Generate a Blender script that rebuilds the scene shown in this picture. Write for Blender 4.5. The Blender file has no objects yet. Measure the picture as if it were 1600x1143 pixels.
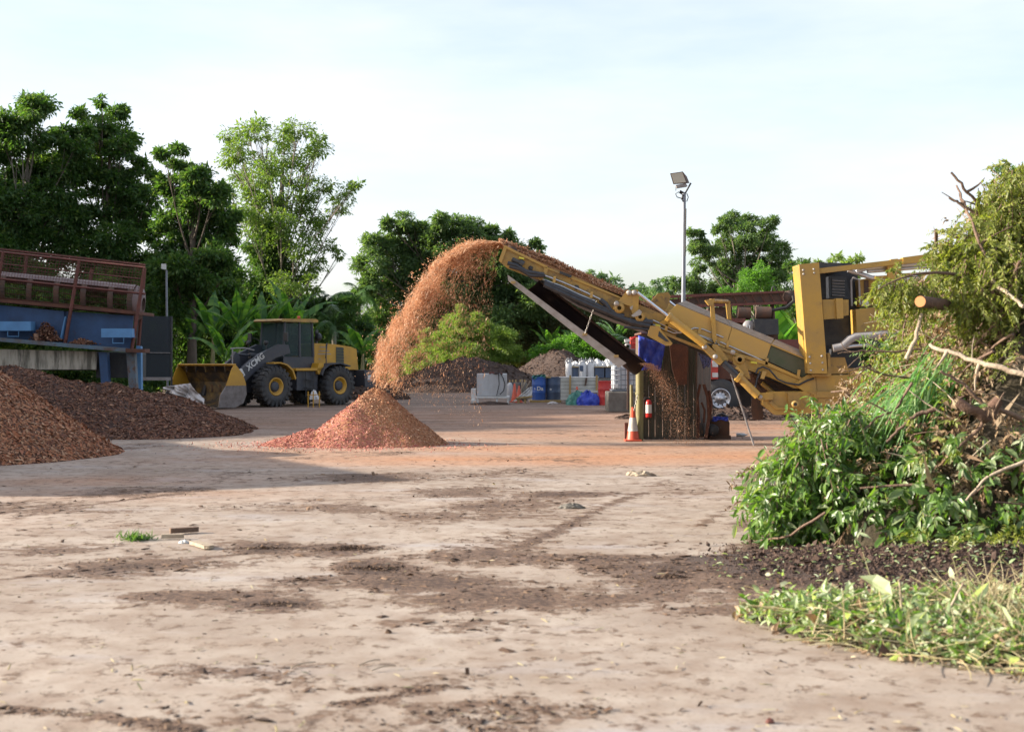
import bpy, math, random
import numpy as np
from mathutils import Vector
R = math.radians
PI = math.pi
rng = np.random.default_rng(7)
random.seed(7)
scene = bpy.context.scene
COL = scene.collection

# ------------------------------------------------------------------ camera, sky, sun, exposure
CAM_H, FPX, HZ = 1.75, 2200.0, 565.0
cd = bpy.data.cameras.new('camera'); cam = bpy.data.objects.new('camera', cd); COL.objects.link(cam)
cam.location = (0, 0, CAM_H); cam.rotation_euler = (R(90), 0, 0)
cd.sensor_width = 36; cd.lens = 36 * FPX / 1600; cd.shift_y = -(571.5 - HZ) / 1600
cd.clip_start = 0.1; cd.clip_end = 3000
cd.dof.use_dof = True; cd.dof.focus_distance = 31; cd.dof.aperture_fstop = 2.8
scene.camera = cam
SUN_EL, SUN_AZ = 20.0, 1.0        # elevation; azimuth from -X, positive = behind the scene
sd = Vector((-math.cos(R(SUN_AZ)) * math.cos(R(SUN_EL)), math.sin(R(SUN_AZ)) * math.cos(R(SUN_EL)), math.sin(R(SUN_EL))))
w = bpy.data.worlds.new('World'); scene.world = w; w.use_nodes = True
nt = w.node_tree; bg = nt.nodes['Background']
sky = nt.nodes.new('ShaderNodeTexSky'); sky.sky_type = 'NISHITA'; sky.sun_disc = False
sky.sun_elevation = R(SUN_EL); sky.sun_rotation = math.atan2(sd.x, sd.y)
sky.air_density = 1.0; sky.dust_density = 2.5; sky.ozone_density = 1.0
tc = nt.nodes.new('ShaderNodeTexCoord'); mp = nt.nodes.new('ShaderNodeMapping'); mp.inputs['Scale'].default_value = (1.2, 1.2, 5)
nz = nt.nodes.new('ShaderNodeTexNoise'); nz.inputs['Scale'].default_value = 1.6; nz.inputs['Detail'].default_value = 6; nz.inputs['Roughness'].default_value = .55
rp = nt.nodes.new('ShaderNodeValToRGB'); rp.color_ramp.elements[0].position = .38; rp.color_ramp.elements[0].color = (.27,)*3+(1,)
rp.color_ramp.elements[1].position = .72; rp.color_ramp.elements[1].color = (.85,)*3+(1,)
mx = nt.nodes.new('ShaderNodeMix'); mx.data_type = 'RGBA'
L = nt.links.new
L(tc.outputs['Generated'], mp.inputs['Vector']); L(mp.outputs[0], nz.inputs['Vector']); L(nz.outputs['Fac'], rp.inputs[0])
L(rp.outputs[0], mx.inputs['Factor']); L(sky.outputs[0], mx.inputs['A']); mx.inputs['B'].default_value = (4.15, 4.2, 4.55, 1)
L(mx.outputs['Result'], bg.inputs['Color']); bg.inputs['Strength'].default_value = .103
sl = bpy.data.lights.new('sun', 'SUN'); sl.energy = 4.6; sl.angle = R(.6); sl.color = (1, .90, .77)
so = bpy.data.objects.new('sun', sl); COL.objects.link(so); so.rotation_euler = sd.to_track_quat('Z', 'Y').to_euler()
scene.view_settings.view_transform = 'Standard'; scene.view_settings.look = 'None'
scene.view_settings.exposure = 1.52; scene.view_settings.gamma = 1
scene.render.engine = 'CYCLES'
try:
    scene.cycles.max_bounces = 6; scene.cycles.transparent_max_bounces = 12; scene.cycles.use_denoising = True
    scene.cycles.volume_bounces = 0
except Exception: pass

# ------------------------------------------------------------------ helpers
def P(px, py, Y):      # photograph direction at a real distance -> world point
    return np.array([(px - 800) / FPX * Y, Y, CAM_H - (py - HZ) / FPX * Y])
def G(px, py):         # a point on the ground
    Y = CAM_H * FPX / (py - HZ); return np.array([(px - 800) / FPX * Y, Y, 0.])

def tag(o, label=None, cat=None, group=None, kind=None):
    if label: o['label'] = label
    if cat: o['category'] = cat
    if group: o['group'] = group
    if kind: o['kind'] = kind
    return o
def thing(name, loc, label, cat, group=None, rz=0):
    o = bpy.data.objects.new(name, None); COL.objects.link(o); o.location = tuple(loc); o.rotation_euler.z = rz
    o.empty_display_size = .2
    return tag(o, label, cat, group)
def off(o):
    t = Vector((0, 0, 0))
    while o is not None: t += o.location; o = o.parent
    return np.array(t)
def dup(root, loc, rz=None, label=None, group=None, scale=None):
    def cp(o, par):
        c = o.copy(); COL.objects.link(c)
        if par is not None: c.parent = par
        for ch in kids.get(o.name, []): cp(ch, c)
        return c
    kids = {}
    for ob in root.children_recursive: kids.setdefault(ob.parent.name, []).append(ob)
    r = cp(root, None); r.location = tuple(loc)
    if rz is not None: r.rotation_euler.z = rz
    if scale is not None: r.scale = scale if isinstance(scale, tuple) else (scale,) * 3
    if label: r['label'] = label
    if group: r['group'] = group
    return r

class MB:
    def __init__(s): s.V = []; s.F = []; s.n = 0
    def add(s, V, F, sm=False, mi=0):
        V = np.asarray(V, float).reshape(-1, 3); F = np.asarray(F, int)
        s.F.append((F + s.n, sm, mi)); s.V.append(V); s.n += len(V); return s
    def faces(s, V, Fs, sm=False, mi=0):
        V = np.asarray(V, float).reshape(-1, 3); s.V.append(V)
        for f in Fs: s.F.append((np.array([f]) + s.n, sm, mi))
        s.n += len(V); return s
    def box(s, c, d, rz=0, ax=None, mi=0):
        x, y, z = np.array(d) / 2.
        V = np.array([(a * x, b * y, e * z) for a in (-1, 1) for b in (-1, 1) for e in (-1, 1)])
        if ax is not None: V = V @ np.array(ax)
        if rz: V = V @ np.array([[math.cos(rz), math.sin(rz), 0], [-math.sin(rz), math.cos(rz), 0], [0, 0, 1]])
        return s.add(V + np.array(c), [(0, 1, 3, 2), (4, 6, 7, 5), (0, 4, 5, 1), (2, 3, 7, 6), (0, 2, 6, 4), (1, 5, 7, 3)], mi=mi)
    def bx(s, a, b, mi=0):
        a = np.array(a, float); b = np.array(b, float); return s.box((a + b) / 2, np.abs(b - a), mi=mi)
    def poly(s, A, B, mi=0):  # ring A to ring B, with caps
        n = len(A); V = np.vstack([A, B])
        s.faces(V, [tuple(range(n))[::-1], tuple(range(n, 2 * n))], mi=mi)
        return s.add(V, [(i, (i + 1) % n, n + (i + 1) % n, n + i) for i in range(n)], mi=mi)
    def pr(s, pts, Y0, Y1, mi=0):   # outline at distance Y0, real thickness to Y1 (straight back in world)
        A = np.array([P(x, y, Y0) for x, y in pts]); B = A.copy(); B[:, 1] = Y1
        return s.poly(A, B, mi)
    def uz(s, pts, v0, v1, mi=0):   # local profile (u,z) extruded in v
        A = np.array([(u, v0, z) for u, z in pts]); B = np.array([(u, v1, z) for u, z in pts]); return s.poly(A, B, mi)
    def tube(s, pts, r, n=8, cap=True, mi=0):
        pts = np.array(pts, float); m = len(pts); r = np.full(m, r, float) if np.isscalar(r) else np.array(r, float)
        T = np.gradient(pts, axis=0); T /= np.linalg.norm(T, axis=1)[:, None] + 1e-9
        up = np.array([0, 0, 1.]) if abs(T[0][2]) < .9 else np.array([0, 1., 0])
        ring = []
        for i in range(m):
            a = np.cross(T[i], up); a /= np.linalg.norm(a) + 1e-9; b = np.cross(a, T[i]); up = b
            th = np.arange(n) * 2 * PI / n
            ring.append(pts[i] + r[i] * (np.cos(th)[:, None] * a + np.sin(th)[:, None] * b))
        V = np.vstack(ring); F = [(i * n + j, i * n + (j + 1) % n, (i + 1) * n + (j + 1) % n, (i + 1) * n + j) for i in range(m - 1) for j in range(n)]
        s.add(V, F, True, mi)
        if cap: s.faces(np.vstack([ring[0], ring[-1]]), [tuple(range(n))[::-1], tuple(range(n, 2 * n))], mi=mi)
        return s
    def lathe(s, c, prof, n=24, axis='z', sm=True, mi=0):   # prof: (r, h)
        th = np.arange(n) * 2 * PI / n; V = []
        for r_, h in prof:
            x, y = r_ * np.cos(th), r_ * np.sin(th); hh = np.full(n, h)
            V.append(np.stack({'z': (x, y, hh), 'y': (x, hh, y), 'x': (hh, x, y)}[axis], 1))
        V = np.vstack(V) + np.array(c); m = len(prof)
        return s.add(V, [(i * n + j, i * n + (j + 1) % n, (i + 1) * n + (j + 1) % n, (i + 1) * n + j) for i in range(m - 1) for j in range(n)], sm, mi)
    def build(s, name, mat, parent=None, local=False, bevel=0, two=None, **kw):
        V = np.vstack(s.V); me = bpy.data.meshes.new(name)
        if parent is not None: o_ = np.zeros(3) if local else off(parent)
        else: o_ = np.array([(V[:, 0].min() + V[:, 0].max()) / 2, (V[:, 1].min() + V[:, 1].max()) / 2, V[:, 2].min()])
        V = V - o_
        me.vertices.add(len(V)); me.vertices.foreach_set('co', V.astype(np.float32).ravel())
        idx = np.concatenate([f.ravel() for f, _, _ in s.F]); tot = np.concatenate([np.full(len(f), f.shape[1]) for f, _, _ in s.F])
        me.loops.add(len(idx)); me.loops.foreach_set('vertex_index', idx.astype(np.int32))
        me.polygons.add(len(tot)); st = np.concatenate([[0], np.cumsum(tot)[:-1]])
        me.polygons.foreach_set('loop_start', st.astype(np.int32))
        sm = np.concatenate([np.full(len(f), q) for f, q, _ in s.F]); me.polygons.foreach_set('use_smooth', sm)
        me.polygons.foreach_set('material_index', np.concatenate([np.full(len(f), q) for f, _, q in s.F]).astype(np.int32))
        me.update(calc_edges=True); me.validate()
        for m_ in (mat if isinstance(mat, (list, tuple)) else [mat]): me.materials.append(m_)
        o = bpy.data.objects.new(name, me); COL.objects.link(o)
        if parent is not None: o.parent = parent
        else: o.location = tuple(o_)
        if bevel:
            b = o.modifiers.new('bevel', 'BEVEL'); b.width = bevel; b.segments = 2; b.limit_method = 'ANGLE'; b.angle_limit = R(40); b.use_clamp_overlap = True
        return tag(o, **kw)

def unit(v): return v / (np.linalg.norm(v, axis=-1, keepdims=True) + 1e-9)
def basis(d, nrm):       # rows: length, width, normal
    d = unit(d); wv = unit(np.cross(nrm, d)); return np.stack([d, wv, np.cross(d, wv)], 1)
def rnd(n): return unit(rng.normal(size=(n, 3)))
def inst(T, F, pos, B, sc):
    T = np.array(T, float); F = np.array(F); k = len(T); n = len(pos)
    sc = np.asarray(sc, float); sc = np.repeat(sc[:, None], 3, 1) if sc.ndim == 1 else sc
    V = np.einsum('nkj,nji->nki', T[None] * sc[:, None, :], B) + pos[:, None, :]
    FF = (F[None] + (np.arange(n) * k)[:, None, None]).reshape(-1, F.shape[1])
    return V.reshape(-1, 3), FF
LEAF = ([(0, 0, 0), (.45, .28, .07), (1, 0, -.06), (.45, -.28, .07)], [(0, 2, 1), (0, 3, 2)])
LEAFL = ([(0, 0, 0), (.3, .2, .06), (.3, -.2, .06), (.3, 0, .0), (.68, .17, .02), (.68, -.17, .02), (.68, 0, -.05), (1, 0, -.18)],
         [(0, 3, 1), (0, 2, 3), (1, 3, 6), (1, 6, 4), (3, 2, 5), (3, 5, 6), (4, 6, 7), (6, 5, 7)])
FLAKE = ([(-.5, -.1, 0), (-.1, -.5, .12), (.5, .1, 0), (.05, .5, .14)], [(0, 1, 2), (0, 2, 3)])
CHIP = ([(-.5, -.5, 0), (.5, -.42, .12), (.45, .5, 0), (-.5, .38, -.1), (0, 0, .35)], [(0, 1, 4), (1, 2, 4), (2, 3, 4), (3, 0, 4), (0, 2, 1), (0, 3, 2)])
BLADE = ([(0, -.5, 0), (0, .5, 0), (.5, .4, .12), (.5, -.4, .12), (1, 0, .0)], [(0, 1, 2), (0, 2, 3), (3, 2, 4)])

# value noise in numpy
_tab = rng.random((256, 256))
def vn(x, y):
    xi = np.floor(x).astype(int); yi = np.floor(y).astype(int); fx = x - xi; fy = y - yi
    fx = fx * fx * (3 - 2 * fx); fy = fy * fy * (3 - 2 * fy); g = lambda a, b: _tab[a & 255, b & 255]
    return (g(xi, yi) * (1 - fx) + g(xi + 1, yi) * fx) * (1 - fy) + (g(xi, yi + 1) * (1 - fx) + g(xi + 1, yi + 1) * fx) * fy
def fbm(x, y, o=5):
    a, t, n_ = .5, 0, 0
    for i in range(o): t = t + a * vn(x * 2 ** i + 17 * i, y * 2 ** i + 31 * i); n_ += a; a *= .5
    return t / n_

# ------------------------------------------------------------------ materials
def newmat(name):
    m = bpy.data.materials.new(name); m.use_nodes = True; n = m.node_tree.nodes; b = n['Principled BSDF']; return m, m.node_tree, b
def surf(name, col, rough=.6, metal=0, col2=None, scale=3., amt=.5, bump=.0, bscale=20., stretch=(1, 1, 1), spec=.5, lo=.35, hi=.7, rust=None, rlo=.6, rhi=.72, rscale=2.):
    m, t, b = newmat(name); N = t.nodes; K = t.links.new
    b.inputs['Roughness'].default_value = rough; b.inputs['Metallic'].default_value = metal; b.inputs['Specular IOR Level'].default_value = spec
    tcn = N.new('ShaderNodeTexCoord'); mpn = N.new('ShaderNodeMapping'); mpn.inputs['Scale'].default_value = stretch
    K(tcn.outputs['Object'], mpn.inputs['Vector'])
    col2 = col2 or tuple(c * .6 for c in col)
    n1 = N.new('ShaderNodeTexNoise'); n1.inputs['Scale'].default_value = scale; n1.inputs['Detail'].default_value = 7; n1.inputs['Roughness'].default_value = .62
    K(mpn.outputs[0], n1.inputs['Vector'])
    r1 = N.new('ShaderNodeMapRange'); r1.inputs['From Min'].default_value = lo; r1.inputs['From Max'].default_value = hi; r1.inputs['To Max'].default_value = amt
    K(n1.outputs['Fac'], r1.inputs['Value'])
    x = N.new('ShaderNodeMix'); x.data_type = 'RGBA'; x.inputs['A'].default_value = (*col, 1); x.inputs['B'].default_value = (*col2, 1)
    K(r1.outputs[0], x.inputs['Factor']); out = x.outputs['Result']
    if rust:
        n3 = N.new('ShaderNodeTexNoise'); n3.inputs['Scale'].default_value = rscale; n3.inputs['Detail'].default_value = 9; n3.inputs['Roughness'].default_value = .7
        K(mpn.outputs[0], n3.inputs['Vector']); r3 = N.new('ShaderNodeMapRange'); r3.inputs['From Min'].default_value = rlo; r3.inputs['From Max'].default_value = rhi
        K(n3.outputs['Fac'], r3.inputs['Value']); y = N.new('ShaderNodeMix'); y.data_type = 'RGBA'; y.inputs['B'].default_value = (*rust, 1)
        K(r3.outputs[0], y.inputs['Factor']); K(out, y.inputs['A']); out = y.outputs['Result']
    K(out, b.inputs['Base Color'])
    if bump:
        n2 = N.new('ShaderNodeTexNoise'); n2.inputs['Scale'].default_value = bscale; n2.inputs['Detail'].default_value = 5
        bn = N.new('ShaderNodeBump'); bn.inputs['Strength'].default_value = bump; bn.inputs['Distance'].default_value = .03
        K(tcn.outputs['Object'], n2.inputs['Vector']); K(n2.outputs['Fac'], bn.inputs['Height']); K(bn.outputs[0], b.inputs['Normal'])
    return m
def leafmat(name, cols, trans=.35, rough=.5, tcol=None, spec=.35):
    m, t, b = newmat(name); N = t.nodes; K = t.links.new
    g = N.new('ShaderNodeNewGeometry'); r = N.new('ShaderNodeValToRGB'); r.color_ramp.interpolation = 'LINEAR'
    el = r.color_ramp.elements
    while len(el) < len(cols): el.new(.5)
    for i, c in enumerate(cols): el[i].position = i / (len(cols) - 1); el[i].color = (*c, 1)
    K(g.outputs['Random Per Island'], r.inputs[0]); K(r.outputs[0], b.inputs['Base Color'])
    b.inputs['Roughness'].default_value = rough; b.inputs['Specular IOR Level'].default_value = spec
    if trans:
        tr = N.new('ShaderNodeBsdfTranslucent'); h = N.new('ShaderNodeMix'); h.data_type = 'RGBA'; h.blend_type = 'MULTIPLY'; h.inputs['Factor'].default_value = 1
        K(r.outputs[0], h.inputs['A']); h.inputs['B'].default_value = (*(tcol or (2.2, 2.4, .8)), 1); K(h.outputs['Result'], tr.inputs['Color'])
        ms = N.new('ShaderNodeMixShader'); ms.inputs[0].default_value = trans
        K(b.outputs[0], ms.inputs[1]); K(tr.outputs[0], ms.inputs[2]); K(ms.outputs[0], N['Material Output'].inputs['Surface'])
    return m
M = {}
M['yellow'] = surf('yellow_paint', (.43, .25, .038), .46, 0, (.30, .19, .06), 1.8, 1, .15, 60, rust=(.12, .085, .05), rlo=.56, rhi=.78, rscale=4)
M['yellowb'] = surf('worn_yellow_paint', (.39, .225, .04), .5, 0, (.20, .13, .05), 4, .8, .2, 60, rust=(.09, .06, .04), rlo=.55, rhi=.68, rscale=5)
M['yellowp'] = surf('pale_yellow_paint', (.46, .28, .06), .5, 0, (.33, .22, .085), 1.2, .7, .1, 60, rust=(.16, .12, .07), rlo=.62, rhi=.8, rscale=2)
M['sticker'] = surf('sticker', (.62, .56, .05), .4, 0, (.45, .40, .06), 6, .7)
M['dust_top'] = surf('dusty_cover', (.27, .22, .17), .8, 0, (.16, .13, .10), 4, 1, .3, 40, stretch=(1, 1, 4))
M['dkgreen'] = surf('dark_green_paint', (.05, .065, .03), .6, 0, (.09, .08, .05), 3, 1)
M['black'] = surf('black_metal', (.018, .02, .026), .5, 0, (.05, .048, .045), 5, .8, .2, 50)
M['rubber'] = surf('rubber', (.02, .022, .026), .65, 0, (.06, .05, .04), 3, .8, .3, 30)
M['hose'] = surf('hydraulic_hose', (.015, .017, .022), .4, 0, (.04, .045, .055), 8, .7)
M['chrome'] = surf('chrome_rod', (.62, .64, .68), .22, 1, (.4, .4, .42), 9, .5)
M['steelpipe'] = surf('zinc_pipe', (.50, .52, .55), .35, 1, (.3, .3, .3), 9, .7)
M['silver'] = surf('silver_exhaust', (.62, .63, .66), .38, .9, (.35, .33, .32), 3, .8)
M['greypipe'] = surf('grey_pipe', (.30, .29, .29), .55, .2, (.17, .14, .12), 5, .8, .1)
M['pin'] = surf('pin_plate', (.36, .34, .31), .5, .3, (.3, .25, .2), 9, .8)
M['trough_in'] = surf('trough_inside', (.030, .022, .024), .35, .4, (.065, .038, .028), 3, .8, .1, 20, stretch=(1, 1, 1))
M['trough_lip'] = surf('trough_lip', (.36, .33, .30), .6, .2, (.2, .17, .14), 6, .8)
M['rustred'] = surf('rusty_red', (.15, .045, .032), .7, 0, (.075, .03, .022), 5, .9, .3, 40)
M['rust'] = surf('rust', (.13, .05, .028), .85, 0, (.06, .03, .022), 5, .9, .4, 40)
M['oldiron'] = surf('old_iron', (.07, .05, .04), .75, .2, (.13, .06, .035), 4, .9, .3, 30)
M['blue'] = surf('blue_paint', (.032, .085, .20), .5, 0, (.02, .04, .085), 1.3, .9, .15, 30, rust=(.05, .03, .025), rlo=.6, rhi=.72, rscale=2.5)
M['bluelight'] = surf('light_blue_paint', (.10, .26, .48), .5, 0, (.07, .17, .33), 3, .7)
M['bluebeam'] = surf('weathered_blue_beam', (.08, .15, .21), .6, 0, (.12, .085, .06), 2.5, 1, .2, rust=(.10, .05, .03), rlo=.52, rhi=.64, rscale=3)
M['hood'] = surf('maroon_hood', (.10, .06, .06), .55, 0, (.17, .12, .11), 2.5, 1, .2, 30)
M['stained'] = surf('stained_concrete', (.46, .42, .34), .85, 0, (.14, .13, .10), 2.2, 1, .3, 25, stretch=(2.2, 2.2, .35), lo=.45, hi=.62, rust=(.05, .045, .035), rlo=.57, rhi=.66, rscale=1.6)
M['concrete'] = surf('concrete', (.19, .175, .15), .9, 0, (.10, .09, .075), 3, 1, .4, 30)
M['shed'] = surf('weathered_boards', (.062, .058, .04), .85, 0, (.03, .028, .022), 5, 1, .4, 30, stretch=(3, 3, .35), rust=(.10, .07, .05), rlo=.58, rhi=.7, rscale=3)
M['shedr'] = surf('stained_boards', (.13, .10, .07), .85, 0, (.05, .035, .028), 5, 1, .4, 30, stretch=(3, 3, .35), rust=(.16, .085, .05), rlo=.5, rhi=.7, rscale=3)
M['bluetarp'] = surf('blue_tarp', (.025, .055, .42), .45, 0, (.02, .035, .25), 4, .7, .3, 12)
M['greentarp'] = surf('green_tarp', (.05, .20, .16), .5, 0, (.03, .12, .10), 4, .7, .3, 12)
M['whitep'] = surf('white_paint', (.60, .60, .58), .5, 0, (.42, .40, .36), 2, .8, .1)
M['tankgrey'] = surf('pale_grey_tank', (.44, .45, .46), .6, 0, (.31, .30, .29), 1.5, 1, .15, 20, stretch=(2, 2, .6))
M['plastic'] = surf('ibc_plastic', (.52, .55, .58), .4, 0, (.38, .42, .44), 1.2, 1)
M['bagw'] = surf('white_woven_sack', (.66, .66, .66), .7, 0, (.48, .49, .5), 4, .8, .5, 8)
M['sheet'] = surf('plastic_sheet', (.50, .47, .45), .45, 0, (.34, .29, .26), 3, .8, .4, 6)
M['drumblue'] = surf('blue_drum', (.03, .10, .36), .4, 0, (.02, .06, .22), 3, .7)
M['drumnavy'] = surf('faded_blue_drum', (.065, .10, .17), .5, 0, (.05, .06, .09), 3, .8)
M['drumred'] = surf('red_drum', (.50, .04, .035), .45, 0, (.33, .03, .03), 3, .6)
M['crate'] = surf('pale_crate', (.46, .47, .43), .6, 0, (.33, .32, .27), 3, .8)
M['cratewood'] = surf('raw_timber', (.38, .26, .10), .8, 0, (.25, .17, .07), 8, .8, stretch=(1, 1, .3))
M['bottle'] = surf('clear_bottle', (.6, .68, .72), .15, 0, (.5, .58, .65), 6, .6)
M['orange'] = surf('orange_cone', (.50, .075, .03), .5, 0, (.42, .06, .025), 5, .8)
M['conewhite'] = surf('reflective_white', (.52, .49, .44), .5, 0, (.30, .24, .19), 6, .9)
M['exred'] = surf('extinguisher_red', (.45, .02, .018), .3, 0, (.33, .02, .02), 5, .5)
M['pole'] = surf('galvanised_pole', (.21, .23, .26), .5, .5, (.14, .15, .17), 4, .8)
M['bamboo'] = surf('olive_post', (.22, .20, .08), .6, 0, (.13, .11, .05), 6, .9, stretch=(2, 2, .5))
M['lampglass'] = surf('lamp_glass', (.42, .38, .30), .2, 0, (.32, .29, .22), 4, .6)
M['loaderyel'] = surf('loader_yellow', (.50, .27, .02), .45, 0, (.32, .17, .03), 2, .7, .1, rust=(.09, .05, .03), rlo=.66, rhi=.76, rscale=3)
M['loadergrey'] = surf('loader_charcoal', (.032, .037, .05), .5, 0, (.06, .055, .055), 3, .8)
M['bucketsteel'] = surf('bucket_steel', (.19, .17, .17), .4, .6, (.09, .075, .07), 4, .9, .2)
M['bucketyel'] = surf('scraped_yellow', (.26, .15, .03), .5, 0, (.06, .042, .03), 2.5, 1, .2, rust=(.03, .024, .022), rlo=.38, rhi=.52, rscale=1.6)
M['redmach'] = surf('red_machine', (.48, .05, .03), .5, 0, (.25, .03, .03), 4, .7)
M['trunk'] = surf('bark', (.13, .10, .075), .9, 0, (.07, .055, .04), 6, 1, .6, 12, stretch=(1, 1, .3))
M['trunkpale'] = surf('pale_bark', (.24, .21, .17), .9, 0, (.13, .11, .085), 6, 1, .5, 12, stretch=(1, 1, .3))
M['stick'] = surf('stick_bark', (.16, .10, .065), .85, 0, (.09, .055, .04), 10, 1, .5, 40)
M['stickpale'] = surf('dry_stick', (.40, .33, .24), .85, 0, (.23, .17, .12), 10, 1, .4, 40)
M['cut'] = surf('fresh_cut_wood', (.55, .21, .07), .7, 0, (.42, .20, .08), 20, .8)
M['log'] = surf('log_bark', (.12, .065, .04), .9, 0, (.07, .04, .03), 9, 1, .7, 30)
def glass():
    m, t, b = newmat('cab_glass'); N = t.nodes; K = t.links.new
    b.inputs['Base Color'].default_value = (.20, .25, .26, 1); b.inputs['Roughness'].default_value = .08
    tr = N.new('ShaderNodeBsdfTransparent'); tr.inputs[0].default_value = (.55, .66, .66, 1); ms = N.new('ShaderNodeMixShader'); ms.inputs[0].default_value = .15
    K(tr.outputs[0], ms.inputs[1]); K(b.outputs[0], ms.inputs[2]); K(ms.outputs[0], N['Material Output'].inputs['Surface']); return m
M['glass'] = glass()
def netmat(name, col, op):
    m, t, b = newmat(name); N = t.nodes; K = t.links.new
    b.inputs['Base Color'].default_value = (*col, 1); b.inputs['Roughness'].default_value = .8
    tr = N.new('ShaderNodeBsdfTransparent'); ms = N.new('ShaderNodeMixShader')
    tcn = N.new('ShaderNodeTexCoord'); n1 = N.new('ShaderNodeTexNoise'); n1.inputs['Scale'].default_value = 60; K(tcn.outputs['Object'], n1.inputs['Vector'])
    r = N.new('ShaderNodeMapRange'); r.inputs['From Min'].default_value = .3; r.inputs['From Max'].default_value = .6; r.inputs['To Min'].default_value = op - .15; r.inputs['To Max'].default_value = min(1, op + .1)
    K(n1.outputs['Fac'], r.inputs[0]); K(r.outputs[0], ms.inputs[0])
    K(tr.outputs[0], ms.inputs[1]); K(b.outputs[0], ms.inputs[2]); K(ms.outputs[0], N['Material Output'].inputs['Surface']); return m
M['net'] = netmat('shade_net', (.02, .028, .035), .85)
M['bluegauze'] = netmat('blue_gauze', (.10, .11, .26), .6)
# foliage palettes
M['lf_dark'] = leafmat('leaf_deep_green', [(.035, .080, .022), (.065, .13, .030), (.050, .10, .042), (.13, .18, .05)], .40)
M['lf_mid'] = leafmat('leaf_mid_green', [(.062, .115, .042), (.090, .150, .058), (.078, .13, .066), (.14, .19, .065)], .38)
M['lf_light'] = leafmat('leaf_airy', [(.075, .14, .03), (.12, .18, .045), (.09, .15, .05), (.17, .21, .06)], .42)
M['lf_haze'] = leafmat('leaf_far_haze', [(.085, .15, .08), (.11, .18, .09), (.10, .16, .10)], .35)  # distance haze put into the far leaf colours
M['lf_lime'] = leafmat('leaf_lime', [(.13, .20, .05), (.19, .26, .07), (.11, .18, .05), (.22, .26, .10)], .4)
M['lf_bush'] = leafmat('leaf_bright', [(.075, .17, .025), (.11, .23, .035), (.06, .14, .03)], .4)
M['lf_olive'] = leafmat('leaf_olive_brown', [(.055, .075, .025), (.085, .10, .035), (.11, .095, .05), (.05, .085, .03)], .3)
M['banana'] = leafmat('banana_leaf', [(.035, .10, .022), (.06, .15, .028), (.13, .24, .045), (.04, .11, .045), (.05, .13, .03)], .42, .45)
M['palm'] = leafmat('palm_leaf', [(.045, .10, .03), (.07, .14, .05), (.09, .15, .07)], .35, .4)
M['p_green'] = leafmat('cut_leaf_green', [(.04, .09, .022), (.085, .165, .028), (.13, .22, .045), (.065, .115, .035), (.24, .29, .15)], .35, .38, spec=.5)
M['p_olive'] = leafmat('cut_leaf_olive', [(.12, .14, .028), (.18, .20, .045), (.24, .25, .065), (.10, .13, .03), (.15, .18, .05)], .35, .5)
M['p_dead'] = leafmat('dead_leaf', [(.30, .21, .12), (.20, .13, .075), (.12, .075, .045), (.36, .28, .18)], .2, .7, (1.4, 1.2, .8))
M['p_blade'] = leafmat('long_blade', [(.08, .19, .05), (.12, .26, .07), (.24, .32, .15), (.05, .13, .04)], .3, .4)
M['p_pale'] = leafmat('pale_cut_leaf', [(.20, .28, .12), (.34, .41, .24), (.42, .46, .32), (.10, .17, .05), (.46, .45, .34)], .3, .45)
M['straw'] = leafmat('straw', [(.36, .31, .16), (.26, .20, .10), (.44, .38, .24), (.20, .19, .08)], 0, .7)
M['tanchip'] = leafmat('tan_chip', [(.42, .20, .095), (.34, .14, .07), (.50, .28, .15), (.24, .10, .055), (.62, .42, .26)], 0, .75)
M['airchip'] = leafmat('flying_chip', [(.58, .34, .19), (.46, .23, .12), (.70, .50, .34), (.36, .17, .09), (.54, .29, .15)], .3, .8, (1.2, 1.1, 1))
M['pinkchip'] = leafmat('pink_chip', [(.44, .14, .11), (.50, .20, .15), (.32, .08, .065), (.56, .30, .21), (.30, .12, .07)], 0, .75)
M['mulchchip'] = leafmat('mulch_chip', [(.34, .13, .06), (.24, .09, .045), (.42, .20, .10), (.14, .056, .032), (.52, .32, .19)], 0, .8)
M['darkchip'] = leafmat('dark_mulch_chip', [(.15, .062, .036), (.09, .040, .026), (.22, .10, .055), (.05, .028, .022), (.36, .20, .12)], 0, .8)
M['soilchip'] = leafmat('soil_clod', [(.075, .045, .033), (.05, .031, .024), (.11, .07, .05)], 0, .9)
M['clod'] = leafmat('ground_clod', [(.07, .042, .028), (.045, .028, .02), (.11, .066, .042), (.19, .125, .08)], 0, .9)
M['tanbase'] = surf('tan_base', (.38, .18, .075), .95, 0, (.24, .11, .05), 25, 1, .6, 60)
M['mulchbase'] = surf('mulch_base', (.13, .058, .034), .95, 0, (.06, .03, .02), 25, 1, .7, 60)
M['darkbase'] = surf('dark_mulch_base', (.07, .035, .024), .95, 0, (.035, .02, .016), 25, 1, .7, 60)
M['soilbase'] = surf('soil_base', (.065, .04, .03), .95, 0, (.04, .026, .02), 12, 1, .7, 40)
M['pilecore'] = surf('pile_core', (.035, .026, .016), .95, 0, (.07, .055, .03), 12, 1, .8, 20)

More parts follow.
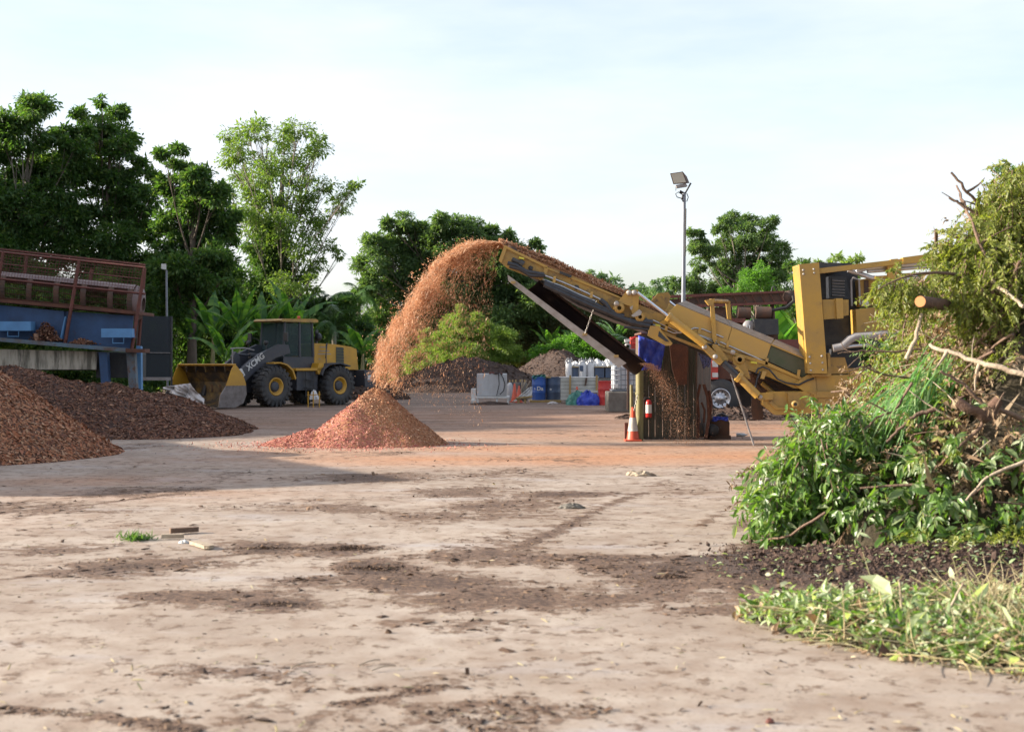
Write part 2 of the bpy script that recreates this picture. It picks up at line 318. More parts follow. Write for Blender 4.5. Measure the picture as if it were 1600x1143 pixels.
# ------------------------------------------------------------------ ground with real dirt patches
PATCH = [(410,855,45,7,1),(540,857,50,8,1.1),(200,885,130,14,.7),(585,886,55,12,1.1),(660,908,110,16,.75),(440,945,60,9,1),(740,868,120,14,.7),(950,872,170,9,.9),
 (1050,884,140,9,.9),(750,798,110,18,.55),(700,768,80,9,.7),(880,772,60,6,.9),(1140,890,150,14,.9),(1380,893,240,34,1.6),(1270,855,110,10,1.3),(350,1050,140,16,.45),
 (80,793,110,12,.4),(800,935,220,14,.6),(600,972,150,10,.4),(980,934,160,10,.6),(1120,955,90,8,.6),(640,745,160,10,.5),(300,930,110,9,.6),(100,860,110,8,.5),
 (1280,925,120,10,.8),(1500,930,140,14,1),(560,800,100,8,.4),(470,905,90,8,.6),(250,770,140,7,.4),(1180,820,50,14,.6),(170,1080,50,7,.3),(640,1075,60,4,.4)]
ORNG = [(1000,680,500,9,.55),(1180,668,240,7,.6),(760,664,400,8,.35),(850,718,420,9,1),(900,702,300,8,.9),(1100,712,240,10,1),(520,706,190,8,.6),(150,752,190,8,.6),(200,770,260,10,.35),(1150,690,200,10,.5),(780,650,320,14,.4)]
def world_patches(L):
    o = []
    for x, y, rx, ry, s_ in L:
        c = G(x, y); Y = c[1]; o.append((c[0], Y, rx / FPX * Y, max(.05, abs(G(x, y - ry)[1] - G(x, y + ry)[1]) / 2), s_))
    return o
WP, WO = world_patches(PATCH), world_patches(ORNG)
def field(x, y, W):
    t = np.zeros_like(x)
    for cx, cy, rx, ry, s_ in W:
        d = ((x - cx) / rx) ** 2 + ((y - cy) / ry) ** 2; t = np.maximum(t, s_ * np.exp(-d * .8))
    return t
LINES = [[(0,1106),(140,1118),(290,1141)], [(540,1100),(610,1090),(680,1072)], [(805,858),(870,830),(935,795),(1000,770)], [(940,850),(990,855),(1060,845)], [(0,800),(120,790),(300,768)], [(0,905),(240,880),(520,850)], [(1100,820),(1140,790)]]
def linefield(x, y):
    t = np.zeros_like(x)
    for ln in LINES:
        W_ = [G(*q)[:2] for q in ln]
        for a, b in zip(W_[:-1], W_[1:]):
            ab = b - a; h = np.clip(((x - a[0]) * ab[0] + (y - a[1]) * ab[1]) / (ab @ ab), 0, 1)
            d = np.hypot(x - a[0] - h * ab[0], y - a[1] - h * ab[1]); t = np.maximum(t, np.exp(-(d / (.045 + .002 * y)) ** 2))
    return t * .75
def dirt(x, y):
    f = np.maximum(field(x, y, WP), linefield(x, y)); n1 = fbm(x * .9 + 5, y * .7 + 3, 6); n2 = fbm(x * 5, y * 4, 4)
    return np.clip((f * 1.25 + .62 * (n1 - .5) * 2 + .30 * (fbm(x * .5 + 40, y * 2.4, 5) - .5) * 2) * (.35 + 1.3 * n2) - .08, 0, 1.5)
def orange_(x, y): return np.clip(field(x, y, WO) * (.5 + fbm(x * .6, y * 1.5, 5)) + .5 * np.clip(fbm(x * .25 + 9, y * .4, 5) - .5, 0, 1), 0, 1)
def ground_grid(x, y):
    return .012 * (fbm(x * .5, y * .5, 4) - .5) + .014 * np.clip(dirt(x, y), 0, 1) * fbm(x * 9, y * 9, 3)
xs = np.concatenate([[-900, -300, -120, -60, -35], np.arange(-24, 24.01, .14), [35, 60, 120, 300, 900]])
ys = np.concatenate([[-200, -40, -5], np.arange(3, 20, .075), np.arange(20, 46, .22), np.arange(46, 110, 1.2), [130, 180, 300, 600, 1500]])
X, Yg = np.meshgrid(xs, ys); Z = np.where((np.abs(X) < 24) & (Yg > 3) & (Yg < 46), ground_grid(X, Yg), 0.)
nx, ny = len(xs), len(ys)
i, j = np.meshgrid(np.arange(nx - 1), np.arange(ny - 1)); a = (j * nx + i).ravel()
gb = MB(); gb.add(np.stack([X.ravel(), Yg.ravel(), Z.ravel()], 1), np.stack([a, a + 1, a + nx + 1, a + nx], 1), True)
def groundmat():
    m, t, b = newmat('yard_ground'); N = t.nodes; K = t.links.new
    g = N.new('ShaderNodeNewGeometry')
    def noise(sc, det=6, st=(1, 1, 1), ro=.6):
        mpn = N.new('ShaderNodeMapping'); mpn.inputs['Scale'].default_value = st; K(g.outputs['Position'], mpn.inputs['Vector'])
        n = N.new('ShaderNodeTexNoise'); n.inputs['Scale'].default_value = sc; n.inputs['Detail'].default_value = det; n.inputs['Roughness'].default_value = ro
        K(mpn.outputs[0], n.inputs['Vector']); return n.outputs['Fac']
    def rg(v, a, b_, c=0, d=1):
        r = N.new('ShaderNodeMapRange'); r.inputs['From Min'].default_value = a; r.inputs['From Max'].default_value = b_; r.inputs['To Min'].default_value = c; r.inputs['To Max'].default_value = d
        K(v, r.inputs['Value']); return r.outputs[0]
    def mix(fac, A, B):
        x = N.new('ShaderNodeMix'); x.data_type = 'RGBA'; K(fac, x.inputs['Factor'])
        for q, v in (('A', A), ('B', B)):
            if isinstance(v, tuple): x.inputs[q].default_value = (*v, 1)
            else: K(v, x.inputs[q])
        return x.outputs['Result']
    def mth(op, a, b_):
        x = N.new('ShaderNodeMath'); x.operation = op
        for q, v in ((0, a), (1, b_)):
            if isinstance(v, (int, float)): x.inputs[q].default_value = v
            else: K(v, x.inputs[q])
        return x.outputs[0]
    at = N.new('ShaderNodeAttribute'); at.attribute_name = 'dirt'; ao = N.new('ShaderNodeAttribute'); ao.attribute_name = 'orange'
    base = mix(rg(noise(.6, 8), .38, .62), (.355, .30, .248), (.265, .212, .168))
    base = mix(rg(noise(3.2, 9, (1, .8, 1)), .45, .68, 0, .7), base, (.20, .14, .10))
    base = mix(rg(noise(.9, 8, (.5, 1.3, 1)), .56, .70, 0, .6), base, (.35, .33, .325))
    base = mix(rg(noise(28, 4), .56, .7, 0, .45), base, (.17, .12, .085))
    far = N.new('ShaderNodeSeparateXYZ'); K(g.outputs['Position'], far.inputs[0])
    strk = mix(rg(noise(.45, 7, (.35, 2.2, 1)), .42, .60), (.115, .070, .048), (.225, .165, .13))
    base = mix(rg(far.outputs['Y'], 30, 38, 0, .85), base, strk)
    base = mix(mth('MULTIPLY', ao.outputs['Fac'], .85), base, mix(rg(noise(9, 6), .4, .65), (.43, .215, .11), (.29, .13, .06)))
    dn = at.outputs['Fac']; sp = noise(5.5, 13, (1, .95, 1), .76); sp2 = noise(22, 9, (1, 1, 1), .75)
    base = mix(rg(dn, .05, .9, 0, .55), base, (.23, .16, .115))
    d = rg(mth('ADD', sp, mth('MULTIPLY', dn, .27)), .545, .615)
    base = mix(mth('MULTIPLY', d, .88), base, mix(rg(noise(14, 6), .38, .62), (.165, .10, .065), (.085, .052, .035)))
    d2 = rg(mth('ADD', sp2, mth('MULTIPLY', dn, .21)), .64, .69)
    base = mix(mth('MULTIPLY', d2, .85), base, (.055, .034, .024))
    # orange-brown fines and cracks
    K(base, b.inputs['Base Color']); K(rg(noise(1.3, 5), .35, .65, .72, .95), b.inputs['Roughness']); b.inputs['Specular IOR Level'].default_value = .25
    hh = mth('ADD', mth('MULTIPLY', noise(4, 9), .55), mth('MULTIPLY', noise(70, 6), .22)); hh = mth('ADD', hh, mth('MULTIPLY', d, .6))
    bn = N.new('ShaderNodeBump'); bn.inputs['Strength'].default_value = .55; bn.inputs['Distance'].default_value = .022; K(hh, bn.inputs['Height']); K(bn.outputs[0], b.inputs['Normal'])
    return m
ground = gb.build('ground', groundmat(), kind='structure')
for nm, fn in (('dirt', dirt), ('orange', orange_)):
    at = ground.data.attributes.new(nm, 'FLOAT', 'POINT'); v = np.clip(fn(X, Yg), 0, 1.5)
    v = np.where(Yg > 200, 0, v); at.data.foreach_set('value', v.astype(np.float32).ravel())

def scatter_ground(n, x0, x1, y0, y1, thr=.3, pw=1.):
    Yr = 1 / rng.uniform(1 / y1, 1 / y0, n); Xr = rng.uniform(x0, x1, n) * Yr / y1
    p = .95 * np.clip(dirt(Xr, Yr) - thr, 0, 1) ** pw + .006 + .05 * np.clip(fbm(Xr * 2.5 + 60, Yr * 4, 4) - .6, 0, 1); k = rng.random(n) < p; return Xr[k], Yr[k]
mb = MB()   # clods and crumbs on the dirty patches
cx, cy = scatter_ground(150000, -16, 16, 5.5, 34, .12, 1.)
n = len(cx); s_ = rng.lognormal(math.log(.010), .6, n) * (.7 + cy / 16); s_ = np.clip(s_, .006, .07)
V, F = inst(CHIP[0], CHIP[1], np.stack([cx, cy, s_ * .05 + .003], 1), basis(rnd(n) * (1, 1, .15), rnd(n) * .3 + (0, 0, 1)), np.stack([s_ * 1.7, s_ * .8, s_ * .55], 1)); mb.add(V, F)
mb.build('soil_crumbs', M['clod'], kind='stuff', label='brown soil crumbs and bark bits littering the yard ground', cat='litter')
mb = MB(); n = 500
Yr = 1 / rng.uniform(1 / 34, 1 / 5.6, n); Xr = rng.uniform(-.4, .4, n) * Yr; s_ = rng.uniform(.015, .05, n)
V, F = inst(CHIP[0], CHIP[1], np.stack([Xr, Yr, s_ * .12 + .004], 1), basis(rnd(n) * (1, 1, .15), rnd(n) * .3 + (0, 0, 1)), np.stack([s_ * 1.5, s_ * .28, s_ * .3], 1)); mb.add(V, F)
mb.build('wood_splinters', M['straw'], kind='stuff', label='pale wood splinters strewn over the open yard', cat='litter')

# ------------------------------------------------------------------ heaps
def heap_mesh(hf, x0, x1, y0, y1, st):
    xs = np.arange(x0, x1, st); ys = np.arange(y0, y1, st); X, Y = np.meshgrid(xs, ys); Z = hf(X, Y)
    nx = len(xs); i, j = np.meshgrid(np.arange(nx - 1), np.arange(len(ys) - 1)); a = (j * nx + i).ravel(); q = np.stack([a, a + 1, a + nx + 1, a + nx], 1)
    keep = (Z.ravel()[q] > -.02).any(1); q = q[keep]; u, inv = np.unique(q, return_inverse=True)
    V = np.stack([X.ravel(), Y.ravel(), np.maximum(Z.ravel(), -.05)], 1)[u]; return V, inv.reshape(-1, 4)
def on_heap(hf, x0, x1, y0, y1, n, sc, e=.05, keep=None):
    x = rng.uniform(x0, x1, n); y = rng.uniform(y0, y1, n); z = hf(x, y)
    k = z > .0
    if keep is not None: k &= keep(x, y, z)
    x, y, z = x[k], y[k], z[k]; nr = unit(np.stack([-(hf(x + e, y) - hf(x - e, y)) / (2 * e), -(hf(x, y + e) - hf(x, y - e)) / (2 * e), np.ones(len(x))], 1))
    m = len(x); s_ = sc * rng.lognormal(0, .4, m); d = rnd(m); B = basis(d - nr * (d * nr).sum(1, keepdims=True) * rng.uniform(.5, 1, m)[:, None], nr + rnd(m) * .55)
    return np.stack([x, y, z], 1) + nr * s_[:, None] * .15, B, s_
def heap(name, label, hf, box, st, base, chips, root_at):
    t = thing(name, root_at, label, 'heap'); mb = MB(); V, F = heap_mesh(hf, *box, st); mb.add(V, F, True); mb.build('heap_body', base, t)
    for nm, mt, n, sc, keep in chips:
        p, B, s_ = on_heap(hf, *box, n, sc, keep=keep); mb = MB()
        V, F = inst(FLAKE[0], FLAKE[1], p, B, np.stack([s_ * 2.1, s_ * .8, s_], 1)); mb.add(V, F); mb.build(nm, mt, t, kind='stuff')
    return t
def cone_heap(cx, cy, rx, ry, H, pw=1.15, ns=.12, fl=.1, sd_=0):
    def f(x, y):
        th = np.arctan2((y - cy) / ry, (x - cx) / rx); rr = 1 + .10 * np.sin(2 * th + sd_) + .07 * np.sin(3 * th + 2 * sd_)
        d = np.sqrt(((x - cx) / rx) ** 2 + ((y - cy) / ry) ** 2 + fl * fl) / rr
        return H * (np.sign(1 - d) * np.abs(1 - d) ** pw) + ns * (fbm(x * 1.4 + sd_, y * 1.4, 5) - .5) * np.clip(1.6 - d, 0, 1)
    return f
# fresh chip cone under the stream
hp = cone_heap(-2.95, 30.0, 1.38, 1.7, 1.32, 1.05, .30, .10, 1.3)
def hpink(x, y): return np.maximum(hp(x, y), .34 - .42 * np.hypot((x + 4.25) / 1.3, (y - 29.7) / 1.2) + .06 * (fbm(x * 3, y * 3, 4) - .5))
def pinkk(x, y, z): return (x + 2.9) * .55 + z * .75 + .5 * (fbm(x * 2.2, y * 2.2, 4) - .5) + rng.normal(0, .16, len(x)) < .34
heap('wood_chip_heap', 'fresh cone of orange and pink wood chips under the falling stream', hpink, (-6.4, -.9, 27.6, 32.4), .06, M['tanbase'],
     [('tan_chips', M['tanchip'], 170000, .0155, lambda x, y, z: ~pinkk(x, y, z)), ('pink_chips', M['pinkchip'], 150000, .016, pinkk)], (-2.9, 30, 0))
mb = MB(); n = 4200; x = rng.normal(-3.5, 1.15, n); y = rng.normal(29.6, .9, n); s_ = rng.uniform(.015, .035, n)
V, F = inst(CHIP[0], CHIP[1], np.stack([x, y, s_ * .2 + .006], 1), basis(rnd(n), rnd(n) * .4 + (0, 0, 1)), np.stack([s_ * 1.7, s_ * .6, s_ * .4], 1)); mb.add(V, F)
mb.build('scattered_chips', M['pinkchip'], kind='stuff', label='loose pink wood chips spilled round the fresh chip cone', cat='wood chips')
# near mulch heap: rises beyond the left edge
def hnear(x, y):
    d = np.sqrt(((x + 12.9) / 5.5) ** 2 + ((y - 26.6) / 4.6) ** 2 + .02); return 3.7 * np.sign(1 - d) * np.abs(1 - d) ** 1.05 + .22 * (fbm(x * .9, y * .9, 5) - .5) * np.clip(1.6 - d, 0, 1)
heap('mulch_heap', 'tall reddish-brown shredded bark heap at the left edge, nearest of the dark heaps', hnear, (-18.5, -6.6, 21.2, 31.8), .12, M['mulchbase'],
     [('bark_chips', M['mulchchip'], 190000, .030, lambda x, y, z: (x > -14))], (-13.5, 26.2, 0))
def hmid(x, y):
    a = cone_heap(-12.6, 35.3, 4.2, 3.6, 2.1, .9, .35, .25, 2.)(x, y); b = cone_heap(-10.6, 36.0, 3.6, 3.9, 1.6, .9, .3, .3, .6)(x, y); c = cone_heap(-8.9, 34.6, 2.6, 2.8, .7, .9, .2, .3, 3)(x, y)
    return np.maximum(np.maximum(a, b), c)
heap('mulch_heap', 'long low dark brown mulch heap in front of the blue screening machine', hmid, (-17.5, -4.6, 31, 40.5), .13, M['darkbase'],
     [('bark_chips', M['darkchip'], 170000, .030, None)], (-10.8, 35.3, 0))
for lab, f, bx_ in (('dark soil heap with a lit left slope behind the pale grey tank', cone_heap(-2.6, 83, 5.2, 4, 2.3, .8, .4, .2, 1), (-9, 4, 77, 89)),
                    ('rounded dark soil heap behind the white sacks and drums', cone_heap(2.95, 88, 4.1, 4, 2.9, .85, .4, .2, 3), (-3, 9, 82, 94)),
                    ('low heap of dark soil behind the wheel loader', cone_heap(-7.0, 66, 2.3, 2, 1.3, .8, .3, .2, 3), (-10, -4, 63, 69)),
                    ('brown mulch berm on the ground beyond the grinder', cone_heap(8.5, 43, 5, 1.2, .5, .8, .2, .2, 3), (3, 14, 41, 45))):
    heap('soil_heap', lab, f, bx_, .22, M['soilbase'], [('soil_clods', M['soilchip'], 9000, .08, None)], ((bx_[0] + bx_[1]) / 2, (bx_[2] + bx_[3]) / 2, 0))

# ------------------------------------------------------------------ stream of chips
def stream():
    mb = MB(); n = 300000
    u = rng.random(n) ** .9; t = u * .88; k = rng.random(n)
    lag = np.where(k < .50, np.abs(rng.normal(0, .10, n)), np.where(k < .68, .10 + np.abs(rng.normal(0, .40, n)), rng.uniform(0, 2.7, n) ** 1.0))
    # the belt feeds in bursts: launch time of each chip decides how hard its clump was thrown
    y = 29.95 + rng.normal(0, .22, n) * (1 + t * .8); ph = t * 9 + y * .6
    burst = fbm(ph, y * 1.3 + 7, 4) - .5
    vx = -3.08 + lag - .6 * burst + rng.normal(0, .03, n); vz = 1.02 + rng.normal(0, .12, n) - lag * .36 + .8 * burst
    x = -.22 + vx * t; z = 4.22 + vz * t - 4.905 * t * t
    fil = fbm(t * 26 + lag * 2, lag * 13 + y * 2.0, 4); keepp = np.where(lag < .45, np.clip((fil - .42) * 6, .05, 1), np.clip((fil - .40) * 5, .10, .8) * np.clip(1.25 - lag * .40, .25, 1))
    kp = (z > hpink(x, y)) & (rng.random(n) < keepp); x, y, z, t, vx, vz, lag = (q[kp] for q in (x, y, z, t, vx, vz, lag))
    n = len(x); vel = np.stack([vx, np.zeros(n), vz - 9.81 * t], 1); d = unit(vel) + rnd(n) * .42
    s_ = np.where(lag > .5, .0046, .0066) * rng.lognormal(0, .6, n)
    V, F = inst(FLAKE[0], FLAKE[1], np.stack([x, y, z], 1), basis(d, rnd(n)), np.stack([s_ * 4.2, s_ * .95, s_], 1)); mb.add(V, F)
    m = 2600; tt = rng.uniform(.1, .85, m); vxs = -3.1 - rng.exponential(.14, m); vzs = 1.0 + rng.normal(0, .35, m); xs_ = -.22 + vxs * tt; zs = 4.22 + vzs * tt - 4.905 * tt * tt; ok = zs > .02; q = np.stack([xs_, 29.95 + rng.normal(0, .4, m), zs], 1)[ok]; s_ = .012 * rng.lognormal(0, .5, len(q))
    mb.add(*inst(FLAKE[0], FLAKE[1], q, basis(rnd(len(q)), rnd(len(q))), np.stack([s_ * 2.6, s_, s_], 1)))
    mb.build('wood_chip_stream', M['airchip'], kind='stuff', label='arching stream of orange wood chips thrown from the conveyor head', cat='wood chips')
stream()
mb = MB(); n = 9000; t = rng.random(n) * .58      # second little fall off the trough end
x = 2.78 + .75 * t + rng.normal(0, .05, n) * (1 + 4 * t) + .5 * t; z = 1.72 - .4 * t - 4.9 * t * t; y = 29.55 + rng.normal(0, .12, n) * (1 + 2 * t); x += rng.exponential(.18, n) * t * 1.6
k = z > .01; x, y, z = x[k], y[k], z[k]; n = len(x); s_ = .0042 * rng.lognormal(0, .45, n)
V, F = inst(CHIP[0], CHIP[1], np.stack([x, y, z], 1), basis(rnd(n) + (.3, 0, -.8), rnd(n)), np.stack([s_ * 2.4, s_, s_ * .7], 1)); mb.add(V, F)
mb.build('falling_fines', M['airchip'], kind='stuff', label='thin veil of orange fines falling from the steel trough', cat='wood chips')

# ------------------------------------------------------------------ trees
def bez(a, b, c, n=7):
    t = np.linspace(0, 1, n)[:, None]; return (1 - t) ** 2 * a + 2 * t * (1 - t) * b + t * t * c
def crown_leaves(cs, rs, per, leaf, droop=.35, sub=.34, tmpl=LEAF, flat=.85, asp=.75, shell=.5):
    pos, out = [], []
    for c, r in zip(cs, rs):
        ns = max(8, int(17 * (r / 1.0) ** 1.3)); ns = min(ns, 110)
        dn = rnd(ns); sc_ = c + dn * (r * rng.uniform(shell, 1., ns) ** .7)[:, None] * (1, 1, flat)
        m = int(per * 3.4 * r * r * 4 / ns) + 4; sr = r * sub * rng.uniform(.6, 1.3, ns)
        e = rng.normal(size=(ns, m, 3)) * .72; e[..., 2] *= .6
        pos.append((sc_[:, None] + e * sr[:, None, None]).reshape(-1, 3)); out.append((dn[:, None] * .6 + e).reshape(-1, 3))
    p = np.vstack(pos); o = np.vstack(out); n = len(p)
    d = unit(o) + rnd(n) * .8 + np.array([0, 0, -droop]); nr = rnd(n) * .8 + np.array([0, 0, .9])
    s_ = leaf * .52 * rng.lognormal(0, .3, n); return inst(tmpl[0], tmpl[1], p, basis(d, nr), np.stack([s_, s_ * asp, s_], 1))
def tree(name, label, base, Y, blobs, leaf, per, mat, tm, cat='tree', tr=.25, group=None, lean=0, limbs=True, dens_sub=.34, depth=.8, twigs=4, extra=None, droop=.35, world=None):
    if world is None:
        b0 = P(base, HZ, Y); b0[2] = 0
        cs = np.array([P(x, y, Y) + (0, rng.uniform(-1, 1) * depth * 2.2, 0) for x, y, r in blobs]); rs = np.array([r / FPX * Y for _, _, r in blobs])
    else: b0, cs, rs = world
    t = thing(name, b0, label, cat, group)
    top = cs[:, 2].max(); fork = max(.5, cs[:, 2].min() * .55); mean = cs.mean(0)
    mb = MB(); tp = np.array([mean[0] * .7 + b0[0] * .3 + lean, b0[1], top * .86])
    path = bez(b0 - (0, 0, .2), (b0 + tp) / 2 + np.array([rng.normal(0, .3), 0, 0]), tp, 12); rad = np.linspace(tr, tr * .18, 12); rad[0] *= 1.5
    mb.tube(path, rad, 8)
    for c, r in zip(cs, rs):
        zz = np.clip(c[2] * rng.uniform(.45, .75), fork, top * .8); k = np.argmin(abs(path[:, 2] - zz)); a = path[k]
        mid = (a + c) / 2 + np.array([0, 0, -.12 * np.linalg.norm(c - a)]) + rnd(1)[0] * .25
        lp = bez(a, mid, c, 8); r0 = min(rad[k] * .7, .03 + .045 * r); mb.tube(lp, np.linspace(r0, r0 * .3, 8), 5)
        for q in range(twigs):
            e = c + rnd(1)[0] * r * .85; s0 = lp[rng.integers(4, 8)]; mb.tube(bez(s0, (s0 + e) / 2 + rnd(1)[0] * .15 * r, e, 5), np.linspace(r0 * .35, r0 * .12, 5), 4, cap=False)
    mb.build('trunk', tm, t)
    mb = MB(); mb.add(*crown_leaves(cs, rs, per, leaf, sub=dens_sub, droop=droop)); mb.build('crown', mat, t)
    if extra:
        ecs = np.array([P(x, y, Y) for x, y, r in extra[0]]); ers = np.array([r / FPX * Y for _, _, r in extra[0]])
        mb = MB(); mb.add(*crown_leaves(ecs, ers, extra[1], extra[2], sub=.5, droop=.7)); mb.build('ivy', extra[3], t)
    return t
TG = 'trees along the far side of the yard'
tree('broadleaf_tree', 'tall dark broadleaf tree with pale trunk at the far left, crown cut by the frame', 40, 75,
     [(45,160,22),(70,178,24),(22,196,26),(95,215,26),(45,215,30),(5,235,26),(128,205,16),(118,232,20),(60,255,34),(25,275,34),(100,262,30),(-20,270,40),(75,300,34),(35,330,36),(0,345,36),(95,345,32),(60,385,36),(20,400,34),(105,395,30),(-45,330,50),(40,440,40),(90,450,40),(0,460,40),(-60,400,60),(40,500,45),(-10,520,45),(100,500,40)],
     .42, 230, M['lf_dark'], M['trunkpale'], group=TG, tr=.35)
tree('broadleaf_tree', 'tall dark broadleaf tree with a peaked top, second from the left', 150, 77,
     [(172,170,16),(165,160,9),(155,195,20),(232,275,12),(238,320,16),(240,360,20),(120,175,12),(180,205,20),(140,225,24),(192,235,18),(170,262,28),(212,262,16),(135,285,28),(195,300,26),(225,305,16),(165,325,30),(215,345,24),(130,350,30),(190,380,30),(150,400,32),(215,410,28),(180,445,36),(140,470,40),(215,470,36),(180,510,40)],
     .42, 230, M['lf_dark'], M['trunk'], group=TG, tr=.3)
tree('broadleaf_tree', 'dense very dark rounded tree with a small tuft on top, left of the airy tree', 300, 72,
     [(278,232,12),(268,245,12),(284,262,15),(262,288,18),(296,285,24),(325,290,24),(345,308,20),(270,315,24),(310,320,28),(345,335,22),(250,345,20),(285,350,30),(325,358,28),(350,365,14),(260,385,28),(300,395,32),(338,395,24),(250,425,28),(285,430,30),(325,435,30),(358,415,16),(270,470,36),(315,475,36),(355,455,20)],
     .38, 330, M['lf_dark'], M['trunk'], group=TG, tr=.3)
tree('airy_tree', 'tall airy tree with feathery crown and ivy-covered trunk behind the loader', 425, 82,
     [(345,205,12),(360,222,16),(385,203,18),(412,212,18),(440,206,20),(470,206,18),(492,212,15),(350,248,14),(380,240,20),(405,250,22),(440,240,22),(472,240,20),(500,235,14),(365,270,18),(395,282,22),(430,280,22),(465,275,20),(355,300,14),(385,310,20),(415,322,26),(450,320,26),(480,300,18),(508,290,16),(538,288,12),(562,298,9),(520,315,16),(545,318,10),(486,335,22),(400,350,24),(450,352,24),(488,362,18),(372,330,14),(440,385,24),(480,392,20),(508,385,15),(530,398,9),(465,420,22),(498,415,14),(455,450,24),(490,445,16)],
     .36, 88, M['lf_light'], M['trunkpale'], group=TG, tr=.42, dens_sub=.42, depth=1.2, twigs=7,
     extra=([(402,345,14),(412,365,18),(425,372,18),(400,385,16),(418,395,22),(432,410,20),(412,425,24),(428,445,26),(410,460,26),(430,480,26),(415,500,26)], 420, .30, M['lf_dark']))
tree('rounded_tree', 'wide rounded mid-green tree behind the falling chip stream', 690, 100,
     [(612,352,14),(632,350,16),(655,358,18),(685,348,15),(712,352,18),(740,358,18),(768,362,15),(792,376,14),(815,384,12),(590,385,20),(615,380,20),(650,385,26),(690,380,26),(730,385,26),(770,390,24),(585,415,22),(620,415,26),(660,420,30),(705,418,30),(750,420,28),(790,415,24),(838,384,9),(848,388,6),(580,450,22),(610,455,26),(650,460,32),(700,460,34),(750,460,34),(800,450,28),(830,425,22),(600,500,30),(650,510,34),(710,510,36),(770,510,36),(580,540,26),(840,470,30)],
     .42, 260, M['lf_mid'], M['trunk'], group=TG, tr=.4)
tree('vine_covered_tree', 'olive-brown vine-covered tree mass behind the steel trough', 870, 103,
     [(820,435,24),(850,445,24),(880,460,22),(910,475,24),(835,480,32),(870,500,34),(905,515,34),(945,500,26),(975,505,24),(800,490,30),(850,540,36),(910,550,34),(960,545,30),(995,520,22),(810,545,30),(770,470,26),(760,430,22)],
     .34, 330, M['lf_olive'], M['trunk'], group=TG, tr=.3)
tree('broad_glossy_tree', 'tall tree with clumped dark-green crown right of the lamp pole', 1165, 95,
     [(1135,345,12),(1150,342,12),(1175,345,13),(1195,352,12),(1120,362,9),(1130,368,14),(1160,368,18),(1190,372,15),(1212,372,13),(1108,385,8),(1145,392,20),(1180,392,20),(1212,395,16),(1080,372,12),(1088,392,16),(1108,402,14),(1095,412,12),(1142,418,20),(1178,418,22),(1212,418,16),(1128,440,22),(1165,445,24),(1205,442,22),(1085,440,16),(1060,445,13),(1226,430,12),(1100,455,20),(1150,475,24),(1200,475,26),(1232,470,20)],
     .34, 300, M['lf_mid'], M['trunkpale'], group=TG, tr=.3)
tree('broadleaf_tree', 'dark narrow tree peeping out left of the grinder column', 1250, 88,
     [(1240,412,9),(1252,418,12),(1268,425,14),(1245,440,14),(1265,450,18),(1240,470,16),(1270,480,20),(1290,440,16),(1250,500,20)], .34, 320, M['lf_dark'], M['trunk'], group=TG, tr=.2)
tree('small_feathery_tree', 'bright feathery young tree above the drilling mast', 1180, 70,
     [(1195,410,7),(1170,428,10),(1190,425,11),(1175,445,13),(1196,445,12),(1150,452,12),(1130,456,8),(1165,465,16),(1195,468,16)], .22, 420, M['lf_bush'], M['trunkpale'], group=TG, tr=.1, dens_sub=.5)
tree('young_tree', 'bright green treetop rising behind the grinder engine bay', 1310, 60,
     [(1292,410,7),(1310,406,9),(1325,409,8),(1305,425,14),(1325,430,14),(1300,450,18)], .24, 420, M['lf_lime'], M['trunkpale'], group=TG, tr=.12)
tree('broadleaf_tree', 'dark green tree at the upper right behind the green waste pile', 1590, 48,
     [(1578,260,12),(1598,262,14),(1572,285,16),(1595,290,20),(1615,280,24),(1590,325,28),(1625,320,34),(1600,380,36),(1640,380,40),(1600,440,40)], .20, 420, M['lf_dark'], M['trunk'], group=TG, tr=.3)
FG = 'faded trees far behind the conveyor'
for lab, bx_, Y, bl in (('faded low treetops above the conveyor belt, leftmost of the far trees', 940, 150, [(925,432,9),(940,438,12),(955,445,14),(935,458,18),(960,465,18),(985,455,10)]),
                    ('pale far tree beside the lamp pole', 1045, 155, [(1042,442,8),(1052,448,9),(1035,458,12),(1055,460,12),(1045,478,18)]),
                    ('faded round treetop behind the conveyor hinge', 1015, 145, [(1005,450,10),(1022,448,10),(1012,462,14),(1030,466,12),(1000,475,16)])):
    tree('far_tree', lab, bx_, Y, bl, .5, 110, M['lf_haze'], M['trunk'], group=FG, tr=.2)
# trees beyond the left edge (they throw the shade on the loader and the screening machine)
SG = 'tall trees beyond the left side of the yard'
def off_tree(x, y, h, r):
    cs = np.array([(x + rng.normal(0, r * .45), y + rng.normal(0, r * .45), h * rng.uniform(.35, .88)) for _ in range(16)])
    return (np.array([x, y, 0.]), cs, np.full(16, r * .42))
p1 = tree('broadleaf_tree', 'tall leafy tree beside the yard left of the screening machine', 0, 0, [], .5, 120, M['lf_dark'], M['trunk'], group=SG, world=off_tree(-33, 42, 11.5, 4.6))
for k_, (x, y, s_) in enumerate(((-30.5, 48, 1.0), (-34, 53, 1.15), (-32, 59, 1.15), (-36, 66, 1.25), (-28, 38.5, .85))):
    dup(p1, (x, y, 0), rz=1.3 * k_ + .7, scale=s_)

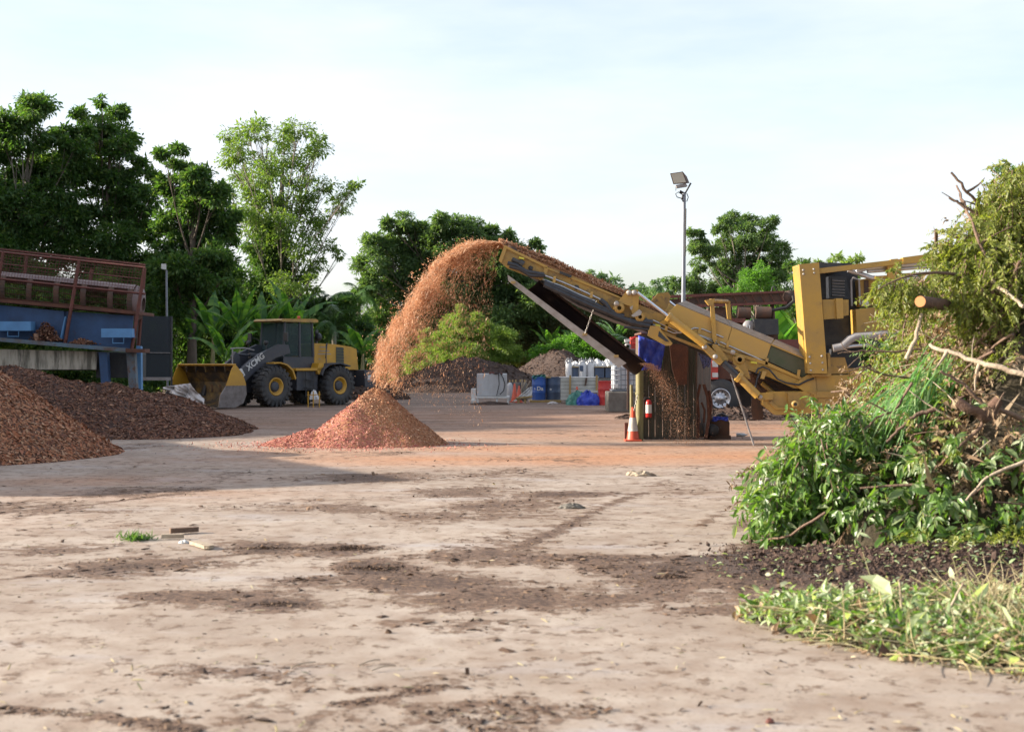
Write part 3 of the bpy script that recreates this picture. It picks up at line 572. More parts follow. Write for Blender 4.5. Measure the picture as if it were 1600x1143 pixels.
for k_, (x, y, s_) in enumerate(((-25.5, 33.6, .62), (-26, 37.2, .68))):
    dup(p1, (x, y, 0), rz=2.1 * k_ + .3, scale=s_)
st_ = thing('unseen_shade_shed', (-19.5, 25.6, 0), 'unseen grey corrugated shed added to cast shade over the near mulch heap', 'shed')  # added out of view; walls and roof shaped to cast the left shadow wedge
c4 = np.array([(-15.2, 21.0), (-21.2, 31.0), (-25.2, 28.6), (-19.2, 18.6)])
for a_, b_ in ((0, 1), (1, 2), (2, 3), (3, 0)):
    p0, p1_ = c4[a_], c4[b_]; n_ = 40; V = []
    for q in range(n_ + 1):
        c = p0 + (p1_ - p0) * q / n_; nn_ = np.array([(p1_ - p0)[1], -(p1_ - p0)[0]]); nn_ = nn_ / np.linalg.norm(nn_) * .03 * (-1) ** q; V += [(c[0] + nn_[0], c[1] + nn_[1], 0), (c[0] + nn_[0], c[1] + nn_[1], 4.9)]
    mb = MB(); mb.add(V, [(2 * q, 2 * q + 2, 2 * q + 3, 2 * q + 1) for q in range(n_)], False); mb.build('wall', M['pole'], st_)
mb = MB(); mb.poly([(x, y, 4.9) for x, y in c4 * 1.0], [(x, y, 5.0) for x, y in c4]); mb.build('roof', M['pole'], st_)

# undergrowth wall behind the yard, one mass; hedge continues beyond the frame
def mass(name, label, cat, blobs, Y, leaf, per, mat, dy=3., sub=.4, kind='stuff', droop=.35):
    cs = np.array([P(x, y, Y) + (0, rng.uniform(-dy, dy), 0) for x, y, r in blobs]); rs = np.array([r / FPX * Y for _, _, r in blobs])
    mb = MB(); mb.add(*crown_leaves(cs, rs, per, leaf, sub=sub, droop=droop, shell=.35)); return mb.build(name, mat, kind=kind, label=label, cat=cat)
bl = []
for x in range(-250, 1900, 26):
    top = 500 + 30 * math.sin(x * .013) + 18 * math.sin(x * .041)
    if 1020 < x: top = 490
    for y in range(int(top), 604, 30): bl.append((x + rng.uniform(-12, 12), y + rng.uniform(-8, 8), rng.uniform(20, 30)))
mass('undergrowth', 'dark tangled undergrowth filling the back edge of the yard', 'undergrowth', bl, 112, .5, 110, M['lf_mid'])
bl = [(x + rng.uniform(-8, 8), y + rng.uniform(-8, 8), rng.uniform(15, 24)) for x in range(225, 560, 22) for y in range(430, 612, 26) if not (x > 420 and y < 470)]
mass('undergrowth', 'shady leafy thicket between the tall trees behind the wheel loader', 'undergrowth', bl, 84, .36, 190, M['lf_dark'])
bl = [(x + rng.uniform(-8, 8), y + rng.uniform(-5, 5), rng.uniform(14, 22)) for x in range(-60, 240, 22) for y in range(450, 620, 28)]
mass('undergrowth', 'dense dark greenery behind the rusty screening machine', 'undergrowth', bl, 70, .34, 190, M['lf_dark'])
bl = [(740,498,14),(762,512,18),(788,530,18),(803,556,16),(715,490,12),(705,505,16),(728,510,16),(690,525,18),(715,530,24),(745,530,20),(675,545,20),(700,555,26),(735,555,26),(765,545,18),(655,570,18),(680,580,22),(710,585,24),(745,585,24),(640,595,12),(665,602,14),(695,605,14),(725,600,14),(775,570,16),(785,590,14),(620,600,10),(645,560,14),(665,525,12)]
mass('lime_bush', 'large lime-green bush behind the falling chips', 'bush', bl, 92, .22, 800, M['lf_lime'], dy=1.5, sub=.34, kind=None, droop=.0)
bl = [(838,560,12),(850,548,12),(870,540,12),(832,580,10),(848,575,14),(868,562,16),(890,535,12),(905,532,12),(925,535,14),(945,548,16),(960,560,14),(895,552,18),(825,592,8)]
mass('broadleaf_bush', 'bright green leafy bush wrapping round the rear soil heap', 'bush', bl, 92, .28, 420, M['lf_bush'], dy=1.2, sub=.45, kind=None)
bl = [(545,590,12),(565,592,10),(530,598,10),(585,596,8)]
mass('low_bush', 'small sunlit bush on the ground right of the loader', 'bush', bl, 80, .25, 420, M['lf_lime'], dy=1, sub=.45, kind=None)

def banana(loc, h, n=7, ll=2.3, label='', mat=None, group='banana plants along the back of the yard', upright=.8, wd=.21):
    t = thing('banana_plant', loc, label, 'banana plant', group); loc = np.array(loc, float)
    mb = MB(); mb.tube([loc - (0, 0, .1), loc + (0, .03, h * .5), loc + (.04, 0, h)], [.16, .12, .06], 8); mb.build('stem', M['bamboo'], t)
    for k in range(n):
        a = 2 * PI * k / n + rng.uniform(-.4, .4); up = upright * rng.uniform(.5, 1.25); Ln = ll * rng.uniform(.75, 1.15); W = wd * Ln / 2 * rng.uniform(.85, 1.2)
        hd = np.array([math.cos(a), math.sin(a), 0]); sd2 = np.array([-hd[1], hd[0], 0]); m = 15; pts = []
        ang = math.atan(up * 1.6) + .2; p = loc + (0, 0, h * .96)
        for q in range(m + 1):
            pts.append(p.copy()); p = p + Ln / m * (hd * math.cos(ang) + np.array([0, 0, math.sin(ang)])); ang -= (1.9 - up * .7) / m * (.4 + q / m * 1.3)
        mb = MB(); mb.tube(pts[::3] + [pts[-1]], np.linspace(.03, .006, len(pts[::3]) + 1), 4, cap=False)
        tw = rng.uniform(-.4, .4)
        for sg in (-1, 1):
            tear = 0
            for q in range(2, m):
                if rng.random() < .35: tear = rng.uniform(-.8, .15)
                w0 = W * math.sin(PI * ((q - 1.6) / (m - 1.2)) ** .75) if q > 1 else 0; w1 = W * math.sin(PI * min(1, (q - .6) / (m - 1.2)) ** .75)
                A, B_ = pts[q], pts[q + 1]; dn = np.array([0, 0, -.35 + tear + tw * sg])
                g_ = .12 * rng.random()
                mb.add([A, B_, B_ + sg * sd2 * w1 + dn * w1, A + (B_ - A) * g_ + sg * sd2 * w0 + dn * w0], [(0, 1, 2, 3)], True)
        mb.build('leaf', mat or M['banana'], t)
    return t
for k_, (px, Y, h, ll, lab) in enumerate(((332,68,3.0,2.6,'tall banana plant behind the loader bucket, leftmost of the row'),(372,67,3.2,2.8,'banana plant with upright leaves behind the loader arms'),(408,69,3.0,2.7,'banana plant just left of the loader cab'),(455,70,3.4,2.8,'banana plant showing above the loader cab roof'),
        (300,72,2.6,2.3,'low shaded banana plant beside the dark net fence'),(352,62,1.8,2.4,'short banana plant with broad drooping leaves behind the bucket edge'))):
    banana(P(px, HZ, Y) * (1, 1, 0), h, 8, ll, lab, upright=1.25)
banana(P(566, HZ, 76) * (1, 1, 0), 2.2, 8, 2.4, 'banana plant with one bright upright leaf right of the loader', upright=1.1)
banana(P(716, HZ, 96) * (1, 1, 0) , 3.4, 7, 2.6, 'banana plant poking out above the lime bush', upright=1.1)
banana(P(748, HZ, 98) * (1, 1, 0) , 3.2, 7, 2.6, 'grey-leaved banana plant right of the lime bush', M['palm'], upright=.9)
banana(P(860, HZ, 98) * (1, 1, 0) , 2.6, 7, 2.3, 'pale banana plant above the leafy bush, left one', upright=1.2)
banana(P(905, HZ, 97) * (1, 1, 0) , 2.8, 7, 2.4, 'banana plant with a bright upright leaf under the steel trough', upright=1.3)
banana(P(965, HZ, 95) * (1, 1, 0) , 3.2, 8, 2.6, 'shaded banana plant between the trough and the blue tarp', M['palm'], upright=.9)
banana(P(1214, HZ, 56) * (1, 1, 0), 1.6, 8, 2.9, 'large bright banana plant between the drilling mast and the grinder column', upright=1.0, wd=.36)
banana(P(1252, HZ, 59) * (1, 1, 0), 1.9, 8, 2.9, 'banana plant half hidden behind the grinder column', upright=1.0, wd=.34)

def palm(loc, h, nf, ll, label, lean=0.):
    t = thing('palm_tree', loc, label, 'palm', 'palms at the back of the yard'); loc = np.array(loc, float)
    top = loc + (lean, 0, h); mb = MB(); mb.tube(bez(loc - (0, 0, .2), loc + (0, 0, h * .6), top, 8), np.linspace(.2, .11, 8), 7); mb.build('trunk', M['trunkpale'], t)
    mb = MB()
    for k in range(nf):
        a = rng.uniform(0, 2 * PI); hd = np.array([math.cos(a), math.sin(a), 0]); ang = rng.uniform(.1, 1.35); Ln = ll * rng.uniform(.8, 1.1); p = top.copy(); pts = []; dirs = []
        for q in range(25):
            pts.append(p.copy()); dv = hd * math.cos(ang) + np.array([0, 0, math.sin(ang)]); dirs.append(dv); p = p + dv * Ln / 24; ang -= .07
        mb.tube(pts[::4], np.linspace(.03, .008, 7), 4, cap=False)
        pts = np.array(pts[3:]); dirs = np.array(dirs[3:]); sd2 = np.array([-hd[1], hd[0], 0])
        for sg in (-1, 1):
            d = dirs * .5 + sg * sd2 + np.array([0, 0, -.45]) + rnd(len(pts)) * .15
            s_ = Ln * .27 * np.sin(np.linspace(.5, 2.9, len(pts))) + .08
            mb.add(*inst(BLADE[0], BLADE[1][:2], pts, basis(d, np.tile([0, 0, 1.], (len(pts), 1))), np.stack([s_, np.full(len(pts), .09), s_ * .4], 1)))
            mb.add(*inst([(0, -.5, 0), (1, 0, -.25), (0, .5, 0)], [(0, 1, 2)], pts, basis(d, np.tile([0, 0, 1.], (len(pts), 1))), np.stack([s_, np.full(len(pts), .10), s_], 1)))
    mb.build('crown', M['palm'], t)
palm(P(556, HZ, 98) * (1, 1, 0), 6.2, 14, 2.6, 'slim palm with upright fronds left of the rounded tree', .3)
palm(P(522, HZ, 80) * (1, 1, 0), 3.7, 16, 2.6, 'palm with drooping fronds behind the loader hood')
palm(P(505, HZ, 84) * (1, 1, 0), 4.8, 14, 2.5, 'palm standing between the ivy-covered trunk and the loader hood')
palm(P(590, HZ, 86) * (1, 1, 0), 3.0, 14, 2.4, 'low palm at the left foot of the rounded tree')
palm(P(970, HZ, 130) * (1, 1, 0), 7.4, 16, 2.8, 'far palm rising above the conveyor belt')
palm(P(985, HZ, 92) * (1, 1, 0), 2.6, 14, 2.4, 'low shaded palm left of the blue tarp')

# ------------------------------------------------------------------ lettering
def lettering(txt, size, extr=.004):
    c = bpy.data.curves.new('lettering', 'FONT'); c.body = txt; c.size = size; c.extrude = extr; c.offset = size * .022
    o = bpy.data.objects.new('lettering', c); COL.objects.link(o); dg = bpy.context.evaluated_depsgraph_get()
    me = o.evaluated_get(dg).to_mesh(); V = np.array([v.co[:] for v in me.vertices]); F = [tuple(p.vertices) for p in me.polygons]
    o.evaluated_get(dg).to_mesh_clear(); bpy.data.objects.remove(o); bpy.data.curves.remove(c); return V, F
def put_text(txt, size, origin, xdir, ydir):
    V, F = lettering(txt, size); xd, yd = unit(np.array(xdir, float)), unit(np.array(ydir, float)); zd = np.cross(xd, yd)
    mb = MB(); mb.faces(V[:, :1] * xd + V[:, 1:2] * yd + V[:, 2:3] * zd + np.array(origin), F); return mb

# ------------------------------------------------------------------ grinder with its discharge conveyor
GN, GF = 29.3, 30.7          # near and far side of the conveyor
def pxy(p, Y): return P(p[0], p[1], Y)
gr = thing('horizontal_grinder', (5.5, 30.2, 0), 'large yellow wood grinder throwing chips from its long raised conveyor', 'grinder')
def GB(name, mb, m, bevel=.006, parent=None, **k): return mb.build(name, m, parent or gr, bevel=bevel, **k)
def ptube(pts, Y, r, n=8):
    Ys = Y if hasattr(Y, '__len__') else [Y] * len(pts); return [P(p[0], p[1], y) for p, y in zip(pts, Ys)]
# side plates of the conveyor, near and far
TOPB = [(788, 384), (855, 417), (973, 465), (1052, 503)]
side_pts = [(788,384),(855,417),(881,425),(973,465),(1050,497),(1060,503),(1056,528),(1013,517),(968,494),(852,432),(845,438),(820,430),(793,419),(780,408)]
m_ = MB(); m_.pr(side_pts, GN, GN + .05); GB('side_plate', m_, M['yellowb'])
m_ = MB(); m_.pr(side_pts, GF - .05, GF); GB('side_plate', m_, M['yellowb'])
m_ = MB(); m_.pr([(789,383),(856,416),(854,419),(787,386)], GN - .05, GN - .004); m_.pr([(787,386),(792,388),(784,410),(779,407)], GN - .05, GN - .004); m_.pr([(851,417),(857,418),(853,433),(848,431)], GN - .05, GN - .004)
m_.pr([(855,417),(973,465),(972,467.5),(855,420)], GN - .035, GN - .003); GB('edge_flange', m_, M['yellow'])
m_ = MB(); hc = P(797, 400, 30); m_.lathe((hc[0], 0, hc[2]), [(0, GN + .06), (.17, GN + .06), (.17, GF - .06), (0, GF - .06)], 20, 'y'); GB('head_pulley', m_, M['oldiron'], 0)
for q in ((829,419),(901,449)):
    m_ = MB(); c = P(*q, GN); m_.lathe((c[0], 0, c[2]), [(.0, GN - .02), (.05, GN - .02), (.05, GN + .0)], 16, 'y'); GB('access_hole', m_, M['black'], 0)
# belt: top run and return run
def strip(pts, Y0, Y1, th, m):
    A = [P(x, y, 30) for x, y in pts]; mb = MB(); up = [a + (0, 0, th) for a in A][::-1]
    ring = np.array(A + up); a = ring.copy(); a[:, 1] = Y0; b = ring.copy(); b[:, 1] = Y1; mb.poly(a, b); return mb
GB('belt', strip([(790,392),(860,424),(975,472),(1060,508),(1250,590)], GN + .08, GF - .08, .03, None), M['rubber'], 0)
m_ = strip([(800,414),(850,444),(905,478),(960,502),(1010,520),(1060,532),(1130,566),(1240,610)], GN + .15, GF - .15, .03, None); GB('return_belt', m_, M['hose'], 0)
# chips riding on the belt
def hbelt(u, v):   # u along px 782..1062, v across 0..1
    return np.interp(u, [782, 860, 900, 970, 1062], [.09, .22, .17, .12, .0]) + .05 * np.sin(PI * v) + .06 * (fbm(u * .05, v * 3, 3) - .5)
us = np.linspace(782, 1062, 60); vs = np.linspace(0, 1, 9); base_y = np.interp(us, [782,855,973,1062], [388,424,470,508]); ring = []
m_ = MB(); V = []
for u, by in zip(us, base_y):
    c = P(u, by, 30)
    for v in vs: V.append((c[0], GN + .07 + v * (GF - GN - .14), c[2] + (hbelt(np.array(u), np.array(v)) if 0 < v < 1 else .06)))
m_.add(V, [(i * 9 + j, i * 9 + j + 1, (i + 1) * 9 + j + 1, (i + 1) * 9 + j) for i in range(59) for j in range(8)], True)
tag(m_.build('chip_load', M['tanbase']), 'layer of orange chips riding up the grinder conveyor', 'wood chips', kind='stuff')
n = 22000; u = rng.uniform(780, 1062, n); v = rng.uniform(.0, 1, n); c = np.stack([(u - 800) / FPX * 30, GN + .07 + v * (GF - GN - .14), CAM_H - (np.interp(u, [782,855,973,1062], [388,424,470,508]) - HZ) / FPX * 30 + hbelt(u, v) * np.where((v > .05) & (v < .95), 1, .6) + rng.exponential(.015, n)], 1)
s_ = .017 * rng.lognormal(0, .45, n); m_ = MB(); m_.add(*inst(CHIP[0], CHIP[1], c, basis(rnd(n), rnd(n) * .7 + (0, 0, 1)), np.stack([s_ * 2, s_ * .8, s_ * .5], 1)))
m_.build('belt_chips', M['airchip'], kind='stuff', label='loose tan chips heaped on the raised conveyor belt', cat='wood chips')
m_ = MB(); m_.tube(ptube([(825,399),(858,411),(882,419),(900,434)], 30.62, 0), .035, 6); m_.tube(ptube([(912,429),(932,437)], 30.66, 0), .04, 6); GB('rubber_skirt', m_, M['rubber'], 0)
m_ = MB(); m_.pr([(875,423),(894,430),(892,434),(874,427)], GN - .09, GN - .052); GB('rubber_flap', m_, M['rubber'], 0)
# hydraulic lines on the side plate
for pts, r in (([(850,430),(880,441),(905,452),(935,466),(940,470)], .022), ([(848,436),(878,447),(905,460),(930,470)], .02), ([(1020,500),(1044,511),(1060,519),(1075,517),(1085,512),(1098,514),(1130,527)], .018),
               ([(1018,506),(1040,515),(1052,520),(1064,520),(1070,514),(1095,524),(1120,533)], .016), ([(1080,518),(1110,532),(1124,539)], .016), ([(1125,534),(1180,558),(1225,580),(1246,590)], .02)):
    m_ = MB(); m_.tube(ptube(pts, GN - .07, 0), r, 6); GB('steel_line', m_, M['steelpipe'], 0)
for q in ((867,436),(925,460),(1042,511),(1094,516),(1138,537),(1199,564),(1249,582)):
    m_ = MB(); m_.pr([(q[0]-2,q[1]-5),(q[0]+2,q[1]-4.5),(q[0]+.5,q[1]+6),(q[0]-3.5,q[1]+5)], GN - .10, GN - .0525); GB('pipe_clamp', m_, M['yellowp'], .004)
for pts, r in (([(793,411),(806,414),(822,424),(850,429)], .045), ([(796,416),(812,420),(828,430),(852,431)], .04), ([(938,468),(946,474),(955,487),(975,498),(992,502),(1020,503)], .055),
               ([(850,444),(880,458),(925,478),(960,492),(985,503),(1016,509)], .06), ([(850,440),(900,462),(945,482),(975,494)], .05), ([(975,511),(1000,513),(1022,515)], .03),
               ([(1095,538),(1110,538),(1122,537)], .018), ([(1181,583),(1184,576),(1192,573),(1202,577),(1215,592),(1228,598),(1248,601),(1262,594),(1272,591)], .02), ([(1180,606),(1183,592),(1188,580)], .02),
               ([(1262,620),(1268,614),(1278,612)], .012), ([(1008,498),(1018,504),(1022,516)], .03)):
    m_ = MB(); m_.tube(ptube(pts, GN - .14, 0), r, 7); GB('hydraulic_hose', m_, M['hose'], 0)
m_ = MB(); m_.tube(ptube([(800,405),(807,408),(815,411)], GN - .1, 0), .05, 7); m_.tube(ptube([(812,409),(818,413)], GN - .1, 0), .07, 7); GB('hydraulic_motor', m_, M['black'], .0)
for q in ((815,403,4),(1028,508,4),(1178,566,5)):
    m_ = MB(); m_.pr([(q[0]-q[2],q[1]-2.2),(q[0]+q[2],q[1]-.4),(q[0]+q[2],q[1]+2.4),(q[0]-q[2],q[1]+.6)], GN - .125, GN - .121 if q[0] != 815 else GN - .0); GB('reflective_sticker', m_, M['sticker'], 0)
# hinge brackets
for Y, s_ in ((GN - .16, 0), (GF + .10, 1)):
    dx = 48 if s_ else 0; dy = 4 if s_ else 0; k = lambda L: [(x + dx, y + dy) for x, y in L]
    m_ = MB(); m_.pr(k([(980,454),(996,452),(1000,458),(998,470),(997,490),(990,494),(984,478),(972,474),(966,470)]), Y, Y + .07); GB('hinge_bracket', m_, M['yellow'] if not s_ else M['yellowb'])
    m_ = MB(); c = P(967.5 + dx, 481 + dy, Y); m_.lathe((c[0], 0, c[2]), [(.045, Y - .03), (.11, Y - .03), (.11, Y + .16), (.045, Y + .16), (.045, Y - .03)], 20, 'y'); GB('pivot_ring', m_, M['yellow'], 0)
    c = P(1000 + dx, 495 + dy, Y)
    m_ = MB(); m_.lathe((c[0], 0, c[2]), [(.04, Y - .03), (.10, Y - .03), (.10, Y + .16), (.04, Y + .16), (.04, Y - .03)], 20, 'y'); GB('pivot_ring', m_, M['yellow'], 0)
for q in ((983,457),(991,457),(963,474)):
    m_ = MB(); c = P(*q, GN - .18); m_.lathe((c[0], 0, c[2]), [(0, c[1] - .03), (.055, c[1] - .03), (.055, c[1] + .02)], 14, 'y'); GB('pin_cap', m_, M['pin'], 0)
m_ = MB(); m_.pr([(987,492),(999,483),(1003,487),(1001,492),(991,495),(987,494)], GN - .21, GN - .17); GB('pin_plate', m_, M['pin'], .01)
m_ = MB(); m_.pr([(984,480),(989,477),(988,484),(985,483)], GN - .2, GN - .17); GB('pin_plate', m_, M['pin'], .01)
m_ = MB(); m_.pr([(1003,487),(1010,488),(1022,496),(1018,502),(1003,500)], GN - .1, GN - .052); GB('cheek_plate', m_, M['yellowb'])
# long cylinders
for Y, dx, dy in ((GN - .28, 0, 0), (GF + .2, 37, 5)):
    m_ = MB(); m_.tube(ptube([(996,457),(1045,495)], Y, 0) if not dx else ptube([(1034,462),(1062,484)], Y, 0), .034, 10); GB('cylinder_rod', m_, M['chrome'], 0)
    if not dx:
        m_ = MB(); m_.tube(ptube([(1043,493.5),(1047,496.5)], Y, 0), .1, 14); m_.tube(ptube([(1046,496),(1101,538)], Y, 0), .085, 14); GB('cylinder_barrel', m_, M['yellow'], 0)
m_ = MB(); m_.pr([(1013.5,517),(1016,509),(1030,509),(1034,517),(1051,536),(1048,539.5),(1041,540),(1017,527),(1012,524)], GN - .2, GN - .12); m_.pr([(1030,517),(1046,534),(1040,533),(1028,525)], GN - .215, GN - .202, mi=1)
GB('belt_tail_bracket', m_, [M['yellow'], M['black']], .004)
# second section: hood with sloping dusty top, side panels and lower beams
def quad3(a, b, c, d, th=.02):
    V = np.array([a, b, c, d]); nn = np.cross(V[1] - V[0], V[3] - V[0]); nn = nn / np.linalg.norm(nn) * th; mb = MB(); mb.poly(V, V + nn); return mb
m_ = MB(); m_.pr([(1058,475),(1143,511),(1133,544),(1049,507),(1040,492)], GN - .06, GN); GB('hood_panel', m_, M['yellowp'])
m_ = MB(); m_.pr([(1144,511.5),(1205,538),(1197,562),(1134,544.5)], GN - .06, GN); GB('hood_panel', m_, M['yellowp'], label='pale yellow hood panel with a black soot patch at its right end')
m_ = MB(); m_.pr([(1205.5,538.5),(1262,563),(1262,592),(1197.5,562.5)], GN - .05, GN); m_.pr([(1205.5,537),(1262,561.5),(1262,563),(1205,539)], GN - .09, GN - .052, mi=1); GB('hood_panel', m_, [M['dkgreen'], M['yellowp']])
for a, b, cc, d in (((1058,475),(1142,510.5),(1132,474+24),(1071.5,471)), ((1143,511),(1204.5,537.5),(1209,530),(1134,499)), ((1205.5,538),(1262,562.5),(1262,553),(1211,531))):
    GB('hood_top', quad3(P(*a, GN - .05), P(*b, GN - .05), P(*cc, GN + .55), P(*d, GN + .55)), M['dust_top'], 0)
m_ = MB(); m_.pr([(1046,474),(1056,480),(1052,489),(1040,486)], GF - .3, GF - .2); m_.pr([(1071.5,471),(1262,553),(1262,600),(1040,500)], GF - .06, GF); GB('hood_panel', m_, M['yellowp'])
m_ = MB(); m_.pr([(1040,500),(1134,545),(1262,600),(1262,606),(1200,582),(1130,556),(1060,528),(1040,520)], GN + .05, GN + .09); GB('inner_channel', m_, M['dkgreen'])
m_ = MB(); m_.pr([(1042,497),(1052,508),(1134,545.5),(1196,564),(1262,594),(1262,598),(1196,570),(1134,550),(1052,513),(1030,504)], GN - .1, GN - .062); GB('hood_rail', m_, M['yellow'], .004)
m_ = MB(); m_.pr([(1034,515),(1056,526),(1095,541),(1120,553),(1128,562),(1122,569),(1100,548),(1060,532),(1034,521)], GN - .05, GN + .03); GB('lower_beam', m_, M['yellow'])
m_ = MB(); m_.pr([(1097,536),(1104,537),(1124,555),(1130,565),(1125,570),(1117,563),(1100,546)], GN - .3, GN - .2); GB('strut_arm', m_, M['yellow'])
m_ = MB(); m_.pr([(1114,537),(1121,538),(1138,560),(1136,566),(1131,566),(1113,542)], GN - .2, GN - .12); GB('strut_arm', m_, M['yellow'])
m_ = MB(); m_.pr([(1120,543),(1150,556),(1200,572),(1262,599),(1262,609),(1240,606),(1205,590),(1170,578),(1150,567),(1135,560)], GN - .06, GN + .02); GB('lower_beam', m_, M['yellow'])
m_ = MB(); m_.pr([(1145,556),(1161,561),(1165,567),(1170,582),(1173,592),(1170,592),(1155,581),(1152,573),(1146,568)], GN - .2, GN - .1); GB('pivot_cheek', m_, M['yellowb'])
for q, r in (((1154.5,561.5), .075),):
    m_ = MB(); c = P(*q, GN - .1); m_.lathe((c[0], 0, c[2]), [(.05, c[1] - .12), (.10, c[1] - .12), (.10, c[1] + .1), (.05, c[1] + .1), (.05, c[1] - .12)], 20, 'y'); m_.lathe((c[0], 0, c[2]), [(0, c[1] - .1), (.05, c[1] - .1)], 20, 'y', mi=1); GB('cross_tube', m_, [M['yellow'], M['black']], 0)
for q in ((1117.5,557),(1100.5,542),(1145,550)):
    m_ = MB(); c = P(*q, GN - .3); m_.lathe((c[0], 0, c[2]), [(0, c[1] - .04), (.05, c[1] - .04), (.05, c[1] + .02)], 14, 'y'); GB('pin_cap', m_, M['pin'], 0)
m_ = MB(); m_.tube(ptube([(1130,566),(1154,588)], GN - .25, 0), .075, 12); GB('cylinder_boot', m_, M['hose'], 0)
m_ = MB(); m_.tube(ptube([(1152,586.5),(1157,590)], GN - .25, 0), .12, 14); m_.tube(ptube([(1155,589),(1184,618)], GN - .25, 0), .085, 14); GB('cylinder_barrel', m_, M['yellow'], 0)
m_ = MB(); m_.pr([(1148,575),(1153,572),(1163,583),(1160,586),(1154,578)], GN - .3, GN - .26); GB('hose_bracket', m_, M['yellowp'], .003)
m_ = MB(); m_.pr([(1192,579),(1198,580),(1194,592),(1188,591)], GN - .15, GN - .1); GB('hose_bracket', m_, M['yellowp'], .003)
m_ = MB(); m_.tube(ptube([(1190,598),(1208,613)], GN + .3, 0), .05, 8); GB('support_strut', m_, M['yellow'], 0)
m_ = MB(); m_.tube(ptube([(1176,583),(1181,600),(1192,612),(1225,606),(1262,600)], GN + .5, 0), .09, 8); m_.pr([(1178,585),(1255,603),(1262,612),(1195,612)], GN + .35, GN + .5); GB('inner_frame', m_, M['oldiron'], 0)
# U bracket over the hood
m_ = MB(); m_.pr([(1110,475),(1116,474),(1120,529),(1117,537),(1113,529)], GN - .15, GN - .09); m_.pr([(1102,469),(1117,466),(1116,472),(1113,477),(1108,477)], GN - .2, GN - .05); GB('hood_bracket', m_, M['yellow'])
m_ = MB(); m_.tube([P(1110, 470, GN - .12), P(1136, 471, GN + .62)], .05, 6); GB('cross_bar', m_, M['yellowb'], 0)
m_ = MB(); m_.pr([(1134,470),(1141,470),(1143,500),(1137,498)], GN + .6, GN + .68); GB('hood_bracket', m_, M['yellow'])
# chassis
CH = [(1192,632),(1192,616),(1203,611.5),(1276,611),(1340,611),(1500,611),(1500,650),(1281,645.5),(1211.5,648)]
m_ = MB(); m_.pr(CH, GN - .15, GN + .1); m_.pr(CH, GF - .2, GF); m_.pr([(1276,606),(1500,606),(1500,640),(1276,640)], GN + .12, GF - .22); GB('chassis', m_, M['yellow'], .012)
m_ = MB(); m_.pr([(1184,616),(1188,613.5),(1208,613),(1208,624),(1188,625),(1184,622)], GN - .22, GN - .152); GB('hinge_plate', m_, M['yellow'])
m_ = MB(); c = P(1188, 620, GN - .24); m_.lathe((c[0], 0, c[2]), [(0, c[1] - .02), (.045, c[1] - .02), (.045, c[1] + .02)], 14, 'y'); GB('pin_cap', m_, M['pin'], 0)
m_ = MB(); m_.pr([(1205,626),(1217,636),(1258,636),(1258,640),(1214,640),(1202,629)], GN - .19, GN - .152); m_.pr([(1262,611.5),(1277,611.5),(1277,645),(1272,645),(1272,617)], GN - .18, GN - .153); GB('stiffener', m_, M['yellowb'], .004)
m_ = MB(); m_.pr([(1231,613),(1251,613),(1252,639),(1233,639)], GN - .24, GN - .155); GB('tow_box', m_, M['yellowb'])
m_ = MB(); c = P(1241, 631, GN - .25); m_.lathe((c[0], 0, c[2]), [(.035, c[1] - .12), (.075, c[1] - .12), (.075, c[1] + .02)], 18, 'y'); m_.lathe((c[0], 0, c[2]), [(.0, c[1] - .1), (.035, c[1] - .1), (.035, c[1] - .12)], 18, 'y', mi=1); GB('tow_tube', m_, [M['yellowp'], M['black']], 0)
m_ = MB(); m_.pr([(1262,585),(1274,586),(1276,611),(1256,611),(1240,600)], GN - .12, GN - .02); m_.pr([(1275,586),(1350,585),(1350,611.5),(1276,611.5)], GN - .1, GN - .0); GB('body_panel', m_, M['yellow'])
m_ = MB(); m_.pr([(1276,612),(1328,611),(1328,620),(1276,621)], GN - .19, GN - .152); GB('sooty_strip', m_, M['dkgreen'] if 0 else M['yellowb'], .002)
m_ = MB(); m_.pr([(1328,578),(1500,578),(1500,611),(1328,611)], GN - .12, GN + .0); GB('body_panel', m_, M['yellow'])
m_ = MB(); m_.pr([(1296,558),(1320,558),(1325,575),(1500,575),(1500,580),(1296,584)], GN - .06, GN + .06); GB('body_panel', m_, M['yellowb'])
# column
m_ = MB(); m_.pr([(1248.8,412.8),(1279.7,410),(1293,583.4),(1262.7,583.4)], GN - .35, GN + .35); GB('column', m_, M['yellow'], .015)
m_ = MB(); m_.pr([(1293,552),(1297,551),(1299,588),(1268,588),(1268,584.2),(1293.5,584)], GN - .25, GN + .3); GB('column_foot', m_, M['yellowb'])
for q in ((1255,422),(1271.5,420.5),(1255.5,428),(1272,426.5),(1265,557.5),(1284,556),(1266,567.5),(1285,566.5),(1267,578.5),(1285.5,577.5)):
    m_ = MB(); c = P(*q, GN - .35); m_.lathe((c[0], 0, c[2]), [(0, c[1] - .02), (.02, c[1] - .02), (.024, c[1] + .0)], 8, 'y'); GB('bolt', m_, M['pin'], 0)
m_ = MB(); m_.pr([(1281,419),(1412,404),(1412,412),(1281.5,427)], GN - .28, GN - .1); m_.pr([(1411,402),(1500,390),(1500,402),(1411,412.5)], GN - .3, GN - .08); m_.pr([(1392,405),(1403,404),(1403,406.5),(1392,408)], GN - .26, GN - .12); GB('top_beam', m_, M['yellow'], .01)
m_ = MB(); m_.pr([(1387,412),(1407.5,410),(1409,441),(1388,443)], GN - .22, GN - .12); GB('beam_post', m_, M['yellow'])
m_ = MB(); m_.pr([(1368,431),(1387,430),(1387,434),(1368,436)], GN - .12, GN - .02); m_.pr([(1409,427),(1500,422),(1500,427),(1409,431)], GN - .12, GN - .02); GB('rail', m_, M['yellow'], .004)
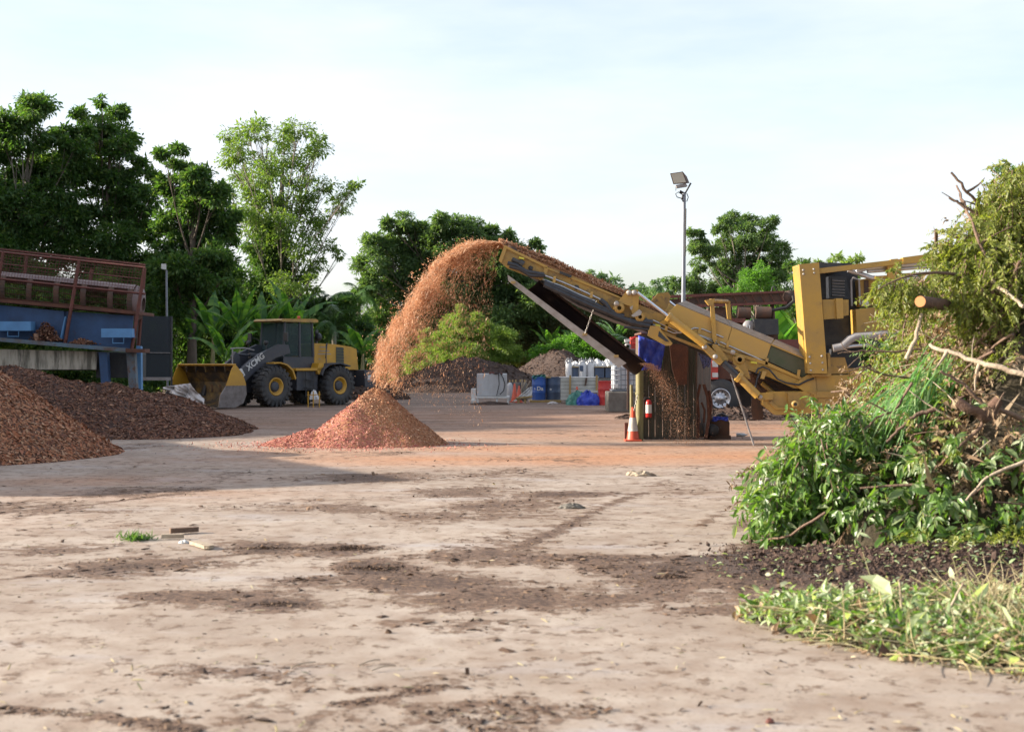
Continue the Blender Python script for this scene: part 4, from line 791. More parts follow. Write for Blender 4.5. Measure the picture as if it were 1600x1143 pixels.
m_ = MB(); m_.pr([(1279,410),(1330,411),(1340,424),(1345,565),(1290,570)], GN + .6, GF + .2); m_.pr([(1276,409),(1316,412),(1316,420),(1277,421)], GN + .2, GN + .6); GB('engine_bay', m_, M['black'])
m_ = MB(); m_.pr([(1296,431),(1322,432),(1330,467),(1297,466)], GN + .25, GN + .6); GB('radiator_housing', m_, M['hose'], .02)
m_ = MB(); m_.pr([(1300,434),(1319,435),(1320,464),(1300,463)], GN + .22, GN + .25); GB('radiator_screen', m_, M['greypipe'] if 0 else M['black'], .002)
for k in range(6):
    m_ = MB(); m_.tube(ptube([(1300, 438 + k * 4.6), (1320, 439 + k * 4.6)], GN + .21, 0), .008, 4); GB('screen_bar', m_, M['greypipe'], 0)
m_ = MB(); m_.pr([(1285,468),(1310,467),(1310,497),(1287,499)], GN - .2, GN - .05); m_.pr([(1306,466),(1317,466),(1318,497),(1308,498)], GN - .28, GN - .1); m_.pr([(1317,468),(1326,468),(1326,492),(1317,494)], GN - .12, GN + .1); GB('cross_bracket', m_, M['yellow'])
m_ = MB(); m_.tube(ptube([(1331,478),(1330,438),(1333,434),(1342,437),(1344,476)], GN + .1, 0), .022, 6); GB('mirror_frame', m_, M['greypipe'], 0)
m_ = MB(); m_.pr([(1342,437),(1372,432),(1373,478),(1345,479)], GN + .25, GN + .6); m_.pr([(1350,438),(1357,437),(1358,473),(1351,473)], GN + .22, GN + .25, mi=1); GB('rear_panel', m_, [M['yellowb'], M['oldiron']])
m_ = MB(); c = P(1352, 474, GN + .1); m_.lathe(c, [(0, -.06), (.075, -.06), (.075, .04), (.05, .07), (0, .07)], 16); GB('filler_cap', m_, M['whitep'], 0)
m_ = MB(); m_.pr([(1337,483),(1374,479),(1420,492),(1420,523),(1339,524)], GN + .02, GN + .5); GB('engine_cover', m_, M['yellow'], .012)
m_ = MB(); m_.pr([(1374,452),(1421,448),(1424,490),(1376,495)], GN - .1, GN + .4); GB('intake_box', m_, M['yellow'], .01)
zz = [(1378,456),(1418,453),(1420,487)] + [(1420 - 3.5 * k, 487 + (3 if k % 2 else 0) + k * .25) for k in range(1, 12)]
m_ = MB(); m_.pr(zz, GN - .125, GN - .103); GB('intake_screen', m_, M['oldiron'], 0)
m_ = MB(); m_.pr([(1300,545),(1345,548),(1345,585),(1296,585)], GN + .3, GN + .7); m_.pr([(1420,440),(1500,430),(1500,580),(1420,580)], GN + .1, GF - .1, mi=1); GB('rear_body', m_, [M['black'], M['yellowb']])
for pts, r, mt in (([(1338,424),(1352,419),(1390,415),(1500,408)], .055, 'silver'), ([(1325,422),(1345,428),(1362,434),(1400,436),(1440,434)], .05, 'silver'), ([(1355,424),(1420,419),(1500,413)], .04, 'silver')):
    m_ = MB(); m_.tube(ptube(pts, GN + .0, 0), r, 14); GB('exhaust_pipe', m_, M[mt], 0)
m_ = MB(); m_.tube(ptube([(1301,544),(1316,541),(1328,530),(1336,526),(1412,520),(1500,512)], GN - .32, 0), .085, 14); GB('discharge_pipe', m_, M['greypipe'], 0)
m_ = MB(); m_.tube(ptube([(1300,545),(1334,540),(1411,534),(1500,528)], GN - .25, 0), .04, 12); GB('steel_pipe', m_, M['silver'], 0)
m_ = MB(); m_.pr([(1363,532),(1376,531),(1377,541),(1364,542)], GN - .33, GN - .2); GB('pipe_clamp', m_, M['black'])
# crawler under the body, hidden mostly
m_ = MB()
tr_ = [(1315,640),(1325,634),(1490,634),(1500,640),(1500,676),(1490,684),(1325,684),(1315,676)]
m_.pr(tr_, GN - .1, GN + .4); m_.pr(tr_, GF - .4, GF + .1); GB('crawler_track', m_, M['rubber'], .02)
m_ = MB(); m_.pr([(1176,614),(1191,622),(1193,655),(1177,656),(1174,640)], GN + .5, GN + .56); GB('rubber_skirt', m_, M['oldiron'], 0)
# thin prop under the conveyor
m_ = MB(); m_.tube([P(1141, 580, 29.2), P(1178, 682, 29.2) * (1, 1, 0) + (0, 0, .02)], .02, 6); m_.build('prop_rod', M['greypipe'], label='thin grey rod leaning from the conveyor down to the ground', cat='rod')

# ------------------------------------------------------------------ steel trough under the conveyor
t_ = thing('steel_trough', P(975, 567, 29.4) * (1, 1, 0), 'long brown steel trough sloping down beneath the conveyor to the shed', 'trough')
nA, nB, fA, fB = P(795, 431, 29.35), P(977, 568, 29.35), P(842, 438, 30.0), P(1009, 567, 30.0)
V = []
for e, (a, b) in enumerate(((nA, fA), (nB, fB))):
    for k in range(11):
        q = k / 10; p = a * (1 - q) + b * q; V.append(p + np.array([0, .10, -.22]) * math.sin(PI * q) * 1.1)
mb = MB(); mb.add(V, [(k, k + 1, 12 + k, 11 + k) for k in range(10)], True); o = mb.build('channel', M['trough_in'], t_); so_ = o.modifiers.new('solid', 'SOLIDIFY'); so_.thickness = .012; so_.offset = -1
ln = [(795,430),(977,567),(974,570.5),(968,573),(793,437),(790,431)]
mb = MB(); mb.pr([(793,429),(979,567),(967,574),(794,438.5)], 29.28, 29.33); mb.build('lip', M['trough_lip'], t_, bevel=.006)
mb = MB(); mb.tube([fA, fB], .03, 6); mb.build('rolled_edge', M['oldiron'], t_)
for q in ((802,441),(914,522),(963,556)):
    mb = MB(); c = P(q[0], q[1], 29.26); mb.box(c, (.09, .03, .05), ax=None); mb.build('lug', M['cratewood'], t_)
def chain(name, a, b, label, link=.045, r=.008, par=None):
    n = int(np.linalg.norm(b - a) / link); mb = MB(); d = unit(b - a)
    for k in range(n):
        c = a + (b - a) * (k + .5) / n; s1 = unit(np.cross(d, [0, 1, 0] if k % 2 else [1, .2, 0.1])); th = np.linspace(0, 2 * PI, 9)[:-1]
        ring = [c + d * link * .62 * math.cos(q) + s1 * link * .3 * math.sin(q) for q in th]; mb.tube(ring + [ring[0]], r, 4, cap=False)
    return mb.build(name, M['pin'], par, label=label, cat='chain')
chain('chain', P(932, 470, 29.2), P(914, 521, 29.24), 'thin chain holding the steel trough up to the conveyor')

# ------------------------------------------------------------------ board shed with tarps, cone, extinguisher
SX0, SX1, SY = P(1003, 0, 31.6)[0], P(1089, 0, 31.6)[0], 31.6
sh = thing('board_shed', (SX0 + .7, SY + .9, 0), 'narrow weathered board shed under the conveyor with blue tarp on its corner', 'shed')
ztop = P(0, 522, SY)[2]; k = 0; x = SX0
while x < SX1 - .02:
    wd_ = min(rng.uniform(.14, .2), SX1 - x); mb = MB(); yy = SY + rng.uniform(0, .012); mb.bx((x + .004, yy, 0.02), (x + wd_ - .004, yy + .03, ztop - rng.uniform(0, .05))); mb.build('wall_board', M['shed'], sh, bevel=.004); x += wd_
xr = P(1114, 0, 32.9)[0]
y = SY + .035
for k in range(8):
    a = np.array([SX1, SY + .04]); b = np.array([xr, 33.2]); p0 = a + (b - a) * k / 8; p1 = a + (b - a) * (k + .95) / 8; d = unit(p1 - p0); nrm = np.array([d[1], -d[0]]) * .03
    A = [(p0[0], p0[1], .02), (p1[0], p1[1], .02), (p1[0], p1[1], ztop - .1), (p0[0], p0[1], ztop - .1)]; B_ = [(q[0] - nrm[0], q[1] - nrm[1], q[2]) for q in A]
    mb = MB(); mb.poly(A, B_); mb.build('wall_board', M['shedr'], sh)
mb = MB(); mb.bx((SX0, SY + .035, .02), (SX0 + .04, SY + 1.6, ztop - .05)); mb.build('side_wall', M['shedr'], sh)
mb = MB(); mb.bx((SX0 - .02, SY - .0, ztop), (SX1 + .3, SY + 1.7, ztop + .05)); mb.build('roof', M['rust'], sh, bevel=.01)
mb = MB(); mb.bx((SX0 + .4, SY - .035, .80), (SX1 - .1, SY - .008, .84)); mb.build('batten', M['shed'], sh, bevel=.004); mb = MB(); mb.bx((SX0 + .2, SY - .035, .02), (SX1, SY - .008, .06)); mb.build('batten', M['shed'], sh, bevel=.004)
mb = MB(); mb.pr([(1046,537),(1074,537),(1075,560),(1073,600),(1058,602),(1050,575)], SY - .06, SY - .036); mb.build('rusty_sheet', M['rustred'] if 0 else M['rust'], sh, bevel=.006, label='dark rusty sheet hanging on the front of the shed')
for q in ((1087.5, 1089.5), (1074.5, 1076)):
    mb = MB(); mb.pr([(q[0], 540), (q[1], 540), (q[1], 686), (q[0], 686)], SY - .05, SY - .032); mb.build('metal_strip', M['oldiron'], sh, bevel=.002)
def cloth(poly, Y, nu=22, nv=18, amp=.04, th=.004, fr=3., seed=0):   # poly: 4 px corners tl,tr,br,bl
    tl, tr2, br, bl_ = [P(*q, Y) for q in poly]; V = []
    for j in range(nv + 1):
        for i in range(nu + 1):
            u, v = i / nu, j / nv; p = (tl * (1 - u) + tr2 * u) * (1 - v) + (bl_ * (1 - u) + br * u) * v
            V.append(p - np.array([0, amp * (.3 + abs(math.sin(u * fr * PI + v * 3 + seed))) + amp * 2 * (float(fbm(np.array(u * 4 + seed), np.array(v * 3 - u * 4), 3)) - .5), .02 * math.sin(u * 9 + seed) * v]))
    mb = MB(); mb.add(V, [(j * (nu + 1) + i, j * (nu + 1) + i + 1, (j + 1) * (nu + 1) + i + 1, (j + 1) * (nu + 1) + i) for j in range(nv) for i in range(nu)], True); return mb
def clothobj(name, mb, mat, label, cat, par=None):
    o = mb.build(name, mat, par, label=label, cat=cat); s = o.modifiers.new('solid', 'SOLIDIFY'); s.thickness = .006; return o
clothobj('tarpaulin', cloth([(997,524),(1039,538),(1032,578),(997,577)], SY - .12, amp=.07, fr=2.4), M['bluetarp'], 'crumpled bright blue tarpaulin hung on the upper left corner of the shed', 'tarp')
clothobj('gauze_cloth', cloth([(1091,551),(1113,556),(1108,572),(1098,575)], SY + .2, amp=.04), M['bluegauze'], 'thin dusty purple-blue cloth on the right corner of the shed', 'cloth')
for pts, r, lb in (([(1094,600),(1090,622),(1092,650),(1090,684)], .03, None), ([(1100,600),(1106,620),(1108,650),(1103,684)], .04, None), ([(1096,628),(1101,640),(1100,660)], .025, None), ([(1108,610),(1112,630),(1109,655)], .03, None)):
    mb = MB(); mb.tube([P(a, b, SY + .05) for a, b in pts], r, 6); mb.build('hanging_scrap', M['rust'], sh)
mb = MB(); mb.tube([P(999.5, 578, 31.3), P(999.5, 0, 31.3) * (1, 1, 0)], .085, 10); mb.tube([P(999.5, 613, 31.3), P(999.5, 616, 31.3)], .10, 10); mb.build('post', M['bamboo'], label='thick olive-yellow post standing at the left corner of the shed', cat='post')
mb = MB(); mb.tube([P(1003.8, 580, 31.3), P(1003.8, 0, 31.3) * (1, 1, 0)], .022, 8); mb.build('post', M['bamboo'], label='thin green rod right beside the thick shed post', cat='post')
mb = MB(); mb.tube([P(986.5, 601, 31.6), P(986.5, 0, 31.6) * (1, 1, 0)], .035, 8); mb.build('post', M['bamboo'], label='short green pole behind the traffic cone', cat='post')
chain('chain', P(996, 617, 31.2), P(991, 641, 31.1), 'short dark chain hanging between the post and the cone', par=None)
def cone(loc, h, label, bands=True, lean=0.):
    t = thing('traffic_cone', loc, label, 'traffic cone', 'traffic cones'); loc = np.array(loc, float); s = h / .75
    mb = MB(); mb.box(loc + (0, 0, .018 * s), (.38 * s, .38 * s, .036 * s)); mb.build('base', M['orange'], t, bevel=.01)
    rr = lambda z: (.145 - .115 * z) * s; f = lambda a, b: [(rr(a), a * h + .03 * s), (rr(b), b * h + .03 * s)]
    mb = MB(); mb.lathe(loc, f(0, .97) + [(0, .97 * h + .03 * s)], 20); mb.build('body', M['orange'], t)
    if bands:
        mb = MB(); mb.lathe(loc, [(rr(.26) + .004, .26 * h + .03 * s), (rr(.66) + .004, .66 * h + .03 * s)], 20); mb.build('reflective_band', M['conewhite'], t)
    t.rotation_euler.y = lean
    return t
cone(P(989, 0, 31.15) * (1, 1, 0), .74, 'large orange and white traffic cone standing in front of the shed post')
mb = MB(); mb.bx(P(976, 679, 31.5) * (1, 1, 0), P(982, 660, 31.5) + (0, .06, 0)); mb.build('brick', M['rustred'], label='upright red-brown brick left of the traffic cone', cat='brick', bevel=.006)
ex = thing('fire_extinguisher', P(1013.5, 652, SY - .12), 'small red fire extinguisher with white label hung on the shed front', 'fire extinguisher')
c = P(1013.5, 652, SY - .12)
mb = MB(); mb.lathe(c, [(0, 0), (.062, .0), (.07, .03), (.07, .33), (.05, .385), (.02, .40), (0, .40)], 20); mb.build('cylinder', M['exred'], ex)
mb = MB(); mb.lathe(c, [(.0715, .10), (.0715, .29)], 20); mb.build('paper_label', M['whitep'], ex)
mb = MB(); mb.box(c + (0, 0, .42), (.03, .03, .05)); mb.box(c + (-.03, 0, .45), (.12, .02, .015)); mb.build('valve', M['black'], ex, bevel=.003)
mb = MB(); mb.tube([c + (-.01, 0, .43), c + (-.07, -.01, .44), c + (-.125, -.01, .38), c + (-.12, -.01, .2), c + (-.11, -.01, .05)], .013, 7); mb.build('hose', M['rubber'], ex)
# small engine with a tarp scrap
en = thing('engine_block', P(1125, 0, 32.2) * (1, 1, 0), 'dark oily engine block with a blue tarp scrap on top beside the shed', 'engine')
mb = MB(); mb.pr([(1112,656),(1116,652),(1136,652),(1140,660),(1140,684),(1110,684)], 31.9, 32.5); mb.build('block', M['oldiron'], en, bevel=.03)
mb = MB(); c = P(1114, 672, 31.8); mb.lathe((c[0], 0, c[2]), [(0, 31.7), (.12, 31.7), (.14, 31.8), (.14, 31.9)], 18, 'y'); mb.tube([P(1120,650,31.9), P(1128,647,31.9), P(1137,652,31.9)], .04, 8); mb.build('flywheel', M['black'], en)
mb = MB(); mb.pr([(1108,680),(1142,680),(1142,686),(1108,686)], 31.85, 32.55); mb.build('skid', M['oldiron'], en, bevel=.01)
clothobj('tarp_scrap', cloth([(1114,650),(1137,651),(1138,656),(1112,657)], 31.8, amp=.03), M['bluetarp'], 'blue tarp scrap draped over the engine block', 'tarp')
bt = P(1160, 0, 32.9) * (1, 1, 0); mb = MB(); mb.lathe((0, bt[1], .045), [(.0, bt[0] - .14), (.04, bt[0] - .14), (.042, bt[0] + .03), (.015, bt[0] + .09), (.015, bt[0] + .12), (0, bt[0] + .12)], 14, 'x'); mb.build('water_bottle', M['bottle'], label='clear plastic water bottle lying on the ground right of the engine block', cat='bottle')

# ------------------------------------------------------------------ drilling truck behind
TY = 45.0
tk = thing('drilling_truck', P(1140, 0, TY) * (1, 1, 0), 'rusty dark drilling truck with a long lowered mast behind the grinder', 'truck')
def TB(name, mb, m, bevel=.01, **k_): return mb.build(name, M[m], tk, bevel=bevel, **k_)
mb = MB(); mb.pr([(1020,470),(1100,463),(1225,455),(1232,458),(1232,472),(1100,474),(1020,482)], TY - .3, TY + .3); TB('mast', mb, 'oldiron')
mb = MB(); mb.pr([(1020,462),(1225,454),(1225,457),(1020,467)], TY - .42, TY - .34); mb.pr([(1020,478),(1230,471),(1230,474.5),(1020,483)], TY - .42, TY - .34); mb.pr([(1020,462),(1225,454),(1225,457),(1020,467)], TY + .34, TY + .42); TB('mast_rail', mb, 'rustred')
for k in range(14):
    x = 1030 + k * 14.5; mb = MB(); mb.tube([P(x, 465 - k * .4, TY - .38), P(x + 7, 479 - k * .45, TY - .38)], .02, 4); TB('mast_lattice', mb, 'rust', 0)
mb = MB(); c = P(1231, 465, TY); mb.lathe((c[0], 0, c[2]), [(0, TY - .35), (.22, TY - .35), (.22, TY + .35), (0, TY + .35)], 24, 'y'); TB('mast_sheave', mb, 'oldiron', 0)
mb = MB(); mb.tube([P(*q, TY - .4) for q in ((1239,462),(1240,470),(1228,480),(1208,484),(1180,488))], .06, 7); mb.tube([P(*q, TY - .38) for q in ((1204,460),(1207,448),(1210,447),(1216,460))], .02, 6); TB('mast_hose', mb, 'rubber', 0)
mb = MB(); mb.pr([(1096,592),(1250,592),(1250,603),(1096,603)], TY - .4, TY - .3); mb.pr([(1096,592),(1250,592),(1250,603),(1096,603)], TY + .3, TY + .4); TB('chassis', mb, 'rustred')
mb = MB(); mb.pr([(1100,556),(1122,556),(1122,592),(1100,592)], TY - 1.1, TY + 1.0); TB('cab', mb, 'redmach', .03)
mb = MB(); mb.pr([(1113,563),(1122,563),(1122,573),(1113,573)], TY - 1.125, TY - 1.104); mb.pr([(1113,582),(1122,582),(1122,589),(1113,589)], TY - 1.125, TY - 1.104); TB('white_panel', mb, 'whitep', .002)
mb = MB(); mb.pr([(1122.5,560),(1175,566),(1175,592),(1122.5,592)], TY - .9, TY + .9); TB('side_box', mb, 'rust', .02)
mb = MB(); mb.pr([(1110,480),(1135,480),(1150,500),(1216,505),(1216,560),(1110,560)], TY - .2, TY + .8); TB('engine_deck', mb, 'oldiron', .03)
for a, b, Y, r in ((1152,1172,TY - .3,.22), (1180,1204,TY - .5,.2)):
    mb = MB(); mb.tube([P(a, 488, Y), P(b, 489, Y)], r, 18); TB('air_tank', mb, 'oldiron', 0)
mb = MB(); mb.pr([(1178,498),(1216,498),(1217,522),(1180,524)], TY - .8, TY - .2); TB('fuel_tank', mb, 'black', .06)
mb = MB(); mb.pr([(1180,484),(1198,484),(1198,493),(1180,493)], TY - .5, TY - .3); TB('valve_box', mb, 'black', .02)
mb = MB(); c = P(1170, 509, TY - .7); mb.lathe((c[0], 0, c[2]), [(.0, c[1] - .05), (.16, c[1] - .05), (.18, c[1]), (.18, c[1] + .3)], 22, 'y'); TB('pulley', mb, 'greypipe', 0)
mb = MB(); mb.tube([P(1167,508,TY-.8), P(1167,517,TY-.8)], .03, 6); mb.tube([P(1171,508,TY-.8), P(1171,517,TY-.8)], .03, 6); TB('bright_fitting', mb, 'chrome', 0)
mb = MB(); mb.pr([(1130,497),(1165,497),(1165,504),(1130,503)], TY - .6, TY - .2); TB('red_deck', mb, 'rustred')
mb = MB(); mb.pr([(1215,530),(1262,530),(1262,590),(1216,590)], TY - .7, TY + .7); TB('rear_deck', mb, 'rustred')
for q in ((1126,484),(1140,486),(1158,478),(1206,478)):
    mb = MB(); mb.tube([P(q[0], q[1] - 8, TY - .1), P(q[0] + 2, q[1] + 20, TY - .1)], .07, 7); TB('support_leg', mb, 'oldiron', 0)
def truck_wheel(px, Y, side=-1):
    c = P(px, 622, Y); rr = c[2]
    mb = MB(); mb.lathe((c[0], Y, c[2]), [(.30, -.14), (rr * .93, -.15), (rr, -.10), (rr, .10), (rr * .93, .15), (.30, .14)], 36, 'y'); ty = mb.build('tyre', M['rubber'], tk)
    mb = MB(); mb.lathe((c[0], Y, c[2]), [(.0, -.14), (.07, -.15), (.085, -.10), (.13, -.10), (.15, -.05), (.25, -.07), (.28, -.145), (.315, -.15), (.315, -.12)], 30, 'y'); rim = mb.build('rim', M['silver'], tk)
    for k in range(10):
        a = 2 * PI * k / 10; mb = MB(); mb.lathe((c[0] + .20 * math.cos(a), Y - .075, c[2] + .20 * math.sin(a)), [(0, 0), (.026, 0), (.026, .02)], 8, 'y'); mb.build('hand_hole', M['black'], tk)
truck_wheel(1125, TY - .95); truck_wheel(1205, TY - .95)
mb = MB(); mb.pr([(1150,603),(1192,603),(1192,640),(1150,636)], TY + .2, TY + .3); TB('mud_flap', mb, 'rubber', 0)
# red compressor on the left of the shed
rm = thing('red_compressor', P(985, 548, 44) , 'small red machine with white cowl and pipes perched behind the trough', 'machine')
mb = MB(); mb.pr([(986,526),(998,526),(1002,534),(1002,545),(986,545)], 43.8, 44.3); mb.build('housing', M['redmach'], rm, bevel=.03)
mb = MB(); mb.pr([(976,530),(984,529),(985,533),(977,535)], 43.8, 44); mb.build('cowl', M['whitep'], rm, bevel=.01)
mb = MB(); c = P(981, 541, 43.8); mb.lathe((c[0], 0, c[2]), [(.05, 43.75), (.1, 43.75), (.11, 43.85), (.05, 43.85)], 18, 'y'); mb.tube([P(982,546,43.8), P(1002,548,43.8)], .04, 7); mb.build('pulley', M['greypipe'], rm)
mb = MB(); mb.tube([P(987,530,43.7), P(992,526,43.7), P(999,529,43.7)], .03, 6); mb.tube([P(988,536,43.7), P(1000,538,43.7)], .025, 6); mb.build('pipework', M['exred'], rm)
mb = MB(); mb.pr([(978,546),(1003,546),(1003,551),(978,551)], 43.6, 44.5); mb.pr([(980,551),(983,551),(983,640),(980,640)], 43.7, 43.8); mb.pr([(998,551),(1001,551),(1001,640),(998,640)], 43.7, 43.8); mb.build('stand', M['oldiron'], rm)

# ------------------------------------------------------------------ lamp pole
lp = thing('lamp_pole', P(1066.5, 0, 43.5) * (1, 1, 0), 'tall grey floodlight pole standing behind the conveyor hood', 'lamp pole'); LY = 43.5
q0 = P(1066.5, 0, LY) * (1, 1, 0); q1 = P(1069, 302, LY)
mb = MB(); mb.tube([q0, (q0 + q1) / 2, q1], [.075, .068, .055], 12); mb.build('pole', M['pole'], lp)
mb = MB(); mb.tube([P(1071.5,326,LY-.06), P(1071,360,LY-.06), P(1070.5,400,LY-.06)], .022, 6); mb.tube([P(1069,306,LY-.05), P(1060,300,LY-.05), P(1055.5,303,LY-.05), P(1058,308,LY-.05), P(1065,310,LY-.05), P(1067,315,LY-.05)], .016, 6); mb.tube([P(1073,302,LY-.05), P(1075.5,308,LY-.05), P(1073,315,LY-.05)], .014, 6); mb.build('cable', M['rubber'], lp)
mb = MB(); mb.tube([P(1070,303,LY), P(1079.5,286,LY)], .03, 6); mb.tube([P(1062,299,LY), P(1069,302,LY), P(1066,312,LY)], .05, 7); mb.tube([P(1056,298,LY-.1), P(1056,292,LY-.1), P(1074,290,LY-.1)], .014, 5); mb.build('bracket', M['black'], lp)
ax = [P(1047,271,LY-.35), P(1067,268,LY-.35), P(1074,286,LY-.35), P(1052,288,LY-.35)]
bk = [p + (np.array([.22, .35, -.02])) for p in ax]; sc_ = np.mean(bk, 0); bk = [sc_ + (p - sc_) * .6 for p in bk]
mb = MB(); mb.poly(ax, bk); hd_ = mb.build('lamp_head', M['oldiron'], lp, bevel=.01)
cc = np.mean(ax, 0); fr = [cc + (p - cc) * .86 - (0, .012, 0) for p in ax]; fb = [p + (0, .01, 0) for p in fr]
mb = MB(); mb.poly(fr, fb); mb.build('lamp_glass', M['lampglass'], lp)
mb = MB(); mb.pr([(1056,289),(1072,286.5),(1074,291),(1058,293.5)], LY - .3, LY - .1); mb.build('ballast_box', M['greypipe'], lp, bevel=.01)
f2 = thing('lamp_pole', P(261, 0, 62) * (1, 1, 0), 'thin pole with a small pale floodlight behind the net screen at left', 'lamp pole')
mb = MB(); mb.tube([P(262, 0, 62) * (1, 1, 0), P(260, 422, 62)], .05, 8); mb.build('pole', M['pole'], f2)
mb = MB(); mb.pr([(252,412),(258.5,412),(258.5,421),(252,420)], 61.8, 61.95); mb.build('lamp_head', M['whitep'], f2, bevel=.01)

# ------------------------------------------------------------------ drums, sacks, crates, tanks across the yard
def drum(px, Y, mat, label, h=.9, r=.29, lift=0.):
    c = P(px, 0, Y) * (1, 1, 0) + (0, 0, lift); t = thing('drum', c, label, 'drum', 'steel drums by the crates')
    pr_ = [(0, .0), (r, 0), (r, .02)]
    for zc in (.33, .66): pr_ += [(r, h * zc - .03), (r + .012, h * zc), (r, h * zc + .03)]
    mb = MB(); mb.lathe(c, pr_ + [(r, h - .02), (r + .008, h), (r - .01, h), (r - .02, h - .015), (0, h - .015)], 28); mb.build('barrel', mat, t); 
    return t, c
d1, c1 = drum(842, 61, M['drumblue'], 'bright blue drum with white lettering, left of the faded drum', 1.0, .30, .1)
put_text('Da', .24, c1 + (-.10, -.325, .42), (1, 0, 0), (0, 0, 1)).build('lettering', M['whitep'], d1)
put_text('a', .12, c1 + (-.2, -.30, .46), (1, -.6, 0), (0, 0, 1)).build('lettering', M['whitep'], d1)
d2, c2 = drum(864.5, 61.2, M['drumnavy'], 'faded navy drum with a small white star, between the blue drum and the pale crate', 1.0, .32, .1)
st = [(-.12 + .06 * (1 if k % 2 else .4) * math.sin(k * PI / 5), .46 + .06 * (1 if k % 2 else .4) * -math.cos(k * PI / 5)) for k in range(10)]
mb = MB(); A = [(c2[0] + a, c2[1] - .325, b + .1) for a, b in st]; mb.poly(A, [(a, b + .02, z) for a, b, z in A]); mb.build('star_mark', M['whitep'], d2)
drum(946, 57, M['drumred'], 'tall red drum between the pale crate and the caged water tank', .98, .30)
mb = MB(); mb.bx(P(828, 0, 60.6) * (1, 1, 0), P(876, 0, 61.6) * (1, 1, 0) + (0, 0, .1)); mb.build('pallet', M['cratewood'], label='wooden pallet under the two blue drums', cat='pallet', bevel=.01)
clothobj('tarp_scrap', cloth([(832,586),(852,584.5),(853,589),(832,592)], 60.9, amp=.12), M['greentarp'], 'green tarp scrap lying on top of the bright blue drum', 'tarp')
mb = MB(); mb.pr([(853,588),(868,588.5),(868,590.5),(853,590)], 60.9, 61.5); mb.build('board', M['cratewood'], label='short pale board lying on top of the faded navy drum', cat='board', bevel=.005)
cr = thing('slatted_crate', P(905, 0, 59.5) * (1, 1, 0), 'wide pale slatted crate strapped with yellow posts, left of the red drum', 'crate')
for k in range(6):
    mb = MB(); mb.pr([(876,590.5 + k * 5.8),(934.5,589.5 + k * 5.8),(934.5,594.7 + k * 5.8),(876,595.7 + k * 5.8)], 59.2, 59.24); mb.build('slat', M['crate'], cr, bevel=.004)
mb = MB(); mb.bx(P(877, 625, 59.26), P(934, 591, 59.26) + (0, 1.1, 0)); mb.build('gap_shade_box', M['concrete'], cr)  # dark colour stands in for the shade between the slats
mb = MB(); mb.bx(P(875, 590, 59.2), P(936, 588.7, 59.2) + (0, 1.2, 0)); mb.build('lid', M['whitep'], cr, bevel=.005)
for x in (889.5, 931):
    mb = MB(); mb.pr([(x, 586), (x + 3, 586), (x + 2.4, 627), (x - .4, 627)], 59.12, 59.19); mb.build('strap_post', M['cratewood'], cr, bevel=.004)
mb = MB(); mb.pr([(915,590),(918,590),(917,597),(914.5,603),(913.5,602)], 59.1, 59.18); mb.build('rag', M['oldiron'], cr)
mb = MB(); mb.pr([(914,610.5),(935,610.5),(935,613),(914,613)], 58.9, 59.15); mb.build('ledge', M['whitep'], cr, bevel=.004)
cone(P(901.5, 0, 58.4) * (1, 1, 0), .72 * 1.0, 'traffic cone with white lower half leaning against the pale slatted crate')
cone(P(811, 0, 60.5) * (1, 1, 0), .72, 'bright orange-red traffic cone behind the white sheet', bands=False)
cone(P(804, 0, 61.3) * (1, 1, 0), .8, 'dull brown-orange traffic cone left of the bright one', bands=False)
def lump(c, rx, ry, h, label, name, mat, cat, sd_):
    n1, n2 = 44, 16; V = []
    for j in range(n2):
        ph = j / (n2 - 1) * PI / 2
        for i in range(n1):
            a = 2 * PI * i / n1; rr = math.cos(ph) * (1 + .35 * (float(fbm(np.array(3 + math.cos(a) * 2 + sd_), np.array(math.sin(a) * 2 + ph * 2), 4)) - .5) + .08 * math.sin(7 * a + sd_ + ph * 3))
            fd = 1 + .9 * (float(fbm(np.array(9 + math.cos(a) * 3.5 + sd_ * 3), np.array(math.sin(a) * 3.5 + ph * 3), 4)) - .5); rr *= .8 + .2 * fd
            V.append((c[0] + rx * rr * math.cos(a), c[1] + ry * rr * math.sin(a), c[2] + h * math.sin(ph) * fd))
    mb = MB(); mb.add(V, [(j * n1 + i, j * n1 + (i + 1) % n1, (j + 1) * n1 + (i + 1) % n1, (j + 1) * n1 + i) for j in range(n2 - 1) for i in range(n1)], False)
    return mb.build(name, mat, label=label, cat=cat)
lump(P(901, 0, 57.2) * (1, 1, 0), .45, .4, .52, 'crumpled green tarp heaped on the ground in front of the pale crate', 'tarpaulin', M['greentarp'], 'tarp', 1.)
lump(P(919, 0, 57) * (1, 1, 0), .52, .4, .50, 'crumpled dark blue tarp heaped beside the green one', 'tarpaulin', M['bluetarp'], 'tarp', 2.2)
lump(P(864, 0, 58.5) * (1, 1, 0), .22, .15, .1, 'small pale rag on the ground in front of the drums', 'rag', M['sheet'], 'rag', 3.)
o_ = cloth([(826,606),(832,603),(831,622),(800,627)], 59.8, amp=.1, fr=2); clothobj('plastic_sheet', o_, M['bagw'], 'white plastic sheet slumped left of the bright blue drum', 'sheet')
mb = MB(); mb.pr([(808,624),(812,622),(812,630),(808,630)], 59.5, 59.6); mb.pr([(819,624),(822,622),(822,630),(819,630)], 59.5, 59.6); mb.pr([(806,621),(832,618),(832,620.5),(806,623)], 59.45, 59.85); mb.build('low_trestle', M['cratewood'], label='low wooden trestle propping the white sheet', cat='trestle')
